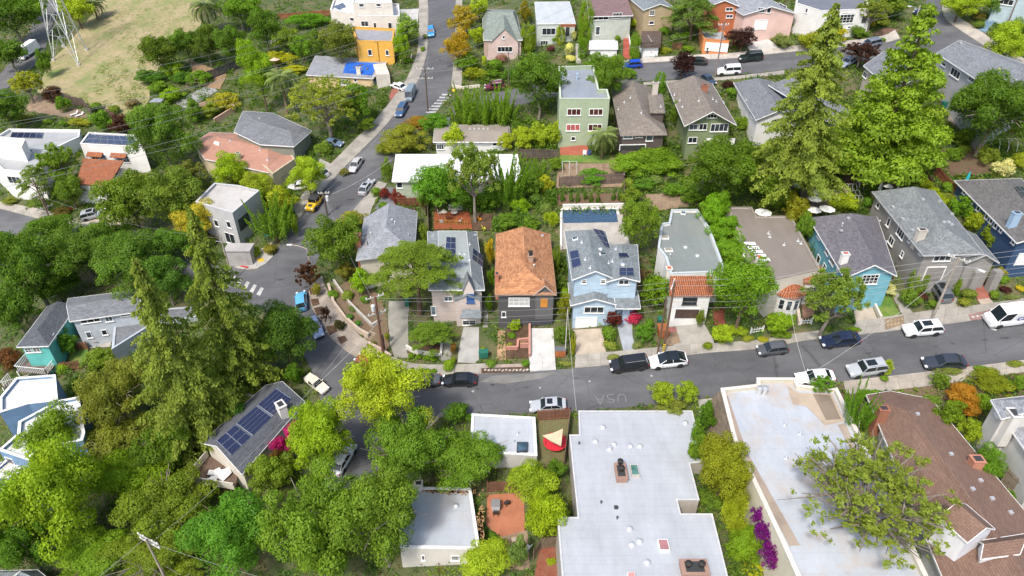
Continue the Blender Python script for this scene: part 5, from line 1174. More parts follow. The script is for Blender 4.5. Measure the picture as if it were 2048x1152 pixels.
E_ = H.rect((784, 362), (1045, 362), (792, 311), base=(800, 410)); A_, B_, C_, D_ = E_; H.walls(E_, siding((.38, .43, .33), .9), .5); H.roof([[A_, B_, C_ + V((0, 0, .25)), D_ + V((0, 0, .25))]], flatroof((.74, .74, .72), 3.5, (.3, .32, .33), .3), .3); H.wins([(793, 364, 805, 376), (858, 365, 900, 371, 3)])
H.vent(960, 335); 
S('patio', [(748, 420), (775, 375), (790, 376), (796, 412), (765, 425)], plain((.13, .135, .15), .8), 'grey membrane roof of the low carport beside the sage house', 'patio')
fence([(790, 412), (851, 414), (852, 432)], 1.7, (.20, .07, .03), 'red brown screen fence with three pots before the sage house')
# ---- left and lower
H = House('house', 'turquoise house with a near black shingled roof beside white decking')
TQ = siding((.13, .50, .46)); E_ = H.rect((33, 694), (97, 692), (95, 612), h=6.0); H.gable(E_, 1.2, DKSH, TQ, hf=2.5, hb=.5, o=.4); H.wins([(50, 696, 64, 705, 2, 2), (66, 695, 81, 704, 2, 2), (120, 640, 128, 650, 2), (105, 665, 111, 680)])
for k, (a, c, z) in enumerate((((34, 742), (92, 744), 2.2), ((5, 775), (60, 752), 0.6))):
    p, q = G(*a, z), G(*c, z); q.z = p.z; b = MB(); y = V((0, 3.0 - k, 0)); b.hexa([p - V((0, 0, .2)), q - V((0, 0, .2)), q + y - V((0, 0, .2)), p + y - V((0, 0, .2))], [p, q, q + y, p + y]); root = tag(empty('railed_deck', G(*a)), ['white railed timber deck behind the turquoise house', 'white railed stair landing below the turquoise house'][k], 'deck'); b.build('deck_floor', wood((.2, .15, .12)), root)
    for (s0, s1) in ((p, q), (p, p + y), (q, q + y)):
        f = MB(); f.box((s0 + s1) / 2 + V((0, 0, 1)), s1 - s0, V((.07, .07, 0)), V((0, 0, .07))); n_ = int((s1 - s0).length / .3)
        for i in range(n_ + 1): f.box(s0.lerp(s1, i / n_) + V((0, 0, .5)), V((.06, 0, 0)), V((0, .06, 0)), V((0, 0, 1)))
        f.build('railing', TRIM, root, kind='stuff')
    for s0 in (p, q, p + y, q + y): f = MB(); f.box(s0 - V((0, 0, 1.5)), V((.15, 0, 0)), V((0, .15, 0)), V((0, 0, 3))); f.build('post', TRIM, root)
H = House('house', 'pale grey blue house with a charcoal roof and white framed windows')
PB = siding((.45, .49, .53)); E_ = H.poly([(139, 643), (288, 622), (273, 580), (136, 597)], h=6.0); H.gable(E_, .9, GREYSH, PB, d='u', o=.4); H.wins([(160, 637, 202, 645, 3), (210, 632, 226, 643, 2), (172, 663, 184, 676), (203, 659, 215, 670), (240, 627, 262, 632)])
B = H.poly([(224, 700), (300, 652), (395, 634), (388, 614), (290, 622), (229, 652)], h=3.2); H.flat(B, GREYSH, PB, .08)

H = House('house', 'blue walled house with bright white flat roofs at the lower left')
P_ = H.poly([(2, 800), (35, 760), (113, 754), (118, 806), (60, 812), (2, 830)], h=6.5); H.flat(P_, flatroof((.64, .64, .63), 3.5, (.5, .5, .5), .12), siding((.16, .27, .42)), .4, cap=TRIM)
P_ = H.poly([(0, 905), (38, 872), (40, 848), (118, 806), (160, 798), (172, 870), (168, 885), (75, 905), (60, 925)][::1], h=7.5); H.flat(P_, flatroof((.64, .64, .63), 3.5, (.5, .5, .5), .12), siding((.16, .27, .42)), .4, cap=TRIM)
P_ = H.poly([(-30, 960), (28, 912), (50, 905), (70, 960)], h=6.5); H.flat(P_, flatroof((.6, .58, .55), 3, amt=.6), siding((.13, .22, .36)), .3, cap=TRIM); H.wins([(2, 918, 14, 938, 1), (16, 918, 28, 936, 1), (12, 948, 26, 962, 1), (30, 944, 44, 960, 1)])
H = House('house', 'charcoal roofed house with a long row of blue solar panels and white chimney')
p_ = H.poly([(484, 949), (610, 804), (532, 770), (402, 886)], h=4.4); H.gable(p_, 2.2, shingle((.12, .13, .15)), stucco((.62, .58, .5)), d='u', o=.45)
H.solar([(553, 777), (583, 797), (504, 873), (471, 849)], 5, 2); H.solar([(470, 850), (503, 874), (462, 912), (432, 882)], 3, 2); H.chimney(566, 828, 1.0, 1.4, 1.7, stucco((.7, .68, .66)), down=2, ang=.7)
b = MB(); q = H.poly([(375, 962), (470, 978), (478, 938), (417, 912)], h=2.6); b.hexa([p - V((0, 0, .25)) for p in q], q); dk = b.build('deck', wood((.17, .11, .08)), H.root)
for k in range(9):
    p = q[0].lerp(q[1], rnd.uniform(.2, .9)).lerp(q[3].lerp(q[2], .5), rnd.uniform(.1, .8)) + V((0, 0, .25)); b = MB(); a = rnd.uniform(0, 3); b.box(p, V((math.cos(a), math.sin(a), rnd.uniform(-.2, .2))) * rnd.uniform(.9, 2), V((-math.sin(a), math.cos(a), 0)) * .7, V((0, 0, .12))); b.build('cushion', plain((.75, .75, .74)), dk)
for (s0, s1) in ((q[0], q[1]), (q[0], q[3])): b = MB(); b.box((s0 + s1) / 2 + V((0, 0, .5)), s1 - s0, V((-(s1 - s0).y, (s1 - s0).x, 0)).normalized() * .15, V((0, 0, 1.1))); b.build('parapet', stucco((.55, .52, .46)), H.root)
H = House('shed', 'small shed with a round leaf covered brown roof beside the solar house', 'shed')
E_ = H.poly([(460, 820), (500, 824), (522, 796), (478, 784)], h=2.6); H.flat(E_, flatroof((.28, .16, .09), 5), stucco((.5, .48, .44)), .12)
H = House('house', 'corner of a blue grey shingled roof at the bottom left edge')
E_ = H.poly([(-30, 1200), (125, 1180), (75, 1140), (-20, 1142)], h=5); H.gable(E_, 1.6, BLUEG, PB, hb=3, hf=2, o=.4)
FR = flatroof((.42, .445, .475), 1.05, (.38, .36, .33), .25)
H = House('house', 'small building with a pale ribbed flat roof and a blue skylight')
E_ = H.rect((940, 905), (1074, 913), (944, 829), h=2.8); H.flat(E_, FR, stucco((.5, .48, .46)), .1, cap=TRIM); H.skylight([(1034, 887), (1056, 887), (1055, 905), (1033, 908)], None, .3, DARK); H.vent(1035, 868, 'flash'); H.vent(1028, 885, 'pipe', .08, .3)
H = House('apartment_building', 'large apartment block with an L shaped pale grey membrane roof', 'building')
P_ = H.poly([(1126, 1175), (1460, 1175), (1424, 1029), (1361, 1029), (1354, 1001), (1398, 1001), (1379, 928), (1409, 925), (1384, 823), (1157, 823), (1159, 871), (1139, 871), (1156, 1036), (1115, 1036)], z=G(1384, 823, .5).z); H.flat(P_, flatroof((.39, .41, .435), 1.0, (.25, .24, .23), .3), stucco((.42, .38, .33)), .07, pt=.12, cap=plain((.5, .5, .5)))
H.skylight([(1259, 932), (1274, 933), (1279, 955), (1263, 955)], glass((.03, .07, .06)), .35, plain((.5, .45, .4))); H.skylight([(1314, 1082), (1334, 1082), (1340, 1105), (1319, 1105)], plain((.36, .17, .17), .2), .35); H.skylight([(1254, 1148), (1269, 1147), (1271, 1160), (1255, 1160)], plain((.5, .25, .22), .2), .3)
H.chimney(1241, 950, 1.2, 2.2, .6, stucco((.32, .2, .15)), pots=1); H.chimney(1387, 1142, 2.6, 1.6, .6, stucco((.32, .2, .15)), pots=2); H.chimney(1239, 936, .5, .5, .5, stucco((.3, .2, .15)), pots=1)
for p in ((1191, 883), (1220, 896), (1228, 889), (1219, 899), (1261, 893), (1280, 893), (1259, 1058), (1264, 1090), (1279, 1083), (1294, 1125), (1206, 855), (1371, 846)): H.vent(*p, 'dome')
for p in ((1202, 1007), (1234, 1038), (1158, 889)): H.vent(*p, 'pipe', .1, .3, DARK)
H.vent(1232, 1016, 'box', mat=DARK)
b = MB(); q = At(1140, 980, H.root.location.z + 1.6); b.box(q, V((2.0, 0, 0)), V((0, 7.5, 0)), V((0, 0, .2))); b.build('balcony', plain((.05, .16, .2)), H.root)
b = MB()
for (y, l) in ((942, 0), (985, 0), (1016, 0)): b.box(At(1134, y, q.z + .5), V((.08, 0, 0)), V((0, 2.4, 0)), V((0, 0, .9)))
b.build('railing', TRIM, H.root)
H = House('house', 'cream house with a pale seamed flat roof edged with brown leaves')
E_ = H.rect((800, 1098), (960, 1101), (795, 976), h=3.4); H.flat(E_, flatroof((.40, .43, .465), 1.15, (.40, .26, .15), .3), stucco((.56, .53, .48)), .2, cap=TRIM); H.wins([(902, 1111, 919, 1120, 1, 2), (843, 1110, 850, 1120)]); H.vent(912, 1012, 'dome'); H.chimney(833, 972, .9, .7, .9, stucco((.65, .6, .56)), down=4)
b = MB(); z = E_[0].z + .1
for (x0, y0, x1, y1) in ((855, 980, 950, 985), (963, 1015, 960, 1085)):
    for i in range(150):
        t = rnd.random(); c = At(x0 + (x1 - x0) * t + rnd.gauss(0, 3 if y1 - y0 > 20 else 8), y0 + (y1 - y0) * t + rnd.gauss(0, 2.5), z); a = rnd.uniform(0, 3); b.box(c, V((math.cos(a), math.sin(a), 0)) * .22, V((-math.sin(a), math.cos(a), 0)) * .16, V((0, 0, .03)))
tag(b.build('leaf_litter', plain((.38, .22, .1)), at=E_[0]), 'brown leaf litter along the roof edge', 'leaf litter', None, 'stuff')
H = House('apartment_building', 'long building with a flat pale blue and sandy roof and parapet', 'building')
P_ = H.poly([(1700, 1180), (1862, 1180), (1720, 880), (1672, 782), (1596, 776), (1590, 762), (1512, 762), (1512, 775), (1440, 783), (1465, 885), (1560, 1090), (1600, 1180)], z=G(1512, 765, 1.6).z)
SANDR = flatroof((.42, .45, .49), 2.2, (.42, .33, .25), .8); H.flat(P_, SANDR, stucco((.58, .54, .42)), .5, .4, cap=stucco((.62, .58, .52)))
for nm, pts, mt_, dz in (('roof_patch', ((1574, 772), (1598, 786), (1664, 788), (1690, 842), (1650, 850), (1612, 812), (1586, 808)), flatroof((.46, .37, .28), 6, (.2, .15, .11), .6), .08), ('roof_patch', ((1626, 788), (1660, 790), (1682, 838), (1652, 840)), flatroof((.24, .19, .14), 6, (.12, .09, .07), .8), .11), ('edge_strip', ((1446, 792), (1456, 792), (1492, 900), (1600, 1090), (1580, 1092), (1478, 905)), flatroof((.36, .29, .23), 6, (.15, .12, .1), .8), .08), ('edge_strip', ((1676, 850), (1690, 846), (1730, 930), (1718, 934)), flatroof((.38, .31, .25), 6, (.15, .12, .1), .8), .08)):
    b = MB(); z = P_[0].z + dz; b.hexa([At(x, y, z - .02) for x, y in pts][::-1], [At(x, y, z) for x, y in pts][::-1]); b.build(nm, mt_, H.root)
q = [At(x, y, P_[0].z + .35) for x, y in ((1440, 783), (1466, 886), (1500, 960))]; n_ = V((-1.6, 0, -3.2)); b = MB(); b.hexa([q[0] + n_, q[1] + n_, q[1], q[0]], [p + V((-.15, 0, .1)) for p in (q[0] + n_, q[1] + n_, q[1], q[0])]); b.build('shingled_eave', shingle((.22, .17, .12)), H.root)
for x in (1517, 1528): t = H.hit(x, 788); b = MB(); b.lathe(t[0], [(.3, 0), (.3, .9), (.36, .9), (.36, 1.15), (.1, 1.25)], 14); b.build('vent_pipe', metal((.7, .7, .7)), H.root, smooth=40)
for p in ((1600, 868), (1572, 917), (1570, 850), (1718, 960)): H.vent(*p, 'flash')
H = House('house', 'long house with a wide chocolate brown shingled roof and white dormers')
BR = shingle((.20, .125, .09), (.155, .09, .068), .5, .24); WS = stucco((.66, .67, .70))
P0 = H.rect((1900, 1190), (2130, 1160), (1736, 800), h=6.2); z = P0[0].z
pl = lambda pts, dz=0: [At(x, y, z + dz) for x, y in pts]
A_ = At(1900, 1190, z); B_ = At(1733, 790, z); C_ = At(1780, 782, z); D_ = At(1862, 798, z); E1 = At(2056, 1030, z); E2 = At(2150, 1160, z); R1 = At(1815, 822, z + 2.2); R2 = At(2020, 1100, z + 2.2); R3 = At(2080, 1200, z + 2.2)
H.walls([A_, E2, E1, D_, C_, B_], WS, .5); H.roof([[A_, R3, R2, R1, B_], [B_, R1, C_], [C_, R1, D_], [D_, R1, R2, E1], [E1, R2, R3, E2]], BR, .25)
H.chimney(1757, 842, 1.1, .8, 2.0, BRK, down=3); H.chimney(1949, 930, 1.2, 1.0, .9, stucco((.45, .2, .13)))
for p in ((1834, 829), (1901, 909), (1944, 979), (1915, 1113), (1960, 962), (1983, 998), (2020, 1026)): H.vent(*p, 'box')
Dm = H.rect((1935, 1085), (1990, 1058), (1912, 1060), h=9.2, deep=3.0); H.gable(Dm, 1.2, BR, WS, o=.15, trim=TRIM, zb=z)
Dm = H.poly([(1962, 1118), (2040, 1108), (2048, 1068), (1958, 1082)], h=7.6); H.gable(Dm, .9, BR, WS, o=.2, d='u', trim=TRIM, zb=z); H.wins([(1990, 1120, 2015, 1135, 2)])
b = MB(); b.hexa(pl([(1812, 776), (1855, 772), (2000, 960), (2010, 1010), (1870, 800)], -1.2), pl([(1812, 776), (1855, 772), (2000, 960), (2010, 1010), (1870, 800)], -1.0)); b.build('lower_roof', flatroof((.085, .10, .13), 2), H.root)
H = House('house', 'pale grey house with twin light roofs and a white chimney at the right edge')
E_ = H.poly([(2003, 838), (2095, 850), (2070, 790), (1982, 800)], h=6.6); H.gable(E_, 1.6, LGREY, stucco((.52, .51, .48)), o=.35, hb=2); H.wins([(1990, 820, 2002, 835, 3), (2032, 892, 2046, 915, 2), (2024, 925, 2036, 942)]); H.chimney(2018, 845, 1.0, 1.4, 1.4, stucco((.6, .58, .54)), down=3)
B = H.poly([(2085, 950), (2170, 940), (2120, 845), (2011, 843)], h=6.2); H.gable(B, 1.2, LGREY, stucco((.52, .51, .48)), hb=2, hf=2, o=.35)
H = House('garage', 'low orange garage with white doors above the upper street', 'garage')
E_ = H.rect((1407, 80), (1458, 84), (1398, 60), h=3.0); H.flat(E_, flatroof((.33, .35, .37), 2), stucco((.58, .22, .08)), .25); H.garage(1411, 87, 1455, 103, TRIM, panels=3)
# ================================================================ TREES AND SHRUBS
LIME, YG, MID, DARK_, OLIVE = (.20, .34, .025), (.28, .38, .03), (.085, .17, .022), (.055, .11, .022), (.11, .14, .03)
BLU, RED_, PUR, ORA, MAG, YEL = (.05, .12, .045), (.13, .17, .035), (.035, .014, .02), (.30, .24, .03), (.35, .025, .25), (.48, .38, .05)
LG, GRN_ = (.14, .25, .03), (.10, .20, .025)
def T(rows, cat, group):
    for r in rows: tree(*r[:4], r[4], r[5], r[6], cat=cat, group=group, **(r[7] if len(r) > 7 else {}))
tall(1570, 410, 12, 225, 'conifer', (.185, .255, .05), 'tall golden green redwood between the slate and navy roofs', cat='tree', group='tall redwoods', base=.2)
tall(492, 790, 425, 212, 'conifer', (.18, .25, .05), 'tall drooping redwood beside the street bend, right of its twin', cat='tree', group='tall redwoods', base=.02)
tall(404, 880, 522, 222, 'conifer', (.185, .25, .055), 'tall drooping redwood beside the pale grey blue house, left of its twin', cat='tree', group='tall redwoods', base=.02)
tall(1745, 362, 5, 225, 'pyramid', (.17, .28, .03), 'tall pyramid shaped lime green tree with a bare orange brown trunk base', cat='tree', group='tall redwoods', base=.13)
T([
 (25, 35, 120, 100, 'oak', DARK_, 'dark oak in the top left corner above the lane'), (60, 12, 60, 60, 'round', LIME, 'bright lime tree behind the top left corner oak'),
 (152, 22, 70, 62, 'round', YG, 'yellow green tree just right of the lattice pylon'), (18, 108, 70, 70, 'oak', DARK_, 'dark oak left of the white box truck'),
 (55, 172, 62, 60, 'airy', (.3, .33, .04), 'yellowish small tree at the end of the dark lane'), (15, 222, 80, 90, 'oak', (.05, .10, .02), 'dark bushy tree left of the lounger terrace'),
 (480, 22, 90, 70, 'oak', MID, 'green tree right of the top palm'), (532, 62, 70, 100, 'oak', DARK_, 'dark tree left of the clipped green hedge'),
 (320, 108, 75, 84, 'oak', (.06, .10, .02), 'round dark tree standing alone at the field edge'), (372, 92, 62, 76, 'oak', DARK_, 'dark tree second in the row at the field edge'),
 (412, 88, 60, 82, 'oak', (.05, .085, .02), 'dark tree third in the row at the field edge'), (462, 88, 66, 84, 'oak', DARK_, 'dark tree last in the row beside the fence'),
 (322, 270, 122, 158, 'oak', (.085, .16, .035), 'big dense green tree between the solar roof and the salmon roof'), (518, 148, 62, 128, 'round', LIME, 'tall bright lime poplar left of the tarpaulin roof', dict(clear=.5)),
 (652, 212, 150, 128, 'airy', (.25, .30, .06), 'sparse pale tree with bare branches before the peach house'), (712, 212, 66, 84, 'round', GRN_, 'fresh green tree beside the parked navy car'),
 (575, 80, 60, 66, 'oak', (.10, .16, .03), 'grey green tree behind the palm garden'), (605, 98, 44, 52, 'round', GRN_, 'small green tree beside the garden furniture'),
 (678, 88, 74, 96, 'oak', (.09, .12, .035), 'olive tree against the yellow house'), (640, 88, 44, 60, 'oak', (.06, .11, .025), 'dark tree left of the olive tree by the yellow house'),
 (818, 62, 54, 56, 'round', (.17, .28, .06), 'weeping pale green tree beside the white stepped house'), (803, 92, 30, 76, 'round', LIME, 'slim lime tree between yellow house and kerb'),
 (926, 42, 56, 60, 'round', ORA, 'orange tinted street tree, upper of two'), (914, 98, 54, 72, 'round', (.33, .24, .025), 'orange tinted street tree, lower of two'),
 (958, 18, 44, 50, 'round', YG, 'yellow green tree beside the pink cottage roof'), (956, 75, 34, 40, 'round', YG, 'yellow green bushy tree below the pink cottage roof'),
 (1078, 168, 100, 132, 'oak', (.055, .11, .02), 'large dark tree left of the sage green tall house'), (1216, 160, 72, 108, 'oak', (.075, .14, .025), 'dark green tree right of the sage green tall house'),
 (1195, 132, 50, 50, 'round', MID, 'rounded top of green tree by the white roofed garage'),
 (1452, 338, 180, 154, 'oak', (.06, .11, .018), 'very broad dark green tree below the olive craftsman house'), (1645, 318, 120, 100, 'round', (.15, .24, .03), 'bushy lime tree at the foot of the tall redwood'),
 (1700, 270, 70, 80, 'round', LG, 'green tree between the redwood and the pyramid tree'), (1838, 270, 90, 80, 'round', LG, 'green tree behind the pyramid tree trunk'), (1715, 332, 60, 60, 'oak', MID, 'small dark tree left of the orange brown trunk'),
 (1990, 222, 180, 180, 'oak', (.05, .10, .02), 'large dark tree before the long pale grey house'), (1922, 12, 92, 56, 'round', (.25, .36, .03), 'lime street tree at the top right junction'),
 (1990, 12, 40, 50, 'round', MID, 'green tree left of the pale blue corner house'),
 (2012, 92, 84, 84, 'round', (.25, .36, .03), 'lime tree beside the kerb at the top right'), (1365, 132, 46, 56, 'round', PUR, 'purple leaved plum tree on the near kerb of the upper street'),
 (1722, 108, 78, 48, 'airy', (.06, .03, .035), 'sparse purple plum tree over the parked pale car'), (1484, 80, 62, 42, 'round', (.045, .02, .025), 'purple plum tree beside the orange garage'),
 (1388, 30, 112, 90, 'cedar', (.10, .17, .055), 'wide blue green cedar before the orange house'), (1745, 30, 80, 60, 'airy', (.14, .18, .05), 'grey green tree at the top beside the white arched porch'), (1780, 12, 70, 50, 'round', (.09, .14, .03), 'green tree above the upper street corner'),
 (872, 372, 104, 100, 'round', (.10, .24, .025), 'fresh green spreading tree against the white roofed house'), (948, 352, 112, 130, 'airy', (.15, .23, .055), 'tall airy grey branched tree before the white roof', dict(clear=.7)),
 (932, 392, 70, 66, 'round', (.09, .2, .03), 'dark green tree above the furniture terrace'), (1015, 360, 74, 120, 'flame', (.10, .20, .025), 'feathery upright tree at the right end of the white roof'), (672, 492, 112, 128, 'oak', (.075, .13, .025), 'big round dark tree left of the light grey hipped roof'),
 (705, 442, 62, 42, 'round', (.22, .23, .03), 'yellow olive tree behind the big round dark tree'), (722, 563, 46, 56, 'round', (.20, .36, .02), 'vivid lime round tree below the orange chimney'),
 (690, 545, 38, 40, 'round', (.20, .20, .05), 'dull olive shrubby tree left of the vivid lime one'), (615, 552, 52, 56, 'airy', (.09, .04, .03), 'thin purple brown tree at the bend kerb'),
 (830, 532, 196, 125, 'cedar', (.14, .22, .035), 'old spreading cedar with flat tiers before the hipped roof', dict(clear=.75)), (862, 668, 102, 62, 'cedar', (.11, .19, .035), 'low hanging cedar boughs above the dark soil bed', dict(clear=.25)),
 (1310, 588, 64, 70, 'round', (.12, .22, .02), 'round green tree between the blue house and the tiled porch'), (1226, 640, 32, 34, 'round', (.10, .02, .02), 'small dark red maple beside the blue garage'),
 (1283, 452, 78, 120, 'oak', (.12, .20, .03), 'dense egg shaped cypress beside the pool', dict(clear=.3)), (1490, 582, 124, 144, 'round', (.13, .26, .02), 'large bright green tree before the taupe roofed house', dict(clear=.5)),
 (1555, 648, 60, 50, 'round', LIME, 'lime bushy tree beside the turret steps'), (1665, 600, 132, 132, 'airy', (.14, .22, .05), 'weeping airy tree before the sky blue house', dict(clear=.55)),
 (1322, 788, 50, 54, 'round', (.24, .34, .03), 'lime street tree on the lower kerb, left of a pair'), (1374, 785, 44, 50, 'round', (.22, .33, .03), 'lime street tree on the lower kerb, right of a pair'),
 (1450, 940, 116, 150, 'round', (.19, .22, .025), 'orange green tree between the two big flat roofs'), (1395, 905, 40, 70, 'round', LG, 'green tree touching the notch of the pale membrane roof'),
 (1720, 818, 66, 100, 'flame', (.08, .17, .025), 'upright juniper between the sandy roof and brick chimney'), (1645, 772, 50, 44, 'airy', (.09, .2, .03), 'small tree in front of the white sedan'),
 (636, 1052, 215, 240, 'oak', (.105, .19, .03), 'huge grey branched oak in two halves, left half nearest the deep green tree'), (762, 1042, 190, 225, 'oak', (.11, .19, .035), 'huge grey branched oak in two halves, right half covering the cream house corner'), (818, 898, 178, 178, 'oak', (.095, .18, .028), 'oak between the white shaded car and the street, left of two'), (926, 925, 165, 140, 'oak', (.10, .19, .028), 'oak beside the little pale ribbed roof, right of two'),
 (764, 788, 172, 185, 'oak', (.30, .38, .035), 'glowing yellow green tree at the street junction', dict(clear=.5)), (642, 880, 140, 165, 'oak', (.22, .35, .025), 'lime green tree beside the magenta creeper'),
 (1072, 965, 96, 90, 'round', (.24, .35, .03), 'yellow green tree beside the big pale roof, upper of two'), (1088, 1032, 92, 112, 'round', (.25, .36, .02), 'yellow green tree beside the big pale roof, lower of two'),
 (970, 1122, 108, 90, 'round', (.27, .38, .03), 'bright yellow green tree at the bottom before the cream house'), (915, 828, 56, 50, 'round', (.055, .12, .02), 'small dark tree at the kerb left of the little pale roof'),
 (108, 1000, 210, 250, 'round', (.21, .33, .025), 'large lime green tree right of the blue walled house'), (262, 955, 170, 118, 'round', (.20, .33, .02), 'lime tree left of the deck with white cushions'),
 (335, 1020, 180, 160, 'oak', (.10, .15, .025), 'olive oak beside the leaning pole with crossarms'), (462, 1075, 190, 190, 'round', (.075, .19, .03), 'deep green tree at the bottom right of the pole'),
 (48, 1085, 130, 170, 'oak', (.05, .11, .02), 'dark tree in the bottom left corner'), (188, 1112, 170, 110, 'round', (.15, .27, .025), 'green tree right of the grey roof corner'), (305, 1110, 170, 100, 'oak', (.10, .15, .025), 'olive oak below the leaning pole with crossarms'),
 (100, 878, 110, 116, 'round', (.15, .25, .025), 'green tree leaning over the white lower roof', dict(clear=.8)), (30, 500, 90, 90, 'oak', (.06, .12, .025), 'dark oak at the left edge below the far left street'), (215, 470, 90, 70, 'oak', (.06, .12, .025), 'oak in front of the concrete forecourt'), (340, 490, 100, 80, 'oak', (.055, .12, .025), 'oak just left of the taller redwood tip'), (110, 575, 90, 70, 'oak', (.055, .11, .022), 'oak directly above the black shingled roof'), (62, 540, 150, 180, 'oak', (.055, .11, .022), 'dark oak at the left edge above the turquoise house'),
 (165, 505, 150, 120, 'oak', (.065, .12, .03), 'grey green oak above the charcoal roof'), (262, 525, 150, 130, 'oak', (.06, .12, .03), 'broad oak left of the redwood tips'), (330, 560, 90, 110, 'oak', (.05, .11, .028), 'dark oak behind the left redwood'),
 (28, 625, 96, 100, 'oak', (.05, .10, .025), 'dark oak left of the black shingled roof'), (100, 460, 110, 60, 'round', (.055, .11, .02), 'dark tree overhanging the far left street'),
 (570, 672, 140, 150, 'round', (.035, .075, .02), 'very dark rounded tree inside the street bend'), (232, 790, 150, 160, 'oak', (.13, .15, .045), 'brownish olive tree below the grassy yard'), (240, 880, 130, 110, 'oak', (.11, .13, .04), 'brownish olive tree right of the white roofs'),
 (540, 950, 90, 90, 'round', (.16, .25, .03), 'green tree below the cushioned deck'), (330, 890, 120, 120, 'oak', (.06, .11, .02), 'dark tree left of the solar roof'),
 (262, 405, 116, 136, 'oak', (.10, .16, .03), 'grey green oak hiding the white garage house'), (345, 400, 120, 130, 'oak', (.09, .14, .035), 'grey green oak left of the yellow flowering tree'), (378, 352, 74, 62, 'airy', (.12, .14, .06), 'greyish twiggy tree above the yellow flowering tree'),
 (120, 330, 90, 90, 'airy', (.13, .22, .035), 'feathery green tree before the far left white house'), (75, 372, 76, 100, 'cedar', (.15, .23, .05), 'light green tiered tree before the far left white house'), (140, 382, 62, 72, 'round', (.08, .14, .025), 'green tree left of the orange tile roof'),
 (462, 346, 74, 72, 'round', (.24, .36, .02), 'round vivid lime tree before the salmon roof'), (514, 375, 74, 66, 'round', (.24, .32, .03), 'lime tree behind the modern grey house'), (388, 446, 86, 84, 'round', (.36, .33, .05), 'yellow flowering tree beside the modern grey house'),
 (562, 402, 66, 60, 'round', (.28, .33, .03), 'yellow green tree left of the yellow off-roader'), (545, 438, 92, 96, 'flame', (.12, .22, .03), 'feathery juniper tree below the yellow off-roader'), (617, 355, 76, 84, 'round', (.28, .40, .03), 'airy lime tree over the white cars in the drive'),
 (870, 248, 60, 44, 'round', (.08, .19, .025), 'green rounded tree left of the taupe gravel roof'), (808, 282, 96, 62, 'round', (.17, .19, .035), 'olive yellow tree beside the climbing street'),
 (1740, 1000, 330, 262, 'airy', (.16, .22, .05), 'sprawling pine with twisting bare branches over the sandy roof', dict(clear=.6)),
], 'tree', 'trees')
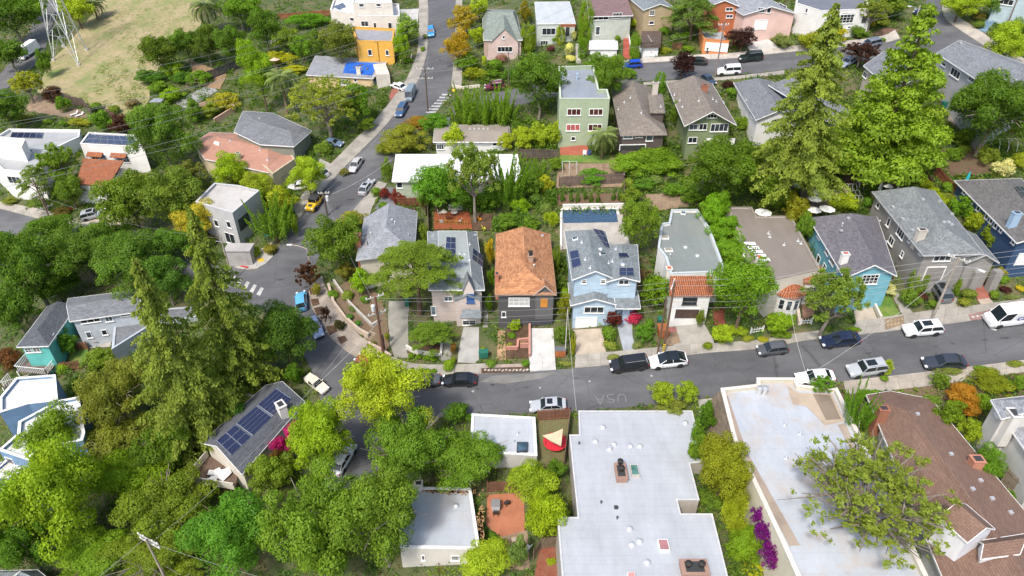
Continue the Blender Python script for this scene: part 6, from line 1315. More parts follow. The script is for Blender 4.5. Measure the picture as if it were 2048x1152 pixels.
T([
 (932, 214, 62, 84, 'flame', (.15, .27, .025), 'feathery yellow green juniper left in the row above the taupe roof'), (968, 214, 60, 86, 'flame', (.14, .26, .025), 'feathery yellow green juniper in the middle of the row above the taupe roof'), (1006, 212, 62, 84, 'flame', (.15, .27, .03), 'feathery yellow green juniper right in the row above the taupe roof'),
 (345, 140, 42, 36, 'bush', (.22, .36, .03), 'lime bush below the lone round dark tree'), (300, 158, 60, 36, 'bush', (.045, .11, .025), 'dark low bush at the field edge'), (400, 158, 48, 34, 'bush', GRN_, 'green bush beside the orange brown soil'), (318, 178, 48, 30, 'bush', LG, 'green bush above the trellised yard'), (345, 192, 46, 34, 'bush', LIME, 'lime bush above the trellised yard'), (362, 158, 40, 28, 'bush', (.06, .14, .03), 'dark green bush right of the lime one'),
 (205, 245, 44, 50, 'bush', (.13, .26, .03), 'pointed green bush beside the brown slanted fence'), (244, 252, 40, 46, 'bush', (.07, .03, .03), 'purple brown bush beside the pointed green one'), (105, 192, 44, 36, 'bush', (.07, .035, .035), 'purple bush above the lounger terrace'), (125, 212, 34, 36, 'bush', MID, 'green bush left of the two loungers'),
 (40, 238, 60, 20, 'bush', (.10, .12, .04), 'low herb row along the sitting terrace'), (160, 246, 50, 18, 'bush', (.28, .3, .04), 'yellow green low hedge below the loungers'), (90, 130, 30, 60, 'bush', (.06, .12, .02), 'dark bush between the truck and the pylon foot'), (128, 248, 20, 16, 'bush', GRN_, 'small green bush below the sitting terrace'), (95, 244, 20, 16, 'bush', LG, 'small round bush above the far left house'),
 (450, 205, 60, 40, 'bush', (.30, .3, .04), 'yellow flowering bush beside the peach walled terrace'), (425, 220, 44, 34, 'bush', (.18, .25, .03), 'light green bush inside the peach walled terrace'), (388, 226, 40, 50, 'bush', (.08, .15, .03), 'green bush right of the big dense tree'), (262, 208, 34, 26, 'bush', (.2, .17, .13), 'dry grey bush at the field bottom'), (190, 215, 30, 26, 'bush', (.12, .2, .04), 'weedy bush at the field bottom left'), (228, 220, 26, 24, 'bush', (.12, .18, .04), 'weedy bush at the field bottom middle'),
 (612, 44, 104, 32, 'bush', (.11, .26, .02), 'long clipped bright hedge left of the white stepped house'), (560, 120, 60, 34, 'bush', (.32, .34, .03), 'yellow hedge left of the tarpaulin roof'), (590, 140, 60, 20, 'bush', (.34, .36, .03), 'yellow low hedge above the palm'), (500, 110, 30, 40, 'bush', MID, 'green bush left of the lime poplar'),
 (850, 74, 12, 12, 'bush', LG, 'small clipped kerb bush beside the blue car'), (846, 98, 12, 12, 'bush', LG, 'small clipped kerb bush below the blue car'), (812, 122, 26, 14, 'bush', GRN_, 'low bush in the white edged bed by the kerb'), (790, 60, 24, 30, 'bush', (.1, .2, .04), 'bush at the corner of the white stepped house'),
 (938, 128, 54, 36, 'bush', (.10, .19, .02), 'clipped green hedge at the upper junction'), (948, 150, 56, 30, 'bush', (.22, .26, .02), 'yellow topped hedge at the upper junction corner'), (968, 124, 12, 30, 'bush', YG, 'slim yellow column bush beside the pink cottage walk'), (990, 132, 30, 34, 'bush', GRN_, 'green bush below the pink cottage'), (1004, 118, 26, 20, 'bush', (.25, .14, .18), 'lilac flowering bush under the pink cottage window'), (1020, 150, 36, 24, 'bush', (.05, .12, .02), 'dark hedge by the burgundy car'), (985, 150, 36, 20, 'bush', (.07, .14, .02), 'dark low hedge beside the burgundy car'),
 (1055, 80, 34, 60, 'column', (.17, .26, .02), 'yellow green cypress left of the pale green cottage'), (1050, 28, 26, 50, 'round', (.2, .18, .02), 'orange green bush beside the metal roofed cottage'), (1121, 72, 18, 36, 'column', (.24, .33, .03), 'slim lime cypress before the pale green cottage'), (1107, 80, 12, 16, 'bush', GRN_, 'small green bush before the pale green cottage'), (1137, 100, 22, 34, 'bush', (.55, .55, .38), 'cream flowering bush below the cottage door'), (1148, 72, 14, 24, 'bush', (.5, .5, .35), 'cream flowering shrub beside the cottage door'), (1140, 118, 28, 18, 'bush', (.5, .5, .32), 'cream flowering bush nearest the upper street'), (1102, 98, 20, 16, 'bush', (.12, .04, .07), 'dark red bush before the cottage basement'), (1172, 50, 34, 84, 'column', (.15, .27, .02), 'tall green hedge tree between cottage and mauve roof house'), (1165, 98, 20, 40, 'column', (.11, .22, .02), 'green hedge column beside the white roofed garage'),
 (1270, 98, 24, 60, 'column', (.13, .24, .02), 'green hedge right of the red steps'), (1268, 48, 16, 20, 'bush', YG, 'yellow green bush at the top of the red steps'), (1235, 78, 14, 18, 'bush', LG, 'bush left of the red steps'), (1318, 46, 26, 40, 'bush', (.18, .24, .03), 'light green bush before the tan house'), (1330, 62, 24, 20, 'bush', MID, 'green bush beside the tan house terrace'), (1296, 50, 16, 20, 'bush', (.3, .18, .04), 'orange flowering bush before the tan house'), (1330, 102, 30, 16, 'bush', (.25, .28, .04), 'yellow green planted box by the small gabled garage'), (1375, 98, 34, 16, 'bush', LG, 'lime low bush before the brown gate'), (1375, 72, 36, 16, 'bush', (.15, .28, .02), 'patch of bright lawn like cover beside the cedar'), (1480, 46, 30, 26, 'bush', (.24, .33, .03), 'lime bush beside the orange house'), (1456, 48, 24, 26, 'bush', (.12, .04, .03), 'dark red bush before the orange house'),
 (1258, 148, 36, 24, 'bush', (.12, .22, .04), 'light green bush behind the dark brown house'), (1320, 168, 22, 44, 'column', (.09, .2, .02), 'green cypress between the two taupe roofs'), (1455, 170, 28, 18, 'bush', (.05, .025, .03), 'purple low bush beside the slate roof'), (1462, 186, 24, 26, 'bush', (.12, .24, .03), 'lime bush beside the slate roofed white house'), (1350, 230, 20, 50, 'bush', (.1, .18, .03), 'green bush in the gap between dark brown and olive houses'), (1490, 248, 50, 30, 'bush', (.14, .24, .03), 'lime bush before the white house with slate roof'),
 (1590, 50, 22, 26, 'bush', GRN_, 'green bush between the pink and white houses'), (1565, 85, 40, 30, 'bush', (.13, .17, .09), 'silvery lavender bed by the pink house'), (1555, 62, 12, 12, 'bush', (.04, .09, .02), 'small clipped bush under the pink wall'), (1568, 61, 12, 12, 'bush', (.04, .09, .02), 'small clipped bush at the corner of the pink wall'), (1660, 70, 60, 46, 'round', (.34, .34, .03), 'golden yellow tree crown behind the redwood tip'), (1620, 85, 50, 40, 'round', (.26, .3, .03), 'lime gold bush left of the redwood tip'), (1715, 66, 40, 26, 'bush', (.07, .13, .025), 'dark bush before the white arched house'), (1738, 48, 24, 22, 'bush', (.4, .36, .04), 'yellow bush beside the arched porch'), (1770, 45, 30, 20, 'bush', (.25, .3, .05), 'yellow green grasses on the driftwood bed'), (1764, 80, 16, 12, 'bush', GRN_, 'little bush beside the pale kerb'), (1690, 62, 24, 20, 'bush', LG, 'green bush under the tiled window'),
 (1960, 34, 34, 20, 'bush', (.16, .14, .05), 'brown green bush left of the blue stairs'), (1958, 50, 24, 18, 'bush', (.08, .13, .04), 'dark bush at the foot of the blue stairs'), (2040, 60, 40, 40, 'round', LG, 'green bush right of the blue stairs'),
 (838, 246, 54, 28, 'bush', (.26, .17, .03), 'orange tinged bush beside the climbing street'), (772, 300, 40, 30, 'bush', (.13, .17, .03), 'olive bush behind the left end of the white roof'), (912, 283, 50, 58, 'round', YG, 'bright yellow green bush before the taupe gravel roof'), (1046, 278, 50, 50, 'round', (.28, .36, .03), 'lime bamboo clump left beside the timber fence'), (1082, 275, 48, 54, 'round', (.24, .34, .03), 'lime bamboo clump in the middle beside the timber fence'), (1112, 272, 44, 52, 'round', (.25, .35, .03), 'lime bamboo clump nearest the sage tall house'), (1012, 285, 30, 40, 'round', (.3, .36, .03), 'lime bush at the right end of the taupe roof'),
 (750, 385, 24, 26, 'bush', LG, 'green bush beside the carport roof'), (783, 417, 30, 22, 'bush', (.55, .45, .05), 'bright yellow bush above the hipped roof'), (764, 412, 26, 22, 'bush', GRN_, 'green bush left of the bright yellow one'), (768, 388, 20, 26, 'bush', (.15, .03, .03), 'red leaved bush on the left of the carport'), (797, 393, 36, 32, 'bush', (.17, .03, .03), 'red leaved bush before the sage wall'), (775, 345, 24, 50, 'bush', (.1, .17, .03), 'green bush at the left edge of the white roof'), (848, 468, 22, 44, 'column', (.14, .22, .03), 'narrow green bush between hipped roof and deck'),
 (1040, 415, 40, 40, 'round', (.19, .34, .02), 'round lime bush below the tall feathery tree'), (1092, 372, 30, 44, 'round', (.33, .36, .03), 'yellow green bush left of the fenced cypress row'), (1060, 375, 50, 60, 'round', (.1, .18, .03), 'green bush beside the timber fence corner'), (1102, 440, 36, 38, 'spiky', YG, 'yellow leaved spreading plant left of the pool'), (1092, 418, 30, 26, 'bush', (.12, .18, .07), 'silvery bush left of the pool'), (1068, 400, 34, 34, 'bush', (.05, .1, .03), 'dark agave bush by the brick path'), (1080, 342, 40, 50, 'flame', (.11, .2, .03), 'feathery bush right of the white roof'), (1110, 330, 36, 30, 'bush', (.15, .25, .03), 'green bush left of the pale gazebo'), (1186, 355, 66, 38, 'bush', (.08, .2, .025), 'broad green mound on the bare terrace'),
 (1268, 332, 110, 62, 'round', (.17, .30, .03), 'broad lime shrub right of the board fence'), (1325, 328, 90, 60, 'round', (.15, .27, .025), 'broad lime shrub below the dark brown house'), (1290, 372, 50, 30, 'bush', (.07, .15, .03), 'dark green bush above the rocky path'), (1345, 382, 46, 34, 'bush', (.11, .22, .03), 'green bush right of the rocky path'), (1255, 368, 22, 26, 'bush', (.2, .28, .05), 'pale leaved bush beside the fence end'), (1270, 350, 26, 20, 'bush', (.3, .33, .1), 'cream tinged bush by the fence end'), (1262, 395, 40, 40, 'bush', (.11, .17, .03), 'mixed green bush right of the pool bed'), (1384, 398, 40, 30, 'bush', (.08, .15, .025), 'bush at the edge of the broad dark tree'), (1310, 360, 30, 24, 'bush', (.13, .2, .09), 'pale flowering bush on the slope'),
 (1427, 430, 72, 84, 'round', (.15, .31, .02), 'bright green hedge tree along the flat roof, uppermost'), (1450, 470, 72, 76, 'round', (.14, .29, .02), 'bright green hedge tree along the flat roof, second'), (1464, 514, 74, 76, 'round', (.15, .3, .025), 'bright green hedge tree along the flat roof, third'),
 (985, 400, 50, 50, 'round', (.13, .26, .03), 'green bush between terrace and the round lime bush'), (1012, 445, 40, 36, 'round', (.10, .19, .03), 'green bush behind the rust brown roof, left'), (1060, 450, 44, 34, 'round', (.12, .22, .03), 'green bush behind the rust brown roof, right'), (960, 405, 36, 36, 'round', (.16, .27, .03), 'lime bush right of the furniture terrace'), (850, 400, 30, 40, 'round', (.1, .2, .03), 'green bush left of the furniture terrace'), (1560, 400, 60, 60, 'round', (.1, .17, .03), 'green bush left of the white parasols'), (1592, 420, 60, 64, 'round', (.19, .2, .03), 'orange green bush beside the taupe roof'), (1605, 460, 34, 70, 'round', (.09, .17, .03), 'dark green bush between taupe and violet roofs'), (1688, 408, 68, 44, 'round', (.28, .36, .03), 'lime yellow mound left of the big grey roof'), (1618, 368, 30, 26, 'bush', (.14, .2, .03), 'small bush beside the pale blue shed'), (1640, 395, 24, 16, 'bush', (.25, .25, .04), 'yellow green bush among the parasols'), (1600, 330, 20, 16, 'bush', (.35, .03, .25), 'magenta flowering patch in the green thicket'), (1575, 320, 20, 16, 'bush', (.3, .06, .12), 'pink flowering patch in the green thicket'), (1735, 405, 24, 26, 'bush', (.07, .15, .03), 'green bush at the back corner of the big grey roof'), (1745, 375, 24, 20, 'bush', MID, 'green bush beside the folded parasols'),
 (1908, 312, 40, 30, 'bush', (.14, .26, .03), 'leafy vegetable bed at the right'), (1880, 330, 30, 20, 'bush', (.13, .22, .03), 'low green row of vegetables'), (1930, 300, 30, 22, 'bush', (.13, .2, .04), 'green bush above the vegetable beds'), (1975, 312, 50, 40, 'bush', (.12, .17, .04), 'grey green bush beside the white flowered shrub'), (2010, 340, 46, 36, 'bush', (.5, .5, .42), 'white flowering shrub at the right edge'), (2035, 325, 34, 40, 'bush', (.28, .33, .04), 'yellow green bush at the right edge'), (1900, 375, 34, 26, 'bush', (.12, .22, .03), 'green bush at the back corner of the navy house'), (1890, 395, 40, 20, 'bush', (.15, .2, .04), 'low green bush beside the brown terraced fence'), (1850, 235, 40, 40, 'bush', MID, 'green bush between pyramid tree and side yard'), (1930, 275, 50, 40, 'round', (.1, .16, .03), 'green shrub below the side yard'),
 (1936, 418, 62, 52, 'round', (.11, .24, .02), 'green hedge bush uppermost beside the navy house'), (1952, 448, 56, 50, 'round', (.26, .33, .025), 'yellow green hedge bush second beside the navy house'), (1985, 478, 50, 52, 'round', (.17, .25, .02), 'round green hedge bush third beside the navy house'),
 (980, 508, 20, 60, 'round', (.36, .3, .03), 'yellow bush in the gap left of the rust brown roof'), (983, 560, 18, 44, 'round', (.09, .17, .02), 'green bush in the gap left of the rust brown roof'), (978, 612, 16, 40, 'bush', (.07, .14, .02), 'green bush beside the gabled house walk'), (1030, 652, 26, 30, 'round', (.25, .38, .03), 'small lime tree on the dark terraces'), (1022, 672, 18, 16, 'bush', GRN_, 'green bush on the upper dark terrace'), (1045, 688, 14, 12, 'bush', LG, 'little plant in the brick planter'), (1020, 690, 16, 12, 'bush', (.25, .3, .06), 'pale leaved plant in the lower brick planter'), (1052, 728, 20, 20, 'bush', (.1, .21, .03), 'round green bush at the kerb left of the white drive'), (1130, 588, 26, 30, 'bush', (.2, .33, .03), 'lime bush in the gap right of the rust brown roof'), (1128, 620, 28, 60, 'round', (.15, .17, .025), 'reddish green tall bush right of the charcoal house'), (1127, 672, 42, 44, 'round', (.07, .12, .03), 'dusky bush above the orange bin shed'), (1146, 690, 12, 44, 'column', (.27, .29, .03), 'yellow green strip of bushes beside the beige drive'), (1112, 520, 18, 60, 'column', (.09, .14, .025), 'green bush between the rust and blue houses'),
 (1266, 636, 34, 30, 'bush', (.45, .04, .16), 'pink flowering bush by the blue house porch'), (1278, 625, 16, 24, 'bush', (.06, .13, .03), 'green bush behind the pink flowers'), (1292, 668, 40, 42, 'round', (.09, .21, .03), 'palmate green bush before the bamboo poles'), (1218, 668, 32, 34, 'bush', (.08, .15, .025), 'green bush right of the beige drive, upper'), (1222, 692, 30, 24, 'bush', (.14, .19, .05), 'mixed bush right of the beige drive, lower'), (1214, 685, 10, 10, 'bush', (.4, .36, .03), 'yellow flowering tuft right of the beige drive'), (1275, 692, 26, 18, 'bush', (.12, .15, .10), 'silver grey bush beside the beige walk'), (1228, 715, 34, 14, 'bush', (.16, .19, .10), 'silvery weeds at the kerb behind the black minivan'), (1130, 728, 34, 12, 'bush', (.17, .20, .08), 'silvery weeds at the kerb by the beige apron'), (1300, 645, 20, 20, 'bush', (.07, .15, .02), 'green bush under the timber poles'),
 (1440, 590, 30, 90, 'round', (.13, .25, .02), 'green bush left of the large bright tree'), (1445, 672, 46, 44, 'round', (.28, .4, .03), 'lime shrub beside the grey drive'), (1470, 662, 40, 26, 'bush', (.24, .34, .03), 'lime shrub before the white picket fence'), (1415, 692, 22, 20, 'bush', (.12, .18, .02), 'round bush at the kerb beside the grey drive'), (1400, 640, 16, 40, 'bush', (.1, .14, .03), 'climbing bush beside the tiled porch'), (1498, 678, 30, 16, 'bush', (.22, .25, .04), 'yellow green bush at the kerb'), (1525, 680, 26, 16, 'bush', (.32, .33, .04), 'yellow bush at the kerb beside the small dark hatchback'), (1560, 670, 40, 22, 'bush', (.15, .25, .03), 'green verge bush behind the dark hatchback'), (1618, 600, 20, 26, 'column', (.1, .09, .03), 'brown conical shrub beside the entry steps'), (1706, 660, 30, 14, 'bush', (.12, .22, .02), 'low green bush behind the navy sedan'),
 (1837, 562, 40, 58, 'column', (.16, .26, .04), 'pale green rounded cypress before the grey house'), (1772, 580, 44, 28, 'bush', (.5, .5, .42), 'white flowering bush behind the small lawn'), (1820, 600, 40, 44, 'round', (.11, .19, .04), 'flower dotted shrub beside the concrete path'), (1842, 594, 32, 24, 'bush', (.07, .03, .03), 'dark purple bush beside the grey vehicle'), (1865, 608, 20, 20, 'bush', LG, 'green bush at the foot of the leaning pole'), (1900, 535, 34, 36, 'bush', (.1, .22, .03), 'green shrub under the triple window'), (1925, 605, 30, 26, 'bush', (.2, .23, .05), 'golden round bush beside the driveway'), (1912, 580, 14, 50, 'bush', (.12, .2, .03), 'green strip bush right of the grey vehicle'), (1940, 590, 30, 30, 'bush', (.12, .17, .05), 'mixed flowers left of the red walk'), (1960, 560, 24, 24, 'bush', (.06, .04, .03), 'dark bush beside the grey columns'), (2000, 545, 24, 26, 'bush', (.25, .25, .04), 'golden bush right of the grey columns'), (2026, 522, 26, 36, 'column', (.16, .27, .03), 'lime rounded cypress before the navy house'), (2010, 580, 30, 16, 'bush', (.06, .02, .03), 'dark red low bush at the right'), (2040, 578, 24, 16, 'bush', (.4, .36, .04), 'bright yellow bush at the right edge'), (1990, 590, 24, 20, 'bush', (.1, .17, .03), 'green bush right of the red walk'), (2025, 595, 30, 14, 'bush', (.16, .2, .12), 'silver low bush at the right'), (2010, 560, 30, 20, 'bush', (.12, .22, .03), 'green bush beside the pale driveway on the right'),
 (1345, 815, 66, 36, 'round', (.14, .17, .06), 'scraggly bush below the pair of lime street trees'), (1412, 838, 44, 70, 'round', (.06, .13, .02), 'dark green bush beside the side drive'), (1395, 870, 30, 50, 'round', (.1, .2, .03), 'green bush right of the membrane roof edge'), (1475, 1030, 62, 80, 'spiky', (.32, .38, .04), 'yellow green yucca between the big roofs'), (1492, 1095, 88, 84, 'round', (.16, .28, .02), 'lime mound below the yucca'), (1475, 985, 40, 60, 'round', (.2, .22, .03), 'orange green bush above the yucca'),(1522, 1030, 42, 56, 'round', (.15, .012, .30), 'purple bougainvillea along the sandy roofed building, uppermost clump', dict(clear=1.6)), (1534, 1072, 48, 60, 'round', (.14, .01, .27), 'purple bougainvillea along the sandy roofed building, middle clump', dict(clear=1.5)), (1546, 1118, 50, 60, 'round', (.15, .012, .26), 'purple bougainvillea along the sandy roofed building, lowest clump', dict(clear=1.4)), (1505, 1140, 50, 30, 'bush', (.4, .42, .03), 'yellow bush at the bottom edge'), (1425, 1000, 60, 50, 'round', (.08, .14, .03), 'dark bush in the notch of the membrane roof'),
 (592, 862, 44, 40, 'round', (.38, .02, .26), 'magenta creeper beside the solar roofed house', dict(clear=1.8)), (560, 892, 34, 40, 'round', (.34, .02, .22), 'lower spray of the magenta creeper beside the solar roofed house', dict(clear=1.5)), (555, 930, 40, 60, 'round', (.17, .1, .05), 'reddish brown bush below the magenta creeper'),
 (1775, 735, 26, 32, 'spiky', YG, 'yellow palm like plant on the kerb beside the silver utility car'), (1767, 757, 22, 18, 'bush', LG, 'green tuft at the foot of the yellow kerb plant'), (1880, 765, 40, 36, 'round', (.09, .15, .03), 'dark green bush above the brown roof'), (1925, 800, 74, 66, 'round', (.34, .18, .03), 'orange flowering bush left of the white gabled house'), (1900, 830, 50, 60, 'round', (.1, .17, .02), 'dark hedge left of the orange flowering bush'), (1988, 765, 74, 52, 'round', (.19, .23, .025), 'orange tipped round bush by the right pavement'), (2038, 768, 34, 36, 'round', (.12, .22, .03), 'green bush at the right edge below the pavement'), (1968, 808, 40, 40, 'round', (.15, .27, .025), 'lime round bush beside the white gabled house'), (1945, 862, 56, 50, 'round', (.22, .32, .025), 'lime bush below the orange flowering bush'), (1975, 935, 66, 76, 'round', (.12, .25, .025), 'bright green bush between brown roof and pale wall'), (1865, 800, 40, 20, 'bush', (.12, .2, .05), 'low pale bush at the head of the dark lower roof'), (1900, 742, 60, 14, 'bush', (.15, .19, .08), 'grassy weeds along the lower kerb at the right'), (1960, 738, 34, 14, 'bush', (.12, .22, .04), 'green weeds along the lower kerb at the right'), (2030, 728, 34, 14, 'bush', (.16, .2, .06), 'weeds at the far right lower kerb'), (1740, 790, 60, 20, 'bush', (.1, .2, .02), 'clipped green hedge above the brown roof'), (2030, 990, 40, 20, 'bush', MID, 'green plant beside the brown plank fence'), (1820, 1110, 30, 60, 'round', (.06, .14, .03), 'dark bushes in the gap between sandy and brown roofs'), (2030, 1108, 34, 26, 'bush', (.12, .2, .03), 'potted green bush on the lower terrace'),
 (1060, 880, 34, 24, 'bush', (.09, .16, .03), 'green bush in the fenced yard'), (1110, 945, 40, 50, 'round', (.07, .14, .025), 'dark bush left of the white balcony'), (1040, 1110, 40, 60, 'round', (.12, .2, .08), 'grey green bush beside the stone yard'), (1103, 1123, 22, 18, 'spiky', YG, 'small lime plant in the red bark yard'), (982, 1072, 24, 20, 'bush', (.06, .13, .02), 'dark bush beside the courtyard'), (1000, 895, 60, 40, 'round', (.1, .18, .03), 'green bush below the little pale roof'),
 (130, 690, 50, 60, 'round', (.08, .18, .03), 'ivy green bush between turquoise wall and yard'), (125, 738, 30, 26, 'bush', LIME, 'lime bush below the turquoise wall'), (200, 720, 60, 50, 'round', (.12, .19, .03), 'green bush right of the small yard'), (480, 840, 60, 70, 'round', (.05, .12, .04), 'blue green bush beside the leaf covered shed'), (440, 905, 50, 40, 'round', (.05, .1, .02), 'dark bush above the cushioned deck'), (588, 752, 34, 50, 'round', (.06, .13, .02), 'green bush behind the cream pickup'), (20, 1000, 60, 60, 'round', (.06, .1, .03), 'dark brown green bush below the blue wall'), (15, 720, 50, 50, 'round', (.15, .07, .04), 'rusty bush left of the white decking'),
 (505, 505, 34, 30, 'bush', (.2, .28, .04), 'lime bush beside the corner street sign'), (541, 500, 32, 28, 'bush', (.2, .2, .05), 'olive gold bush at the street corner'), (590, 455, 14, 50, 'bush', (.15, .24, .03), 'low hedge strip along the climbing kerb'), (415, 480, 40, 30, 'bush', (.15, .15, .05), 'dull bush beside the modern grey house'), (125, 425, 40, 22, 'bush', (.12, .1, .04), 'brownish bed plant left of the silver car'), (22, 402, 40, 16, 'bush', (.13, .16, .05), 'flowering bed at the far left pavement'), (137, 420, 26, 12, 'bush', (.12, .02, .03), 'dark red low plant beside the silver car'), (160, 460, 20, 10, 'bush', GRN_, 'small bush at the kerb of the left street'), (575, 385, 22, 20, 'bush', (.05, .1, .02), 'round dark bush in the drive with white cars'), (650, 300, 40, 30, 'bush', (.12, .2, .04), 'green bush below the sparse pale tree'), (688, 345, 20, 18, 'bush', (.16, .16, .05), 'dry bush beside the sloping drive'), (735, 250, 34, 34, 'round', (.15, .24, .03), 'bush beside the uphill pavement'), (490, 405, 20, 26, 'bush', (.15, .2, .03), 'yellow green bush before the salmon house'),
 (633, 580, 20, 34, 'bush', (.22, .22, .05), 'dry golden bush inside the curved pavement'), (665, 590, 24, 22, 'bush', (.1, .2, .03), 'green bush on the upper corner terrace'), (695, 592, 26, 24, 'bush', (.2, .28, .06), 'pale lime mound in the corner garden'), (700, 635, 20, 18, 'bush', (.06, .15, .05), 'blue green plant in the corner garden, left'), (715, 648, 18, 18, 'bush', (.06, .16, .05), 'blue green plant in the corner garden, right'), (705, 618, 22, 16, 'bush', (.08, .12, .08), 'grey agave clump in the corner garden'), (652, 632, 22, 40, 'airy', (.06, .03, .03), 'bare purple sapling in its tree pit'), (679, 652, 26, 28, 'round', (.06, .06, .03), 'dark shrub on the curved pavement'), (745, 690, 22, 18, 'bush', (.1, .12, .05), 'small dry bush by the corner steps'), (730, 600, 20, 20, 'bush', (.08, .17, .03), 'green bush beside the old concrete drive'), (775, 675, 12, 26, 'bush', (.2, .24, .05), 'yellow green strip plant beside the old drive'),
], 'shrub', 'garden shrubs')
for x, y, l in ((823, 712, 'leftmost'), (838, 714, 'second from the left'), (853, 716, 'third from the left'), (868, 718, 'rightmost')): tree(x, y, 17, 15, 'bush', (.10, .19, .02), 'round clipped bush %s of four before the white wall' % l, 'shrub', 'clipped balls above the pavement')
for x, y, l in ((824, 741, 'leftmost'), (842, 742, 'second'), (855, 742, 'third'), (868, 743, 'rightmost')): tree(x, y, 15, 12, 'bush', (.11, .22, .02), 'round kerb bush behind the parked cars, %s' % l, 'shrub', 'clipped balls at the kerb')
tree(898, 732, 28, 28, 'bush', (.2, .33, .03), 'lime bush left of the black sedan windscreen', 'shrub', 'garden shrubs'); tree(907, 698, 14, 30, 'bush', (.2, .12, .04), 'orange red narrow bush beside the stone stair', 'shrub', 'garden shrubs'); tree(907, 720, 12, 14, 'bush', (.14, .18, .03), 'small bush at the foot of the stone stair', 'shrub', 'garden shrubs'); tree(968, 700, 14, 14, 'bush', (.22, .33, .03), 'lime plant above the green bins', 'shrub', 'garden shrubs'); tree(982, 728, 20, 18, 'bush', (.12, .22, .04), 'pale round shrub right of the green bins', 'shrub', 'garden shrubs')
for i, (x, y) in enumerate(((1125, 397), (1142, 397), (1155, 396), (1170, 393), (1182, 396), (1196, 397), (1227, 393), (1239, 393))): tree(x, y, 9, 21, 'column', (.05, .11, .02), 'small clipped cypress number %s from the left above the pool' % ['one', 'two', 'three', 'four', 'five', 'six', 'seven', 'eight'][i], 'shrub', 'row of clipped cypresses', name='cypress_shrub')
for i in range(7): tree(1825 + i * 10, 338 + i * 11, 26, 24, 'bush', (.22, .3, .02), 'clipped golden hedge section %s along the brown fence' % ['one', 'two', 'three', 'four', 'five', 'six', 'seven'][i], 'shrub', 'golden clipped hedge')
palm(577, 238, 138, 78, 'feathery palm before the peach house'); palm(1203, 318, 255, 82, 'feathery palm between the sage and dark brown houses'); palm(424, 72, -8, 84, 'feathery palm at the top beside the dry field'); palm(196, 40, -8, 60, 'feathery palm behind the lattice pylon')
# ---- undergrowth: leaf tufts over every open patch of garden soil
def inpoly(X, Y, poly):
    n = len(poly); r = np.zeros(len(X), bool)
    for i in range(n):
        x1, y1 = poly[i]; x2, y2 = poly[(i + 1) % n]; c = (y1 > Y) != (y2 > Y)
        if y1 != y2: r ^= c & (X < (x2 - x1) * (Y - y1) / (y2 - y1) + x1)
    return r
def scatter(n, seed, size, hgt, col, label, region=None, name='undergrowth', clump=.5, foot=True):
    rg = np.random.default_rng(seed)
    if region is None:
        px = rg.uniform(-60, 2110, n); py = 1180 - 1210 * rg.uniform(0, 1, n) ** .8
    else:
        a = np.array(region); px = rg.uniform(a[:, 0].min(), a[:, 0].max(), n); py = rg.uniform(a[:, 1].min(), a[:, 1].max(), n); m = inpoly(px, py, region); px, py = px[m], py[m]
    D = (px - CX) / F; u = -(py - CY) / F; dy = CT + u * ST; dz = -ST + u * CT; t = (-16 * GA - 70 * GB - HC) / (dz - GA * D - GB * dy); X = D * t; Y = dy * t
    f = np.sin(X * .43 + 1.3) * np.cos(Y * .37 + seed) + .6 * np.sin(X * 1.3 + Y * .9 + seed * 2); m = f > (clump - 1)
    if foot:
        for P in FOOT: m &= ~inpoly(X, Y, P)
    X, Y = X[m], Y[m]; k = 9; n = len(X)
    X = np.repeat(X, k) + rg.normal(0, size * 1.6, n * k); Y = np.repeat(Y, k) + rg.normal(0, size * 1.6, n * k); h = np.repeat(rg.uniform(.2, 1, n), k)
    if foot:
        m = np.ones(len(X), bool)
        for P in FOOT: m &= ~inpoly(X, Y, P)
        X, Y, h = X[m], Y[m], h[m]
    Z = GA * (X - 16) + GB * (Y - 70) + rg.uniform(.02, 1, len(X)) * h * hgt
    P = np.stack([X, Y, Z], 1); N = unit(len(P), rg) + np.array([0, 0, .8])
    tt = np.stack([np.clip(rg.normal(.45, .2, len(P)), 0, 1), np.clip(rg.normal(.2, .25, len(P)), 0, 1)], 1); me = leaf_mesh(name, P, N, size * rg.uniform(.5, 1.3, len(P)), tt)
    o = bpy.data.objects.new(name, me); COL.objects.link(o); o.color = (*col, 1); tag(o, label, 'undergrowth', None, 'stuff')
scatter(34000, 3, .17, .9, (.09, .19, .03), 'dark green low garden planting and ivy', clump=1.15)
scatter(20000, 5, .16, .7, (.2, .31, .04), 'light green low garden planting', clump=.95)
scatter(3500, 8, .16, .5, (.18, .12, .05), 'dry brown leaves and weeds in the gardens', clump=.7)
scatter(5000, 11, .13, .3, (.17, .25, .04), 'green grass tufts dotting the dry field', [(205, 130), (260, 90), (290, 110), (300, 200), (260, 235), (150, 205), (190, 150)], 'grass_tufts', clump=.9, foot=False)
scatter(3000, 12, .13, .22, (.16, .24, .05), 'green grass patches at the top of the dry field', [(215, 20), (400, -5), (390, 60), (300, 80), (230, 90), (200, 60)], 'grass_patches', clump=.45, foot=False)
tree(352, 1150, 110, 70, 'oak', (.10, .15, .025), 'olive oak crown hiding the foot of the leaning pole', 'tree', 'trees')
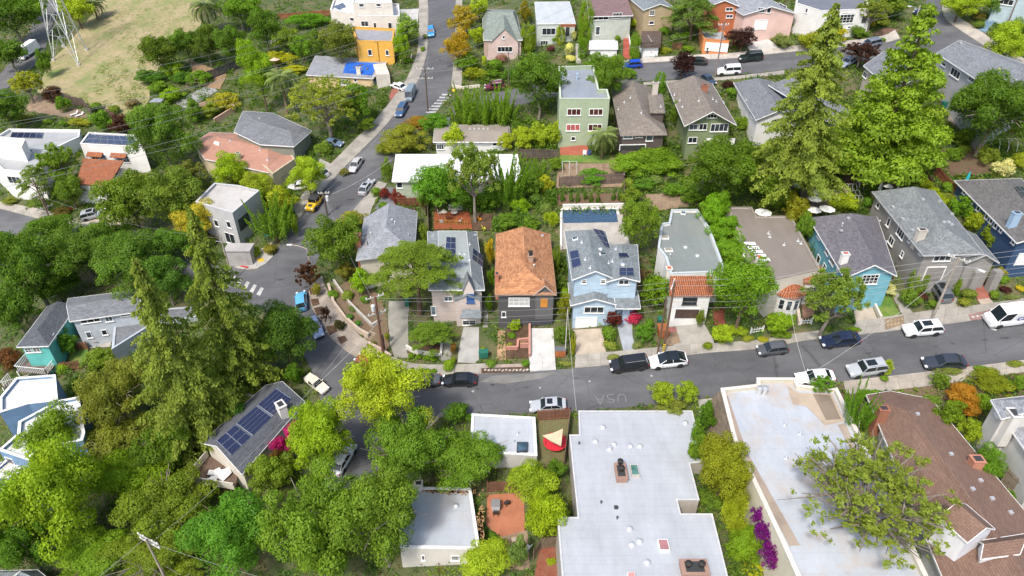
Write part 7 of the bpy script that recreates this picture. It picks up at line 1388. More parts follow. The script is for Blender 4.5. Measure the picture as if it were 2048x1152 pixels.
for i, (n, sz, hg, col, reg, lab) in enumerate((
 (2200, .22, 2.4, (.12, .23, .03), [(840, 395), (1112, 395), (1115, 458), (990, 462), (945, 428), (860, 428)], 'tangled green backyard planting behind the middle row of houses'),
 (260, .2, 2.4, (.12, .20, .03), [(1114, 470), (1130, 470), (1142, 640), (1118, 650)], 'green planting in the gap between rust and blue houses'), (300, .2, 2.4, (.11, .2, .03), [(1284, 500), (1318, 490), (1336, 640), (1296, 640)], 'green planting in the gap left of the tiled porch house'),
 (700, .22, 3.0, (.13, .28, .03), [(1398, 420), (1446, 420), (1520, 560), (1452, 570)], 'bright hedge growth between the flat grey and taupe roofs'), (350, .2, 2.4, (.10, .2, .03), [(1586, 430), (1622, 436), (1660, 540), (1640, 545)], 'green growth between the taupe and violet roofs'),
 (1500, .2, 2.2, (.12, .23, .03), [(1240, 298), (1560, 290), (1520, 400), (1250, 395)], 'thick green slope planting behind the middle row'), (900, .18, 1.8, (.12, .21, .03), [(1385, 850), (1450, 840), (1600, 1160), (1470, 1160)], 'mixed planting in the strip between the two big flat roofs'),
 (600, .14, .7, (.16, .24, .05), [(655, 560), (760, 590), (775, 700), (700, 655)], 'dry low planting of the corner garden'), (700, .2, 1.8, (.13, .22, .03), [(925, 100), (1065, 105), (1065, 185), (925, 190)], 'garden planting below the pink and green cottages'),
 (500, .2, 1.5, (.14, .22, .04), [(1555, 45), (1800, 55), (1760, 92), (1555, 95)], 'sloping garden planting before the pink and white houses'), (1800, .2, 1.8, (.11, .20, .03), [(280, 130), (480, 90), (640, 60), (660, 112), (480, 230), (300, 240)], 'wild garden growth between field and tarpaulin roof'),
 (1200, .2, 1.6, (.13, .23, .03), [(1640, 400), (1800, 290), (2060, 240), (2060, 360), (1910, 352), (1760, 380), (1660, 430)], 'leafy garden growth behind the right hand houses'), (1500, .22, 2.4, (.10, .18, .03), [(120, 690), (420, 700), (420, 950), (180, 960)], 'shrubby understorey beneath the lower left trees'),
 (900, .2, 2.0, (.14, .25, .03), [(1028, 245), (1115, 245), (1115, 305), (1028, 305)], 'lime bamboo thicket beside the timber fence'), (900, .2, 1.4, (.11, .21, .03), [(480, 380), (600, 330), (590, 440), (540, 490), (500, 480)], 'garden growth beside the modern grey house'), (600, .2, 1.6, (.11, .19, .03), [(590, 280), (780, 180), (770, 225), (640, 330)], 'street side growth under the sparse pale tree'))):
    scatter(n * 3, 20 + i, sz, hg, col, lab, reg, clump=1.6)
scatter(26000, 51, .24, .9, (.10, .19, .03), 'general green ground planting around the upper houses', [(-40, -10), (2090, -10), (2090, 430), (-40, 430)], clump=1.1)
scatter(12000, 52, .22, .8, (.17, .25, .04), 'lighter ground planting around the upper houses', [(-40, -10), (2090, -10), (2090, 430), (-40, 430)], clump=.8)
# ================================================================ VEHICLES
BK, WH, SI, GY, NVY = (.012, .012, .014), (.78, .78, .78), (.36, .38, .40), (.075, .08, .09), (.012, .02, .05)
car(1259, 726, -8, 1.0, 'minivan', BK, 'black minivan with chrome window line on the street', L=5.1); car(1337, 719, -8, .9, 'cross', WH, 'white car with a black glass roof beside the pole base', 'glass', L=4.9)
car(1546, 695, -8, 1.0, 'hatch', GY, 'small dark grey hatchback parked before the lime bushes', L=3.95); car(1681, 677, -8, .9, 'sedan', NVY, 'dark navy sedan under the weeping airy tree', L=5.0)
car(1846, 656, -8, .7, 'suv', WH, 'white sport utility car with black sunroof on the upper kerb', 'sun', L=4.75); car(1889, 722, -8, .2, 'sedan', (.03, .035, .045), 'matt charcoal sedan parked at the lower kerb on the right', L=4.95)
car(1735, 735, -8, 1.2, 'suv', SI, 'silver utility car with panoramic roof beside the yellow palm like plant', 'sun', L=4.8); car(1631, 752, -8, .5, 'sedan', WH, 'white sedan nearest the sandy flat roof', L=4.7)
car(1097, 808, -8, .5, 'sedan', SI, 'silver sedan with sunroof on the lower kerb', 'sun', L=4.75); car(920, 757, -8, .1, 'sedan', BK, 'black sedan before the pale driveway', L=4.75); car(848, 759, -8, .6, 'convertible', GY, 'grey convertible with a dark fabric roof behind the yellow tree')
car(738, 722, -8, -4, 'sedan', (.25, .015, .02), 'dark red car half hidden by the yellow tree', L=4.5); c_ = car(634, 765, 6, 4.6, 'pickup', (.62, .58, .48), 'cream pickup truck with covered bed at the street bend', L=4.3)
car(632, 652, 3, 7, 'sedan', (.25, .33, .50), 'pale blue sedan under the very dark tree', L=4.6); car(604, 600, -.5, -8, 'hatch', (.10, .35, .55), 'sky blue hatchback on the curved kerb', L=4.2)
car(631, 405, -4.5, 5.5, 'jeep', (.65, .40, .01), 'yellow off-road car with black top', 'black', L=4.3); car(734, 372, 5, -7, 'sedan', SI, 'silver sedan heading uphill at the right kerb', 'sun', L=4.6); car(712, 328, -4.8, 7, 'sedan', (.42, .42, .42), 'silver grey sedan facing downhill at the left kerb', L=4.6)
car(642, 342, -6, -3.5, 'hatch', WH, 'white hatchback in the sloping drive', L=4.3); car(600, 370, -7, 1, 'sedan', WH, 'white car mostly hidden by the airy lime tree')
car(804, 219, -4, 7, 'wagon', (.03, .08, .17), 'dark blue wagon parked uphill below the grey van', L=4.8); car(822, 188, -3, 7, 'van', (.17, .22, .25), 'blue grey van beside the red brick drive', L=4.9, cat='van'); car(798, 171, -7, -2.5, 'sedan', WH, 'white sedan standing in the red brick drive', L=4.5)
car(863, 63, 0, 8, 'suv', (.02, .25, .62), 'bright blue utility car on the climbing street', L=4.5); car(1266, 128, -8, .6, 'hatch', (.01, .06, .42), 'deep blue hatchback on the upper street', L=4.2); car(1394, 121, -8, -.3, 'sedan', (.02, .03, .03), 'black sedan behind the purple plum tree', L=4.6)
car(1458, 141, -8, .5, 'bigsuv', WH, 'white off-road utility car beside the upper pole'); car(1502, 114, -8, .9, 'bigsuv', (.012, .02, .018), 'black utility car on the far kerb of the upper street', L=4.9); car(1741, 87, -8, 2, 'suv', (.16, .18, .24), 'grey utility car on the far kerb near the corner', L=4.6); car(1697, 122, -8, 4, 'sedan', (.25, .3, .42), 'pale blue sedan under the sparse purple tree', L=4.6)
car(990, 171, -8, .8, 'suv', (.13, .015, .03), 'burgundy utility car by the upper junction', L=4.4); car(188, 428, 7, -1.8, 'suv', SI, 'silver utility car on the concrete forecourt at the left', 'sun', L=4.7); car(1880, 577, -5, -8, 'suv', (.13, .14, .15), 'grey utility car parked nose in before the grey house', 'sun', L=4.6)
car(688, 915, 3.5, -6, 'sedan', (.65, .67, .7), 'white car in the shade between lime tree and oak', L=4.6); car(1850, 24, -7, -1, 'suv', NVY, 'dark blue car at the top right junction', L=4.4); car(668, 284, 7, 1, 'sedan', (.12, .17, .25), 'blue grey car under the sparse pale tree', L=4.4); car(1418, 157, 6, 5, 'sedan', (.03, .05, .08), 'dark blue car beside the craftsman roof', L=4.2); car(906, 86, .5, 8, 'sedan', WH, 'white car hidden under the orange street tree', L=4.4)
c_ = car(2022, 634, -8, .9, 'van', WH, 'white delivery van with a blue mark at the right edge', L=6.2, cat='van', name='delivery_van')
def van_mark(root):
    Mx = Matrix.Translation(root.location) @ root.rotation_euler.to_matrix().to_4x4(); b = MB(); s = root.scale[0]
    for q in ([(.35, 1.25), (-.65, 1.25), (-.65, 1.8), (.35, 1.8)],): b.poly([Mx @ (V((x - .3, 1.035, z)) * s) for x, z in q])
    o = b.build('logo', plain((.02, .06, .28), .4), root, at=(0, 0, 0)); o.matrix_parent_inverse = Mx.inverted() @ Matrix.Scale(1, 4); o.parent = root; o.scale = (1, 1, 1)
    im = (Mx @ Matrix.Scale(s, 4)).inverted()
    for v in o.data.vertices: v.co = im @ v.co
    o.matrix_parent_inverse = Matrix.Identity(4)
    w = bpy.data.meshes.new('eagle'); pts = [(.2, 1.4), (.0, 1.4), (-.5, 1.52), (-.15, 1.52), (-.6, 1.68), (.25, 1.62)]; w.from_pydata([(x - .3, 1.042, z) for x, z in pts], [], [(0, 1, 2, 3, 4, 5)]); w.materials.append(TRIM); e = bpy.data.objects.new('emblem', w); COL.objects.link(e); e.parent = o
van_mark(c_)
# box truck
P = G(62, 112) + GN * .1; D = (G(38, 128) - G(85, 96)); D -= GN * D.dot(GN); D.normalize(); Yv = GN.cross(D); root = empty('box_truck', P, 'white box truck parked in the dark lane by the pylon', 'truck'); L = lambda x, y, z: P + D * x + Yv * y + GN * z
b = MB(); b.box(L(-1.1, 0, 2.0), D * 4.6, Yv * 2.3, GN * 2.4); b.build('cargo_box', plain((.72, .72, .7), .5), root); b = MB(); b.hexa([L(1.4, -1, .5), L(3.2, -1, .5), L(3.2, 1, .5), L(1.4, 1, .5)], [L(1.4, -1, 2.3), L(2.5, -1, 2.3), L(2.5, 1, 2.3), L(1.4, 1, 2.3)]); b.build('cab', plain((.72, .72, .7), .4), root)
b = MB(); b.hexa([L(2.98, -.9, 1.3), L(3.0, -.9, 1.3), L(3.0, .9, 1.3), L(2.98, .9, 1.3)], [L(2.58, -.85, 2.2), L(2.62, -.85, 2.2), L(2.62, .85, 2.2), L(2.58, .85, 2.2)]); b.build('windshield', carglass(), root); b = MB(); b.box(L(-.2, 0, .65), D * 6.4, Yv * .9, GN * .3); b.build('chassis', DARK, root)
for sy in (-1, 1):
    b = MB(); b.box(L(2.1, sy * 1.01, 1.75), D * .9, Yv * .04, GN * .7); b.build('side_window', carglass(), root)
    for x in (2.2, -2.0): b = MB(); b.lathe(L(x, sy * .85, .45), [(.25, 0), (.45, .02), (.45, .26), (.2, .28)], 14, Yv * sy); b.build('wheel', rubber(), root)
# ================================================================ POLES, PYLON AND WIRES
p1 = utility_pole(1314, 716, 598, 'shorter timber pole beside the white car with glass roof', (), (.10, .06, .04), r=.15); p2 = utility_pole(1326, 708, 563, 'tall timber pole with yellow markers beside the tiled porch', ((.95, 2.4),), (.12, .07, .045), ang=1.2)
b = MB(); P = p2[0]
for k in range(4): b.tube(P + V((0, 0, .6 + k * .35)), P + V((0, 0, .74 + k * .35)), .185, 10)
o = b.build('marker_band', plain((.75, .55, .03)), None, at=P); o.parent = [x for x in bpy.data.objects if x.get('label', '').startswith('tall timber pole with yellow')][0]; o.location = (0, 0, 0)
p3 = utility_pole(767, 712, 594, 'dark brown pole with two crossarms and a transformer in the corner garden', ((.985, 2.6), (.72, 2.6)), (.13, .06, .04), trans=((.84, -1),), ang=.5, r=.2); p3b = utility_pole(770, 705, 670, 'short stub pole leaning against the corner garden pole', (), (.07, .05, .04), r=.14)
p4 = utility_pole(1863, 640, 515, 'leaning grey pole with white crossarm and street lamp before the grey house', ((.97, 2.6),), (.30, .26, .22), lamp=(.6, -.8, 2.6), ang=-.7); p5 = utility_pole(856, 224, 136, 'dark pole with two pale crossarms at the upper junction', ((.97, 3.6), (.76, 3.0)), (.10, .07, .05), ang=.1)
p6 = utility_pole(655, 432, 385, 'dark pole beside the yellow off-road car', ((.95, 2.0),), (.08, .06, .05), trans=((.75, 1),)); p7 = utility_pole(101, 440, 358, 'brown pole with white crossarms at the far left street', ((.6, 3.0), (.30, 3.0)), (.16, .12, .09), ang=.9); p8 = utility_pole(1430, 155, 42, 'grey pole beside the white off-road car on the upper street', ((.93, 2.2),), (.2, .16, .14)); p9 = utility_pole(1017, 171, 100, 'slim pole beside the burgundy car', (), (.13, .1, .09), r=.12)
p10 = utility_pole(345, 1185, 1078, 'timber pole with paired crossarms at the bottom left', ((.97, 3.0), (.90, 3.0)), (.33, .28, .22), ang=-.45, r=.15); p11 = utility_pole(466, 562, 472, 'weathered pole with white lamp by the modern grey house', (), (.3, .26, .22), lamp=(-1, -.2, 1.2)); p12 = utility_pole(1820, 75, 10, 'pale pole with street lamp on the corner pavement at the top right', (), (.35, .3, .27), lamp=(-1, -.2, 2.2)); p13 = utility_pole(2008, 66, -25, 'brown leaning pole at the top right corner', (), (.15, .12, .1)); p14 = utility_pole(1130, 712, 618, 'slim pale service pole before the blue house', (), (.5, .46, .42), r=.07)
Pl = G(622, 540); H_ = zat(Pl, 498) - Pl.z; root = empty('street_lamp', Pl, 'curved white street lamp above the purple brown tree', 'street lamp'); b = MB(); b.tube(Pl, Pl + V((0, 0, H_)), .1, 8, .07); b.build('pole', plain((.55, .45, .35), .5), root); b = MB(); q = [Pl + V((-2.4 * t, 0, H_ + .8 * math.sin(t * 1.57))) for t in (0, .3, .6, 1)]; b.path(q, .05, 6); ar = b.build('lamp_arm', plain((.6, .45, .35), .5), root); b = MB(); b.box(q[-1] + V((-.3, 0, 0)), V((.8, 0, 0)), V((0, .3, 0)), V((0, 0, .14))); b.build('lamp_head', plain((.75, .76, .76), .4), ar)
Ps = G(540, 500); root = empty('street_sign', Ps, 'green street name sign on a pole at the left corner', 'street sign'); b = MB(); b.tube(Ps, Ps + V((0, 0, 3)), .04, 6); b.build('pole', metal(), root); b = MB(); b.box(Ps + V((0, 0, 2.9)), V((1, 0, 0)), V((0, .03, 0)), V((0, 0, .25))); b.build('sign_plate', plain((.02, .25, .2)), root)
W = lambda P, x, y, z: P[0] + P[3] * x + P[4] * y + V((0, 0, P[1] * z))
for i, (z0, z1, s, l) in enumerate(((1, 1, .8, 'topmost wire along the upper kerb from the tall pole to the lamp pole'), (.93, .93, 1.0, 'second wire along the upper kerb'), (.80, .82, 1.2, 'third wire along the upper kerb'), (.72, .74, 1.3, 'lowest thick cable along the upper kerb'), (.64, .66, 1.4, 'lowest pair of cables along the upper kerb'))):
    wire(W(p2, .3, 0, z0), W(p4, 0, 0, z1), s, l, .03); wire(W(p3, .3, 0, min(z0, .97)), W(p2, 0, 0, z0), s, l.replace('along the upper kerb', 'above the driveways'), .028, col=(.25, .25, .25))
    a = W(p4, 0, 0, z1); wire(a, a + V((45, 6, 5)), s, l.replace('along the upper kerb', 'leaving the right edge').replace('from the tall pole to the lamp pole', 'past the lamp pole'), .03)
wire(W(p14, 0, 0, 1), At(1153, 823, G(1157, 823, 1.2).z), .6, 'pale service wire crossing the street to the big flat roof', .04, col=(.5, .48, .46)); wire(W(p4, 0, 0, .85), At(1600, 760, G(1590, 765, 2).z), 1.2, 'service wire crossing above the white sedan', .028, col=(.5, .5, .5)); wire(G(1580, 612, 6), At(1612, 745, G(1590, 765, 2.5).z), .5, 'white wire from the turret to the sandy roof', .04, col=(.55, .54, .52))
wire(W(p3, 0, 0, .85), W(p6, 0, 0, .9), 1.5, 'wire from the corner garden up to the pole by the yellow car'); wire(W(p6, 0, 0, .95), W(p5, 0, 0, .9), 1.5, 'wire climbing the street to the upper junction pole'); wire(W(p6, 0, 0, .8), At(785, 318, G(800, 330, 5).z), .6, 'service wire to the white roofed house', .035, col=(.6, .6, .58)); wire(W(p5, 0, 0, .9), W(p9, 0, 0, .95), .8, 'wire from the junction pole to the slim pole'); wire(W(p9, 0, 0, .9), W(p8, 0, 0, .9), 2, 'wire along the upper street'); wire(W(p8, 0, 0, .85), W(p12, 0, 0, .9), 2, 'wire from the upper pole to the corner lamp'); wire(W(p5, .5, 0, .97), W(p5, .5, 0, 1) + V((-6, 60, 14)), 1.5, 'wire running up the street from the junction pole')
wire(W(p3, 0, 0, .6), G(632, 770, 3.2), .3, 'pale wire slanting over the bend to the cream pickup corner', .03, col=(.6, .6, .58)); wire(W(p10, .4, 0, .97), W(p10, .4, 0, .97) + V((26, -6, -2)), 1.0, 'wire from the bottom pole to the right'); wire(W(p10, -.4, 0, .97), W(p10, -.4, 0, .97) + V((-14, -14, -3)), .8, 'wire from the bottom pole to the left'); wire(W(p10, 0, 0, .9), W(p3, 0, 0, .9), 2.5, 'long wire over the oaks to the corner garden pole', .02, col=(.3, .3, .3)); wire(W(p7, 0, 0, .6), W(p11, 0, 0, .95), 1.5, 'wire along the far left street', col=(.3, .3, .3))
# lattice pylon
Pc = G(132, 100); root = empty('lattice_pylon', Pc, 'tall grey steel lattice pylon on the dry field', 'pylon'); HP = 34; mt = metal((.50, .53, .53), .5); feet = [G(108, 122), G(158, 132), G(174, 101), G(128, 94)]; cc = sum(feet, V()) / 4
def leg(k, t): a = feet[k].lerp(V((cc.x, cc.y, cc.z + HP)), t); return a
lev = [0, .20, .36, .50, .62, .72, .80, .87, .92]
for k in range(4):
    b = MB(); b.path([leg(k, t) for t in lev], .16, 4, .1); b.build('leg', mt, root); b = MB(); b.lathe(feet[k] - V((0, 0, .3)), [(.55, 0), (.5, .9), (.05, .92)], 10); b.build('footing', plain((.5, .45, .4)), root)
for i, (t0, t1) in enumerate(zip(lev, lev[1:])):
    for k in range(4):
        b = MB(); j = (k + 1) % 4; m = (leg(k, t1) + leg(j, t1)) / 2
        b.tube(leg(k, t1), leg(j, t1), .07, 4); b.tube(leg(k, t0), m, .06, 4); b.tube(leg(j, t0), m, .06, 4)
        if i < 3: b.tube(leg(k, (t0 + t1) / 2), m.lerp(leg(k, t0), .5), .045, 4); b.tube(leg(j, (t0 + t1) / 2), m.lerp(leg(j, t0), .5), .045, 4)
        b.build('brace', mt, root)
top = V((cc.x, cc.y, cc.z + HP * .93))
for i, dz in enumerate((-9, -4, 1)): b = MB(); b.tube(top + V((-7, 2, dz)), top + V((7, -2, dz)), .15, 4); b.build('crossarm', mt, root)
for i in range(8):
    a = At(-60 - i * 5, 205 + i * 32 - 40 * (i % 2), Pc.z + 24 + (i % 4)); wire(a, a + V((62, 48 + i, 4 + (i % 3))), 2.0, 'high voltage wire %s counted from the upper left corner' % ['first', 'second', 'third', 'fourth', 'fifth', 'sixth', 'seventh', 'eighth'][i], .016, col=(.28, .3, .28), n=8)
# ================================================================ FENCES, WALLS, STEPS
fence([(1118, 375), (1165, 372), (1247, 368)], 2.0, (.17, .12, .10), 'weathered board fence above the clipped cypress row'); fence([(1247, 372), (1238, 300)], 2.0, (.28, .22, .17), 'board fence on the right of the bare terrace'); fence([(1040, 318), (1115, 320)], 2.0, (.12, .09, .07), 'dark timber fence right of the white roof'); fence([(1247, 372), (1250, 470)], 1.8, (.15, .11, .08), 'side fence right of the pool')
fence([(1075, 842), (1140, 838)], 1.8, (.22, .10, .06), 'red brown board fence along the kerb of the small yard'); fence([(1140, 838), (1128, 932)], 1.8, (.18, .14, .1), 'side fence between the small yard and the big flat roof'); fence([(1067, 1120), (1082, 1098), (1126, 1092)], 1.8, (.20, .15, .1), 'slanted fence enclosing the red bark yard'); fence([(975, 985), (1050, 982)], 1.8, (.22, .1, .06), 'red fence behind the orange courtyard')
fence([(1490, 880), (1560, 1080)], 1.9, (.19, .14, .11), 'long plank fence beside the sandy roofed building'); fence([(2000, 965), (2070, 1040)], 2.2, (.30, .24, .17), 'pale plank fence between the brown roof and the grey wall'); fence([(130, 705), (178, 700)], 1.5, (.22, .1, .05), 'small brown fence behind the yard'); fence([(110, 745), (162, 738)], 1.6, (.22, .11, .05), 'brown fence above the white roof')
fence([(378, 175), (420, 160), (460, 145), (498, 128)], 2.2, (.05, .05, .055), 'dark slatted fence right of the orange brown soil'); fence([(135, 208), (170, 215), (188, 238)], 2.2, (.14, .1, .08), 'slanted brown fence behind the loungers'); fence([(215, 232), (250, 252), (262, 268)], 1.8, (.16, .09, .07), 'reddish fence right of the pointed bush'); fence([(856, 430), (858, 470)], 1.8, (.2, .16, .12), 'narrow fence left of the dark red terrace')
fence([(1803, 300), (1835, 345), (1858, 380)], 1.8, (.16, .09, .06), 'brown fence left of the golden hedge'); fence([(1868, 350), (1885, 372), (1905, 392)], 1.8, (.24, .08, .04), 'red brown fence right of the golden hedge'); fence([(1500, 668), (1525, 664)], .9, (.7, .7, .68), 'white picket fence beside the lime shrub', board=False, name='picket_fence'); fence([(1600, 650), (1622, 648)], .9, (.7, .68, .62), 'cream picket fence at the foot of the entry steps', board=False, name='picket_fence'); fence([(1275, 560), (1300, 562)], 1.8, (.22, .1, .05), 'red brown gate between the blue and white houses'); fence([(1768, 545), (1785, 560)], 1.8, (.12, .07, .05), 'dark fence between the sky blue and grey houses')
fence([(545, 40), (660, 32)], 1.5, (.3, .12, .05), 'orange brown fence above the clipped hedge'); fence([(1880, 205), (1925, 225)], 1.8, (.28, .2, .13), 'pale brown fence beside the side yard'); fence([(1345, 100), (1362, 100)], 1.5, (.22, .1, .05), 'brown gate beside the planted box'); fence([(870, 448), (935, 452)], 1.0, (.42, .2, .04), 'honey coloured timber railing of the dark red terrace', board=False, name='timber_railing')
lowwall([(658, 575), (668, 610), (690, 640), (718, 665), (738, 676)], .8, .3, (.45, .36, .28), 'curved stone retaining wall of the corner garden'); lowwall([(668, 565), (700, 610), (745, 655), (760, 645)], .6, .25, (.4, .38, .34), 'inner grey terrace wall of the corner garden'); lowwall([(738, 692), (765, 706), (782, 718)], .7, .3, (.5, .38, .32), 'pinkish wall beside the dark brown pole'); lowwall([(813, 698), (830, 708), (882, 716), (884, 690)], .7, .25, (.6, .58, .54), 'curved white garden wall under the cedar boughs')
lowwall([(1059, 716), (1059, 655)], .7, .25, (.42, .22, .17), 'brick edged wall left of the white driveway'); lowwall([(1040, 696), (1058, 696)], .8, .25, (.42, .2, .15), 'lower brick planter edge on the dark terraces'); lowwall([(1012, 700), (1035, 700), (1036, 685), (1058, 683)], .6, .25, (.42, .2, .15), 'stepped brick planter edge on the dark terraces'); lowwall([(1125, 418), (1247, 416)], .8, .4, (.62, .6, .55), 'long white wall behind the pool'); lowwall([(1122, 500), (1122, 432)], .6, .3, (.6, .58, .53), 'short white wall left of the pool'); lowwall([(1590, 600), (1598, 650)], .6, .3, (.55, .46, .38), 'cream stair wall of the turreted house')
lowwall([(1737, 592), (1760, 640)], .6, .25, (.5, .46, .4), 'concrete edge left of the small lawn'); lowwall([(400, 218), (445, 205), (472, 222), (430, 248)], 1.2, .25, (.5, .33, .24), 'peach coloured terrace wall above the dark gabled roof'); lowwall([(800, 125), (822, 122), (824, 112)], .5, .2, (.6, .5, .38), 'cream edged planting bed beside the climbing kerb'); lowwall([(905, 174), (912, 176), (925, 178), (960, 174)], .5, .3, (.62, .55, .48), 'pale curb wall at the upper junction')
steps([(882, 722), (902, 722), (904, 680), (884, 680)], 10, concrete((.40, .38, .34)), 'grey stone stair right of the white curved wall'); steps([(994, 720), (1012, 720), (1010, 662), (996, 662)], 11, concrete((.55, .34, .20)), 'peach coloured front steps of the charcoal house'); steps([(723, 683), (738, 688), (752, 668), (742, 660)], 6, concrete((.45, .36, .28)), 'beige corner steps into the terraced garden'); steps([(1152, 128), (1162, 128), (1160, 88), (1151, 88)], 9, concrete((.5, .48, .42)), 'grey path steps beside the cream flowering bushes'); steps([(1428, 650), (1450, 650), (1448, 616), (1426, 616)], 8, concrete((.30, .08, .05)), 'dark red steps right of the tiled porch'); steps([(966, 655), (976, 655), (976, 600), (968, 600)], 10, concrete((.42, .4, .36)), 'narrow side steps between grey and charcoal houses')
# ================================================================ GARDEN THINGS
TEAL = plain((.02, .14, .10), .5)
for x, y, l in ((963, 716, 'left of the green pair'), (972, 715, 'right of the green pair')): bx(x, y, .7, .8, 1.1, TEAL, 'wheeled_bin', 'green wheeled bin by the pale driveway, ' + l, 'bin', group='wheeled bins', wheels=True)
bx(815, 612, .7, .8, 1.1, TEAL, 'wheeled_bin', 'green wheeled bin beside the cedar trunk', 'bin', group='wheeled bins', wheels=True); bx(1650, 560, .8, .8, 1.1, TEAL, 'wheeled_bin', 'green wheeled bin beside the small red tiled roof', 'bin', group='wheeled bins', wheels=True); bx(2001, 533, .8, .8, 1.1, TEAL, 'wheeled_bin', 'green wheeled bin by the navy wall', 'bin', group='wheeled bins', wheels=True); bx(1319, 650, .7, .8, 1.1, TEAL, 'wheeled_bin', 'green wheeled bin beside the tall timber pole', 'bin', group='wheeled bins', wheels=True)
bx(1294, 114, .9, .9, 1.2, plain((.01, .07, .35)), 'wheeled_bin', 'blue wheeled bin beside the small gabled garage', 'bin', group='wheeled bins', wheels=True); bx(1301, 114, .7, .8, 1.1, plain((.3, .06, .05)), 'wheeled_bin', 'dull red wheeled bin next to the blue one', 'bin', group='wheeled bins', wheels=True); bx(1415, 107, .8, .8, 1.1, plain((.05, .06, .06)), 'wheeled_bin', 'dark wheeled bin before the orange garage', 'bin', group='wheeled bins', wheels=True); bx(1423, 106, .8, .8, 1.2, TEAL, 'wheeled_bin', 'green wheeled bin before the orange garage', 'bin', group='wheeled bins', wheels=True); bx(1886, 218, .9, .9, 1.2, TEAL, 'wheeled_bin', 'green wheeled bin in the right side yard', 'bin', group='wheeled bins', wheels=True)
bx(1120, 712, 1.5, .9, 1.2, wood((.45, .14, .04)), 'bin_shed', 'orange timber bin box beside the white driveway', 'bin box', lid=plain((.12, .13, .14))); bx(1324, 672, 1.4, 1.6, 1.5, wood((.42, .14, .04)), 'bin_shed', 'orange timber screen behind the short pole', 'bin box')
bx(992, 1018, 1.0, 1.0, 1.0, plain((.55, .56, .57), .5), 'air_conditioner', 'grey air conditioner unit on the orange courtyard', 'air conditioner', lid=plain((.2, .2, .2)))
def parasol(cx, cy, w, col, label, h=2.6, folded=False):
    P = G(cx, cy, h); s = F / depth(P); r = w / 2 / s; P = P - V((0, 0, h)); root = empty('parasol', P, label, 'parasol', 'garden parasols'); b = MB(); b.tube(P, P + V((0, 0, h + .2)), .04, 6); b.build('pole', plain((.3, .25, .2)), root); b = MB()
    if folded: b.lathe(P + V((0, 0, h - 1.7)), [(.12, 0), (.3, .3), (.2, 1.2), (.04, 1.9)], 8)
    else:
        n = len(b.v); b.v.append(P + V((0, 0, h + .35)))
        for i in range(8): b.v.append(P + V((math.cos(i * .785) * r, math.sin(i * .785) * r, h - .15)))
        b.f += [(n, n + 1 + i, n + 1 + (i + 1) % 8) for i in range(8)]
    b.build('canopy', plain(col, .8), root)
for x, y, w, l in ((1636, 383, 28, 'uppermost of four on the dark patio'), (1630, 396, 30, 'second from the top on the dark patio'), (1629, 418, 30, 'lower left on the dark patio'), (1655, 416, 32, 'lower right on the dark patio'), (1527, 423, 34, 'standing alone behind the taupe roof')): parasol(x, y, w, (.75, .73, .68), 'white open parasol ' + l)
parasol(1765, 362, 10, (.75, .74, .7), 'folded white parasol left of the tan cover', folded=True); parasol(1797, 374, 10, (.75, .74, .7), 'folded white parasol right of the tan cover', folded=True); parasol(1940, 345, 10, (.02, .35, .38), 'folded turquoise parasol by the vegetable beds', folded=True); parasol(549, 118, 20, (.6, .42, .32), 'peach parasol in the furniture garden'); parasol(888, 422, 14, (.45, .4, .32), 'round beige parasol on the dark red terrace'); parasol(1777, 371, 20, (.7, .68, .64), 'low white parasol between the folded ones')
def table(cx, cy, r, col, label, h=.75):
    P = G(cx, cy); root = empty('garden_table', P, label, 'table', 'garden tables'); b = MB(); b.lathe(P + V((0, 0, h)), [(r, 0), (r, .06), (.02, .07)], 18); b.build('table_top', plain(col, .5), root)
    for k in range(4): b = MB(); a = k * 1.57 + .8; b.tube(P + V((math.cos(a) * r * .6, math.sin(a) * r * .6, 0)), P + V((math.cos(a) * r * .5, math.sin(a) * r * .5, h)), .035, 5); b.build('leg', DARK, root)
def chair(cx, cy, a, col, label, lounge=False):
    P = G(cx, cy) + GN * .05; X = V((math.cos(a), math.sin(a), 0)); Y = V((-X.y, X.x, 0)); Z = V((0, 0, 1)); m = plain(col, .6); root = empty('sun_lounger' if lounge else 'garden_chair', P, label, 'lounger' if lounge else 'chair', 'garden seats'); L = 1.4 if lounge else .5
    b = MB(); b.box(P + Z * .42, X * L, Y * .62, Z * .1); b.build('seat', m, root); b = MB(); b.hexa([P - X * L / 2 - Y * .31 + Z * .42, P - X * (L / 2 - .08) - Y * .31 + Z * .42, P - X * (L / 2 - .08) + Y * .31 + Z * .42, P - X * L / 2 + Y * .31 + Z * .42], [p - X * (.5 if lounge else .15) + Z * (.55) for p in [P - X * L / 2 - Y * .31 + Z * .42, P - X * (L / 2 - .08) - Y * .31 + Z * .42, P - X * (L / 2 - .08) + Y * .31 + Z * .42, P - X * L / 2 + Y * .31 + Z * .42]]); b.build('backrest', m, root)
    for sx in (-1, 1):
        for sy in (-1, 1): b = MB(); b.box(P + X * sx * L * .42 + Y * sy * .27 + Z * .2, X * .05, Y * .05, Z * .42); b.build('leg', m, root)
chair(148, 232, -2.3, (.78, .78, .76), 'white sun lounger on the sandy terrace, left of the pair', True); chair(159, 234, -2.3, (.78, .78, .76), 'white sun lounger on the sandy terrace, right of the pair', True)
chair(175, 686, 1.57, (.62, .35, .36), 'pink cushioned lounger left on the concrete patio', True); chair(200, 684, 1.57, (.62, .38, .36), 'pink cushioned lounger right on the concrete patio', True); chair(187, 690, 1.2, (.07, .08, .1), 'dark lounger between the pink ones', True)
table(1110, 892, 1.5, (.55, .02, .03), 'large round red table in the fenced yard'); chair(1096, 884, 0, (.03, .03, .03), 'black chair left of the red table, upper'); chair(1097, 897, 0, (.03, .03, .03), 'black chair left of the red table, lower')
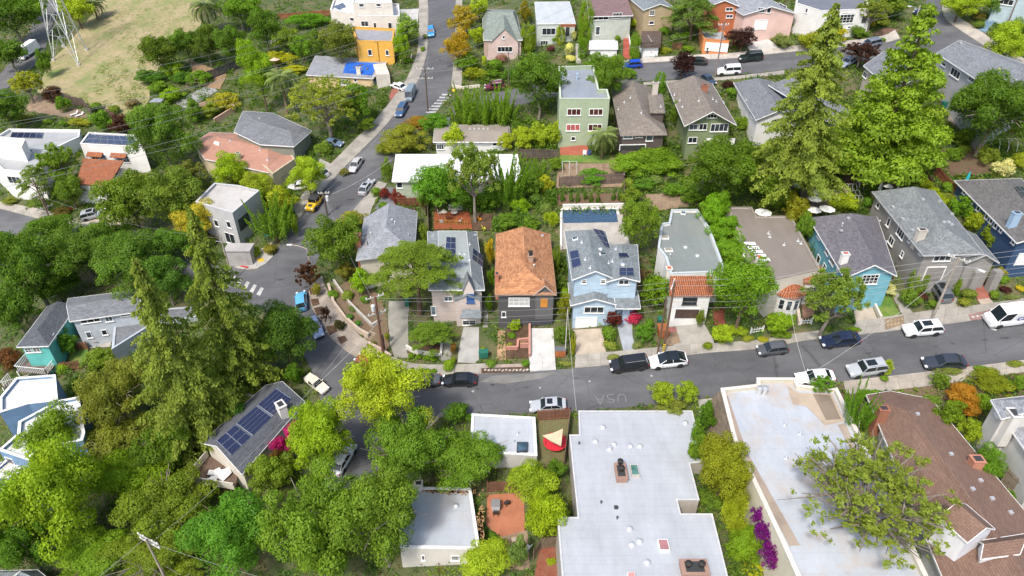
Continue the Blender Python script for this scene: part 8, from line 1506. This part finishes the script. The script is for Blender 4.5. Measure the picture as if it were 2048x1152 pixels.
t3 = [G(1084, 871, 2.6), G(1126, 857, 3.4), G(1122, 892, 2.4)]; b = MB(); q = [t3[0], (t3[0] + t3[1]) / 2 - V((0, 0, .2)), t3[1], (t3[1] + t3[2]) / 2 - V((0, 0, .2)), t3[2], (t3[2] + t3[0]) / 2 - V((0, 0, .2))]; c = sum(t3, V()) / 3 - V((0, 0, .25)); b.hexa([p - V((0, 0, .02)) for p in q], q); tag(b.build('shade_sail', plain((.46, .37, .25), .8), at=c), 'beige triangular shade sail above the red table', 'shade sail')
chair(1014, 1010, 2.2, (.03, .03, .03), 'black chair right of the air conditioner'); chair(992, 1030, 1.5, (.03, .03, .03), 'black chair below the air conditioner'); chair(1056, 1100, 2.5, (.6, .6, .58), 'white chair in the stone yard'); chair(1169, 312, -1.6, (.75, .75, .74), 'white chair on the terracotta patio'); chair(1178, 312, -1.6, (.02, .06, .2), 'blue chair beside the white one on the patio')
for i, (x, y) in enumerate(((880, 430), (884, 448), (920, 447))): chair(x, y, i * 1.4, (.5, .47, .42), 'beige cushioned chair on the dark red terrace, ' + ['upper', 'lower left', 'lower right'][i])
table(909, 432, .6, (.6, .58, .54), 'small pale round table on the dark red terrace'); b_ = G(912, 420); root = empty('outdoor_sofa', b_, 'beige outdoor sofa at the back of the dark red terrace', 'sofa'); b = MB(); b.box(b_ + V((0, 0, .35)), V((2.6, 0, 0)), V((0, .9, 0)), V((0, 0, .35))); b.build('seat', plain((.5, .46, .4)), root); b = MB(); b.box(b_ + V((0, .4, .65)), V((2.6, 0, 0)), V((0, .2, 0)), V((0, 0, .5))); b.build('backrest', plain((.48, .44, .38)), root)
chair(960, 443, .5, (.65, .25, .02), 'orange garden seat right of the terrace'); chair(968, 461, .3, (.6, .5, .04), 'yellow garden chair behind the gabled grey house')
# pool with its cover
pc = [(1125, 422), (1232, 420), (1236, 446), (1127, 448)]; z0 = .25; S('pool_edge', [(1120, 418), (1237, 416), (1242, 449), (1123, 452)], plain((.66, .64, .6)), 'white stone edge round the covered pool', 'pool edge', off=.18); q = [G(x, y) + GN * .22 for x, y in pc]; b = MB(); b.hexa([p - GN * .06 for p in reversed(q)][::-1], q); tag(b.build('pool_cover', poolm(), at=q[0]), 'dark blue winter cover over the rectangular pool', 'pool cover')
# gazebo frame and raised bed frames
def hoop(cx, cy, w, d, h, col, label, name='arched_frame'):
    P = G(cx, cy); root = empty(name, P, label, 'frame', 'garden frames')
    for k in (-.5, 0, .5): b = MB(); b.path([P + V((k * w, math.cos(a) * d / 2, math.sin(a) * h)) for a in np.linspace(0, math.pi, 9)], .04, 5); b.build('hoop', plain(col, .5), root)
    b = MB(); b.tube(P + V((-w / 2, 0, h)), P + V((w / 2, 0, h)), .03, 5); b.build('ridge_bar', plain(col, .5), root)
hoop(1138, 345, 2.6, 2, 2.2, (.55, .57, .58), 'pale arched gazebo frame on the bare terrace'); hoop(1700, 380, 1.4, 1.6, 1.1, (.7, .7, .68), 'white hoops over the raised bed, upper left'); hoop(1722, 376, 1.4, 1.6, 1.1, (.7, .7, .68), 'white hoops over the raised bed, upper right'); hoop(1706, 392, 1.4, 1.6, 1.0, (.7, .7, .68), 'white hoops over the raised bed, middle'); hoop(1713, 401, 1.2, 1.4, .9, (.7, .7, .68), 'white hoops over the raised bed, lowest'); hoop(2005, 300, 3, 2.5, 2.0, (.65, .62, .55), 'white trellis frame at the right beside the grey bushes')
for i, p in enumerate((((1685, 375), (1708, 412)), ((1697, 372), (1726, 410)), ((1730, 372), (1745, 398)))): lowwall(list(p), .3, .2, (.35, .28, .2), 'timber edge of the raised beds, ' + ['left', 'middle', 'right'][i], 'bed_edging', cat='edging')
bx(1585, 372, 2.4, 2.0, 2.0, siding((.42, .60, .66)), 'shed', 'tiny pale blue shed beside the parasols', 'shed', lid=plain((.3, .28, .3))); bx(1940, 250, 1.4, 1.2, 1.0, plain((.55, .4, .03)), 'garden_cart', 'yellow cart in the right side yard', 'cart', lid=DARK); bx(547, 88, 2.4, 1.6, 2.0, siding((.5, .5, .46)), 'playhouse', 'small white playhouse left of the furniture garden', 'shed', lid=plain((.45, .42, .36)))
bx(320, 218, 2.6, 2.4, 2.0, wood((.25, .18, .12)), 'shed', 'small timber shed right of the big dense tree', 'shed', lid=plain((.25, .27, .3)))
for i in range(3): bx(817 + i * 6, 423, .4, .4, .35, plain((.7, .7, .68)), 'flower_pot', 'white pot before the red brown screen, ' + ['left', 'middle', 'right'][i], 'pot', lid=SOIL, group='white pots')
for i in range(4):
    P = G(356 + i * 16, 200 - i * 8); root = empty('trellis', P, 'timber trellis row over the paved yard, ' + ['first from the left', 'second', 'third', 'last'][i], 'trellis', 'trellis rows')
    for k in range(3): b = MB(); b.box(P + V((k * 1.3 - 1.3, k * .5, 1.0)), V((.1, 0, 0)), V((0, .1, 0)), V((0, 0, 2.2))); b.build('post', wood((.25, .18, .12)), root)
    b = MB(); b.box(P + V((0, .5, 2.05)), V((2.8, 1.1, 0)), V((-.03, .1, 0)), V((0, 0, .1))); b.build('rail', wood((.25, .18, .12)), root)
S('patio', [(350, 205), (420, 168), (435, 182), (370, 222)], concrete((.36, .36, .35)), 'grey paved yard under the trellis rows', 'patio')
for i, (x, y) in enumerate(((1010, 1100), (1022, 1112), (1016, 1128), (1032, 1094), (1028, 1080), (1040, 1120))): S('stepping_stone', [(x - 6, y - 3), (x + 4, y - 5), (x + 7, y + 2), (x - 3, y + 5)], concrete((.45, .38, .28)), 'irregular stepping stone in the tan yard, ' + ['upper left', 'middle', 'lower left', 'upper right', 'topmost', 'lower right'][i], 'paving stone', off=.2, block=False, kind=None)
import sys
if MISS: print('MISSES', len(MISS), MISS[:60])
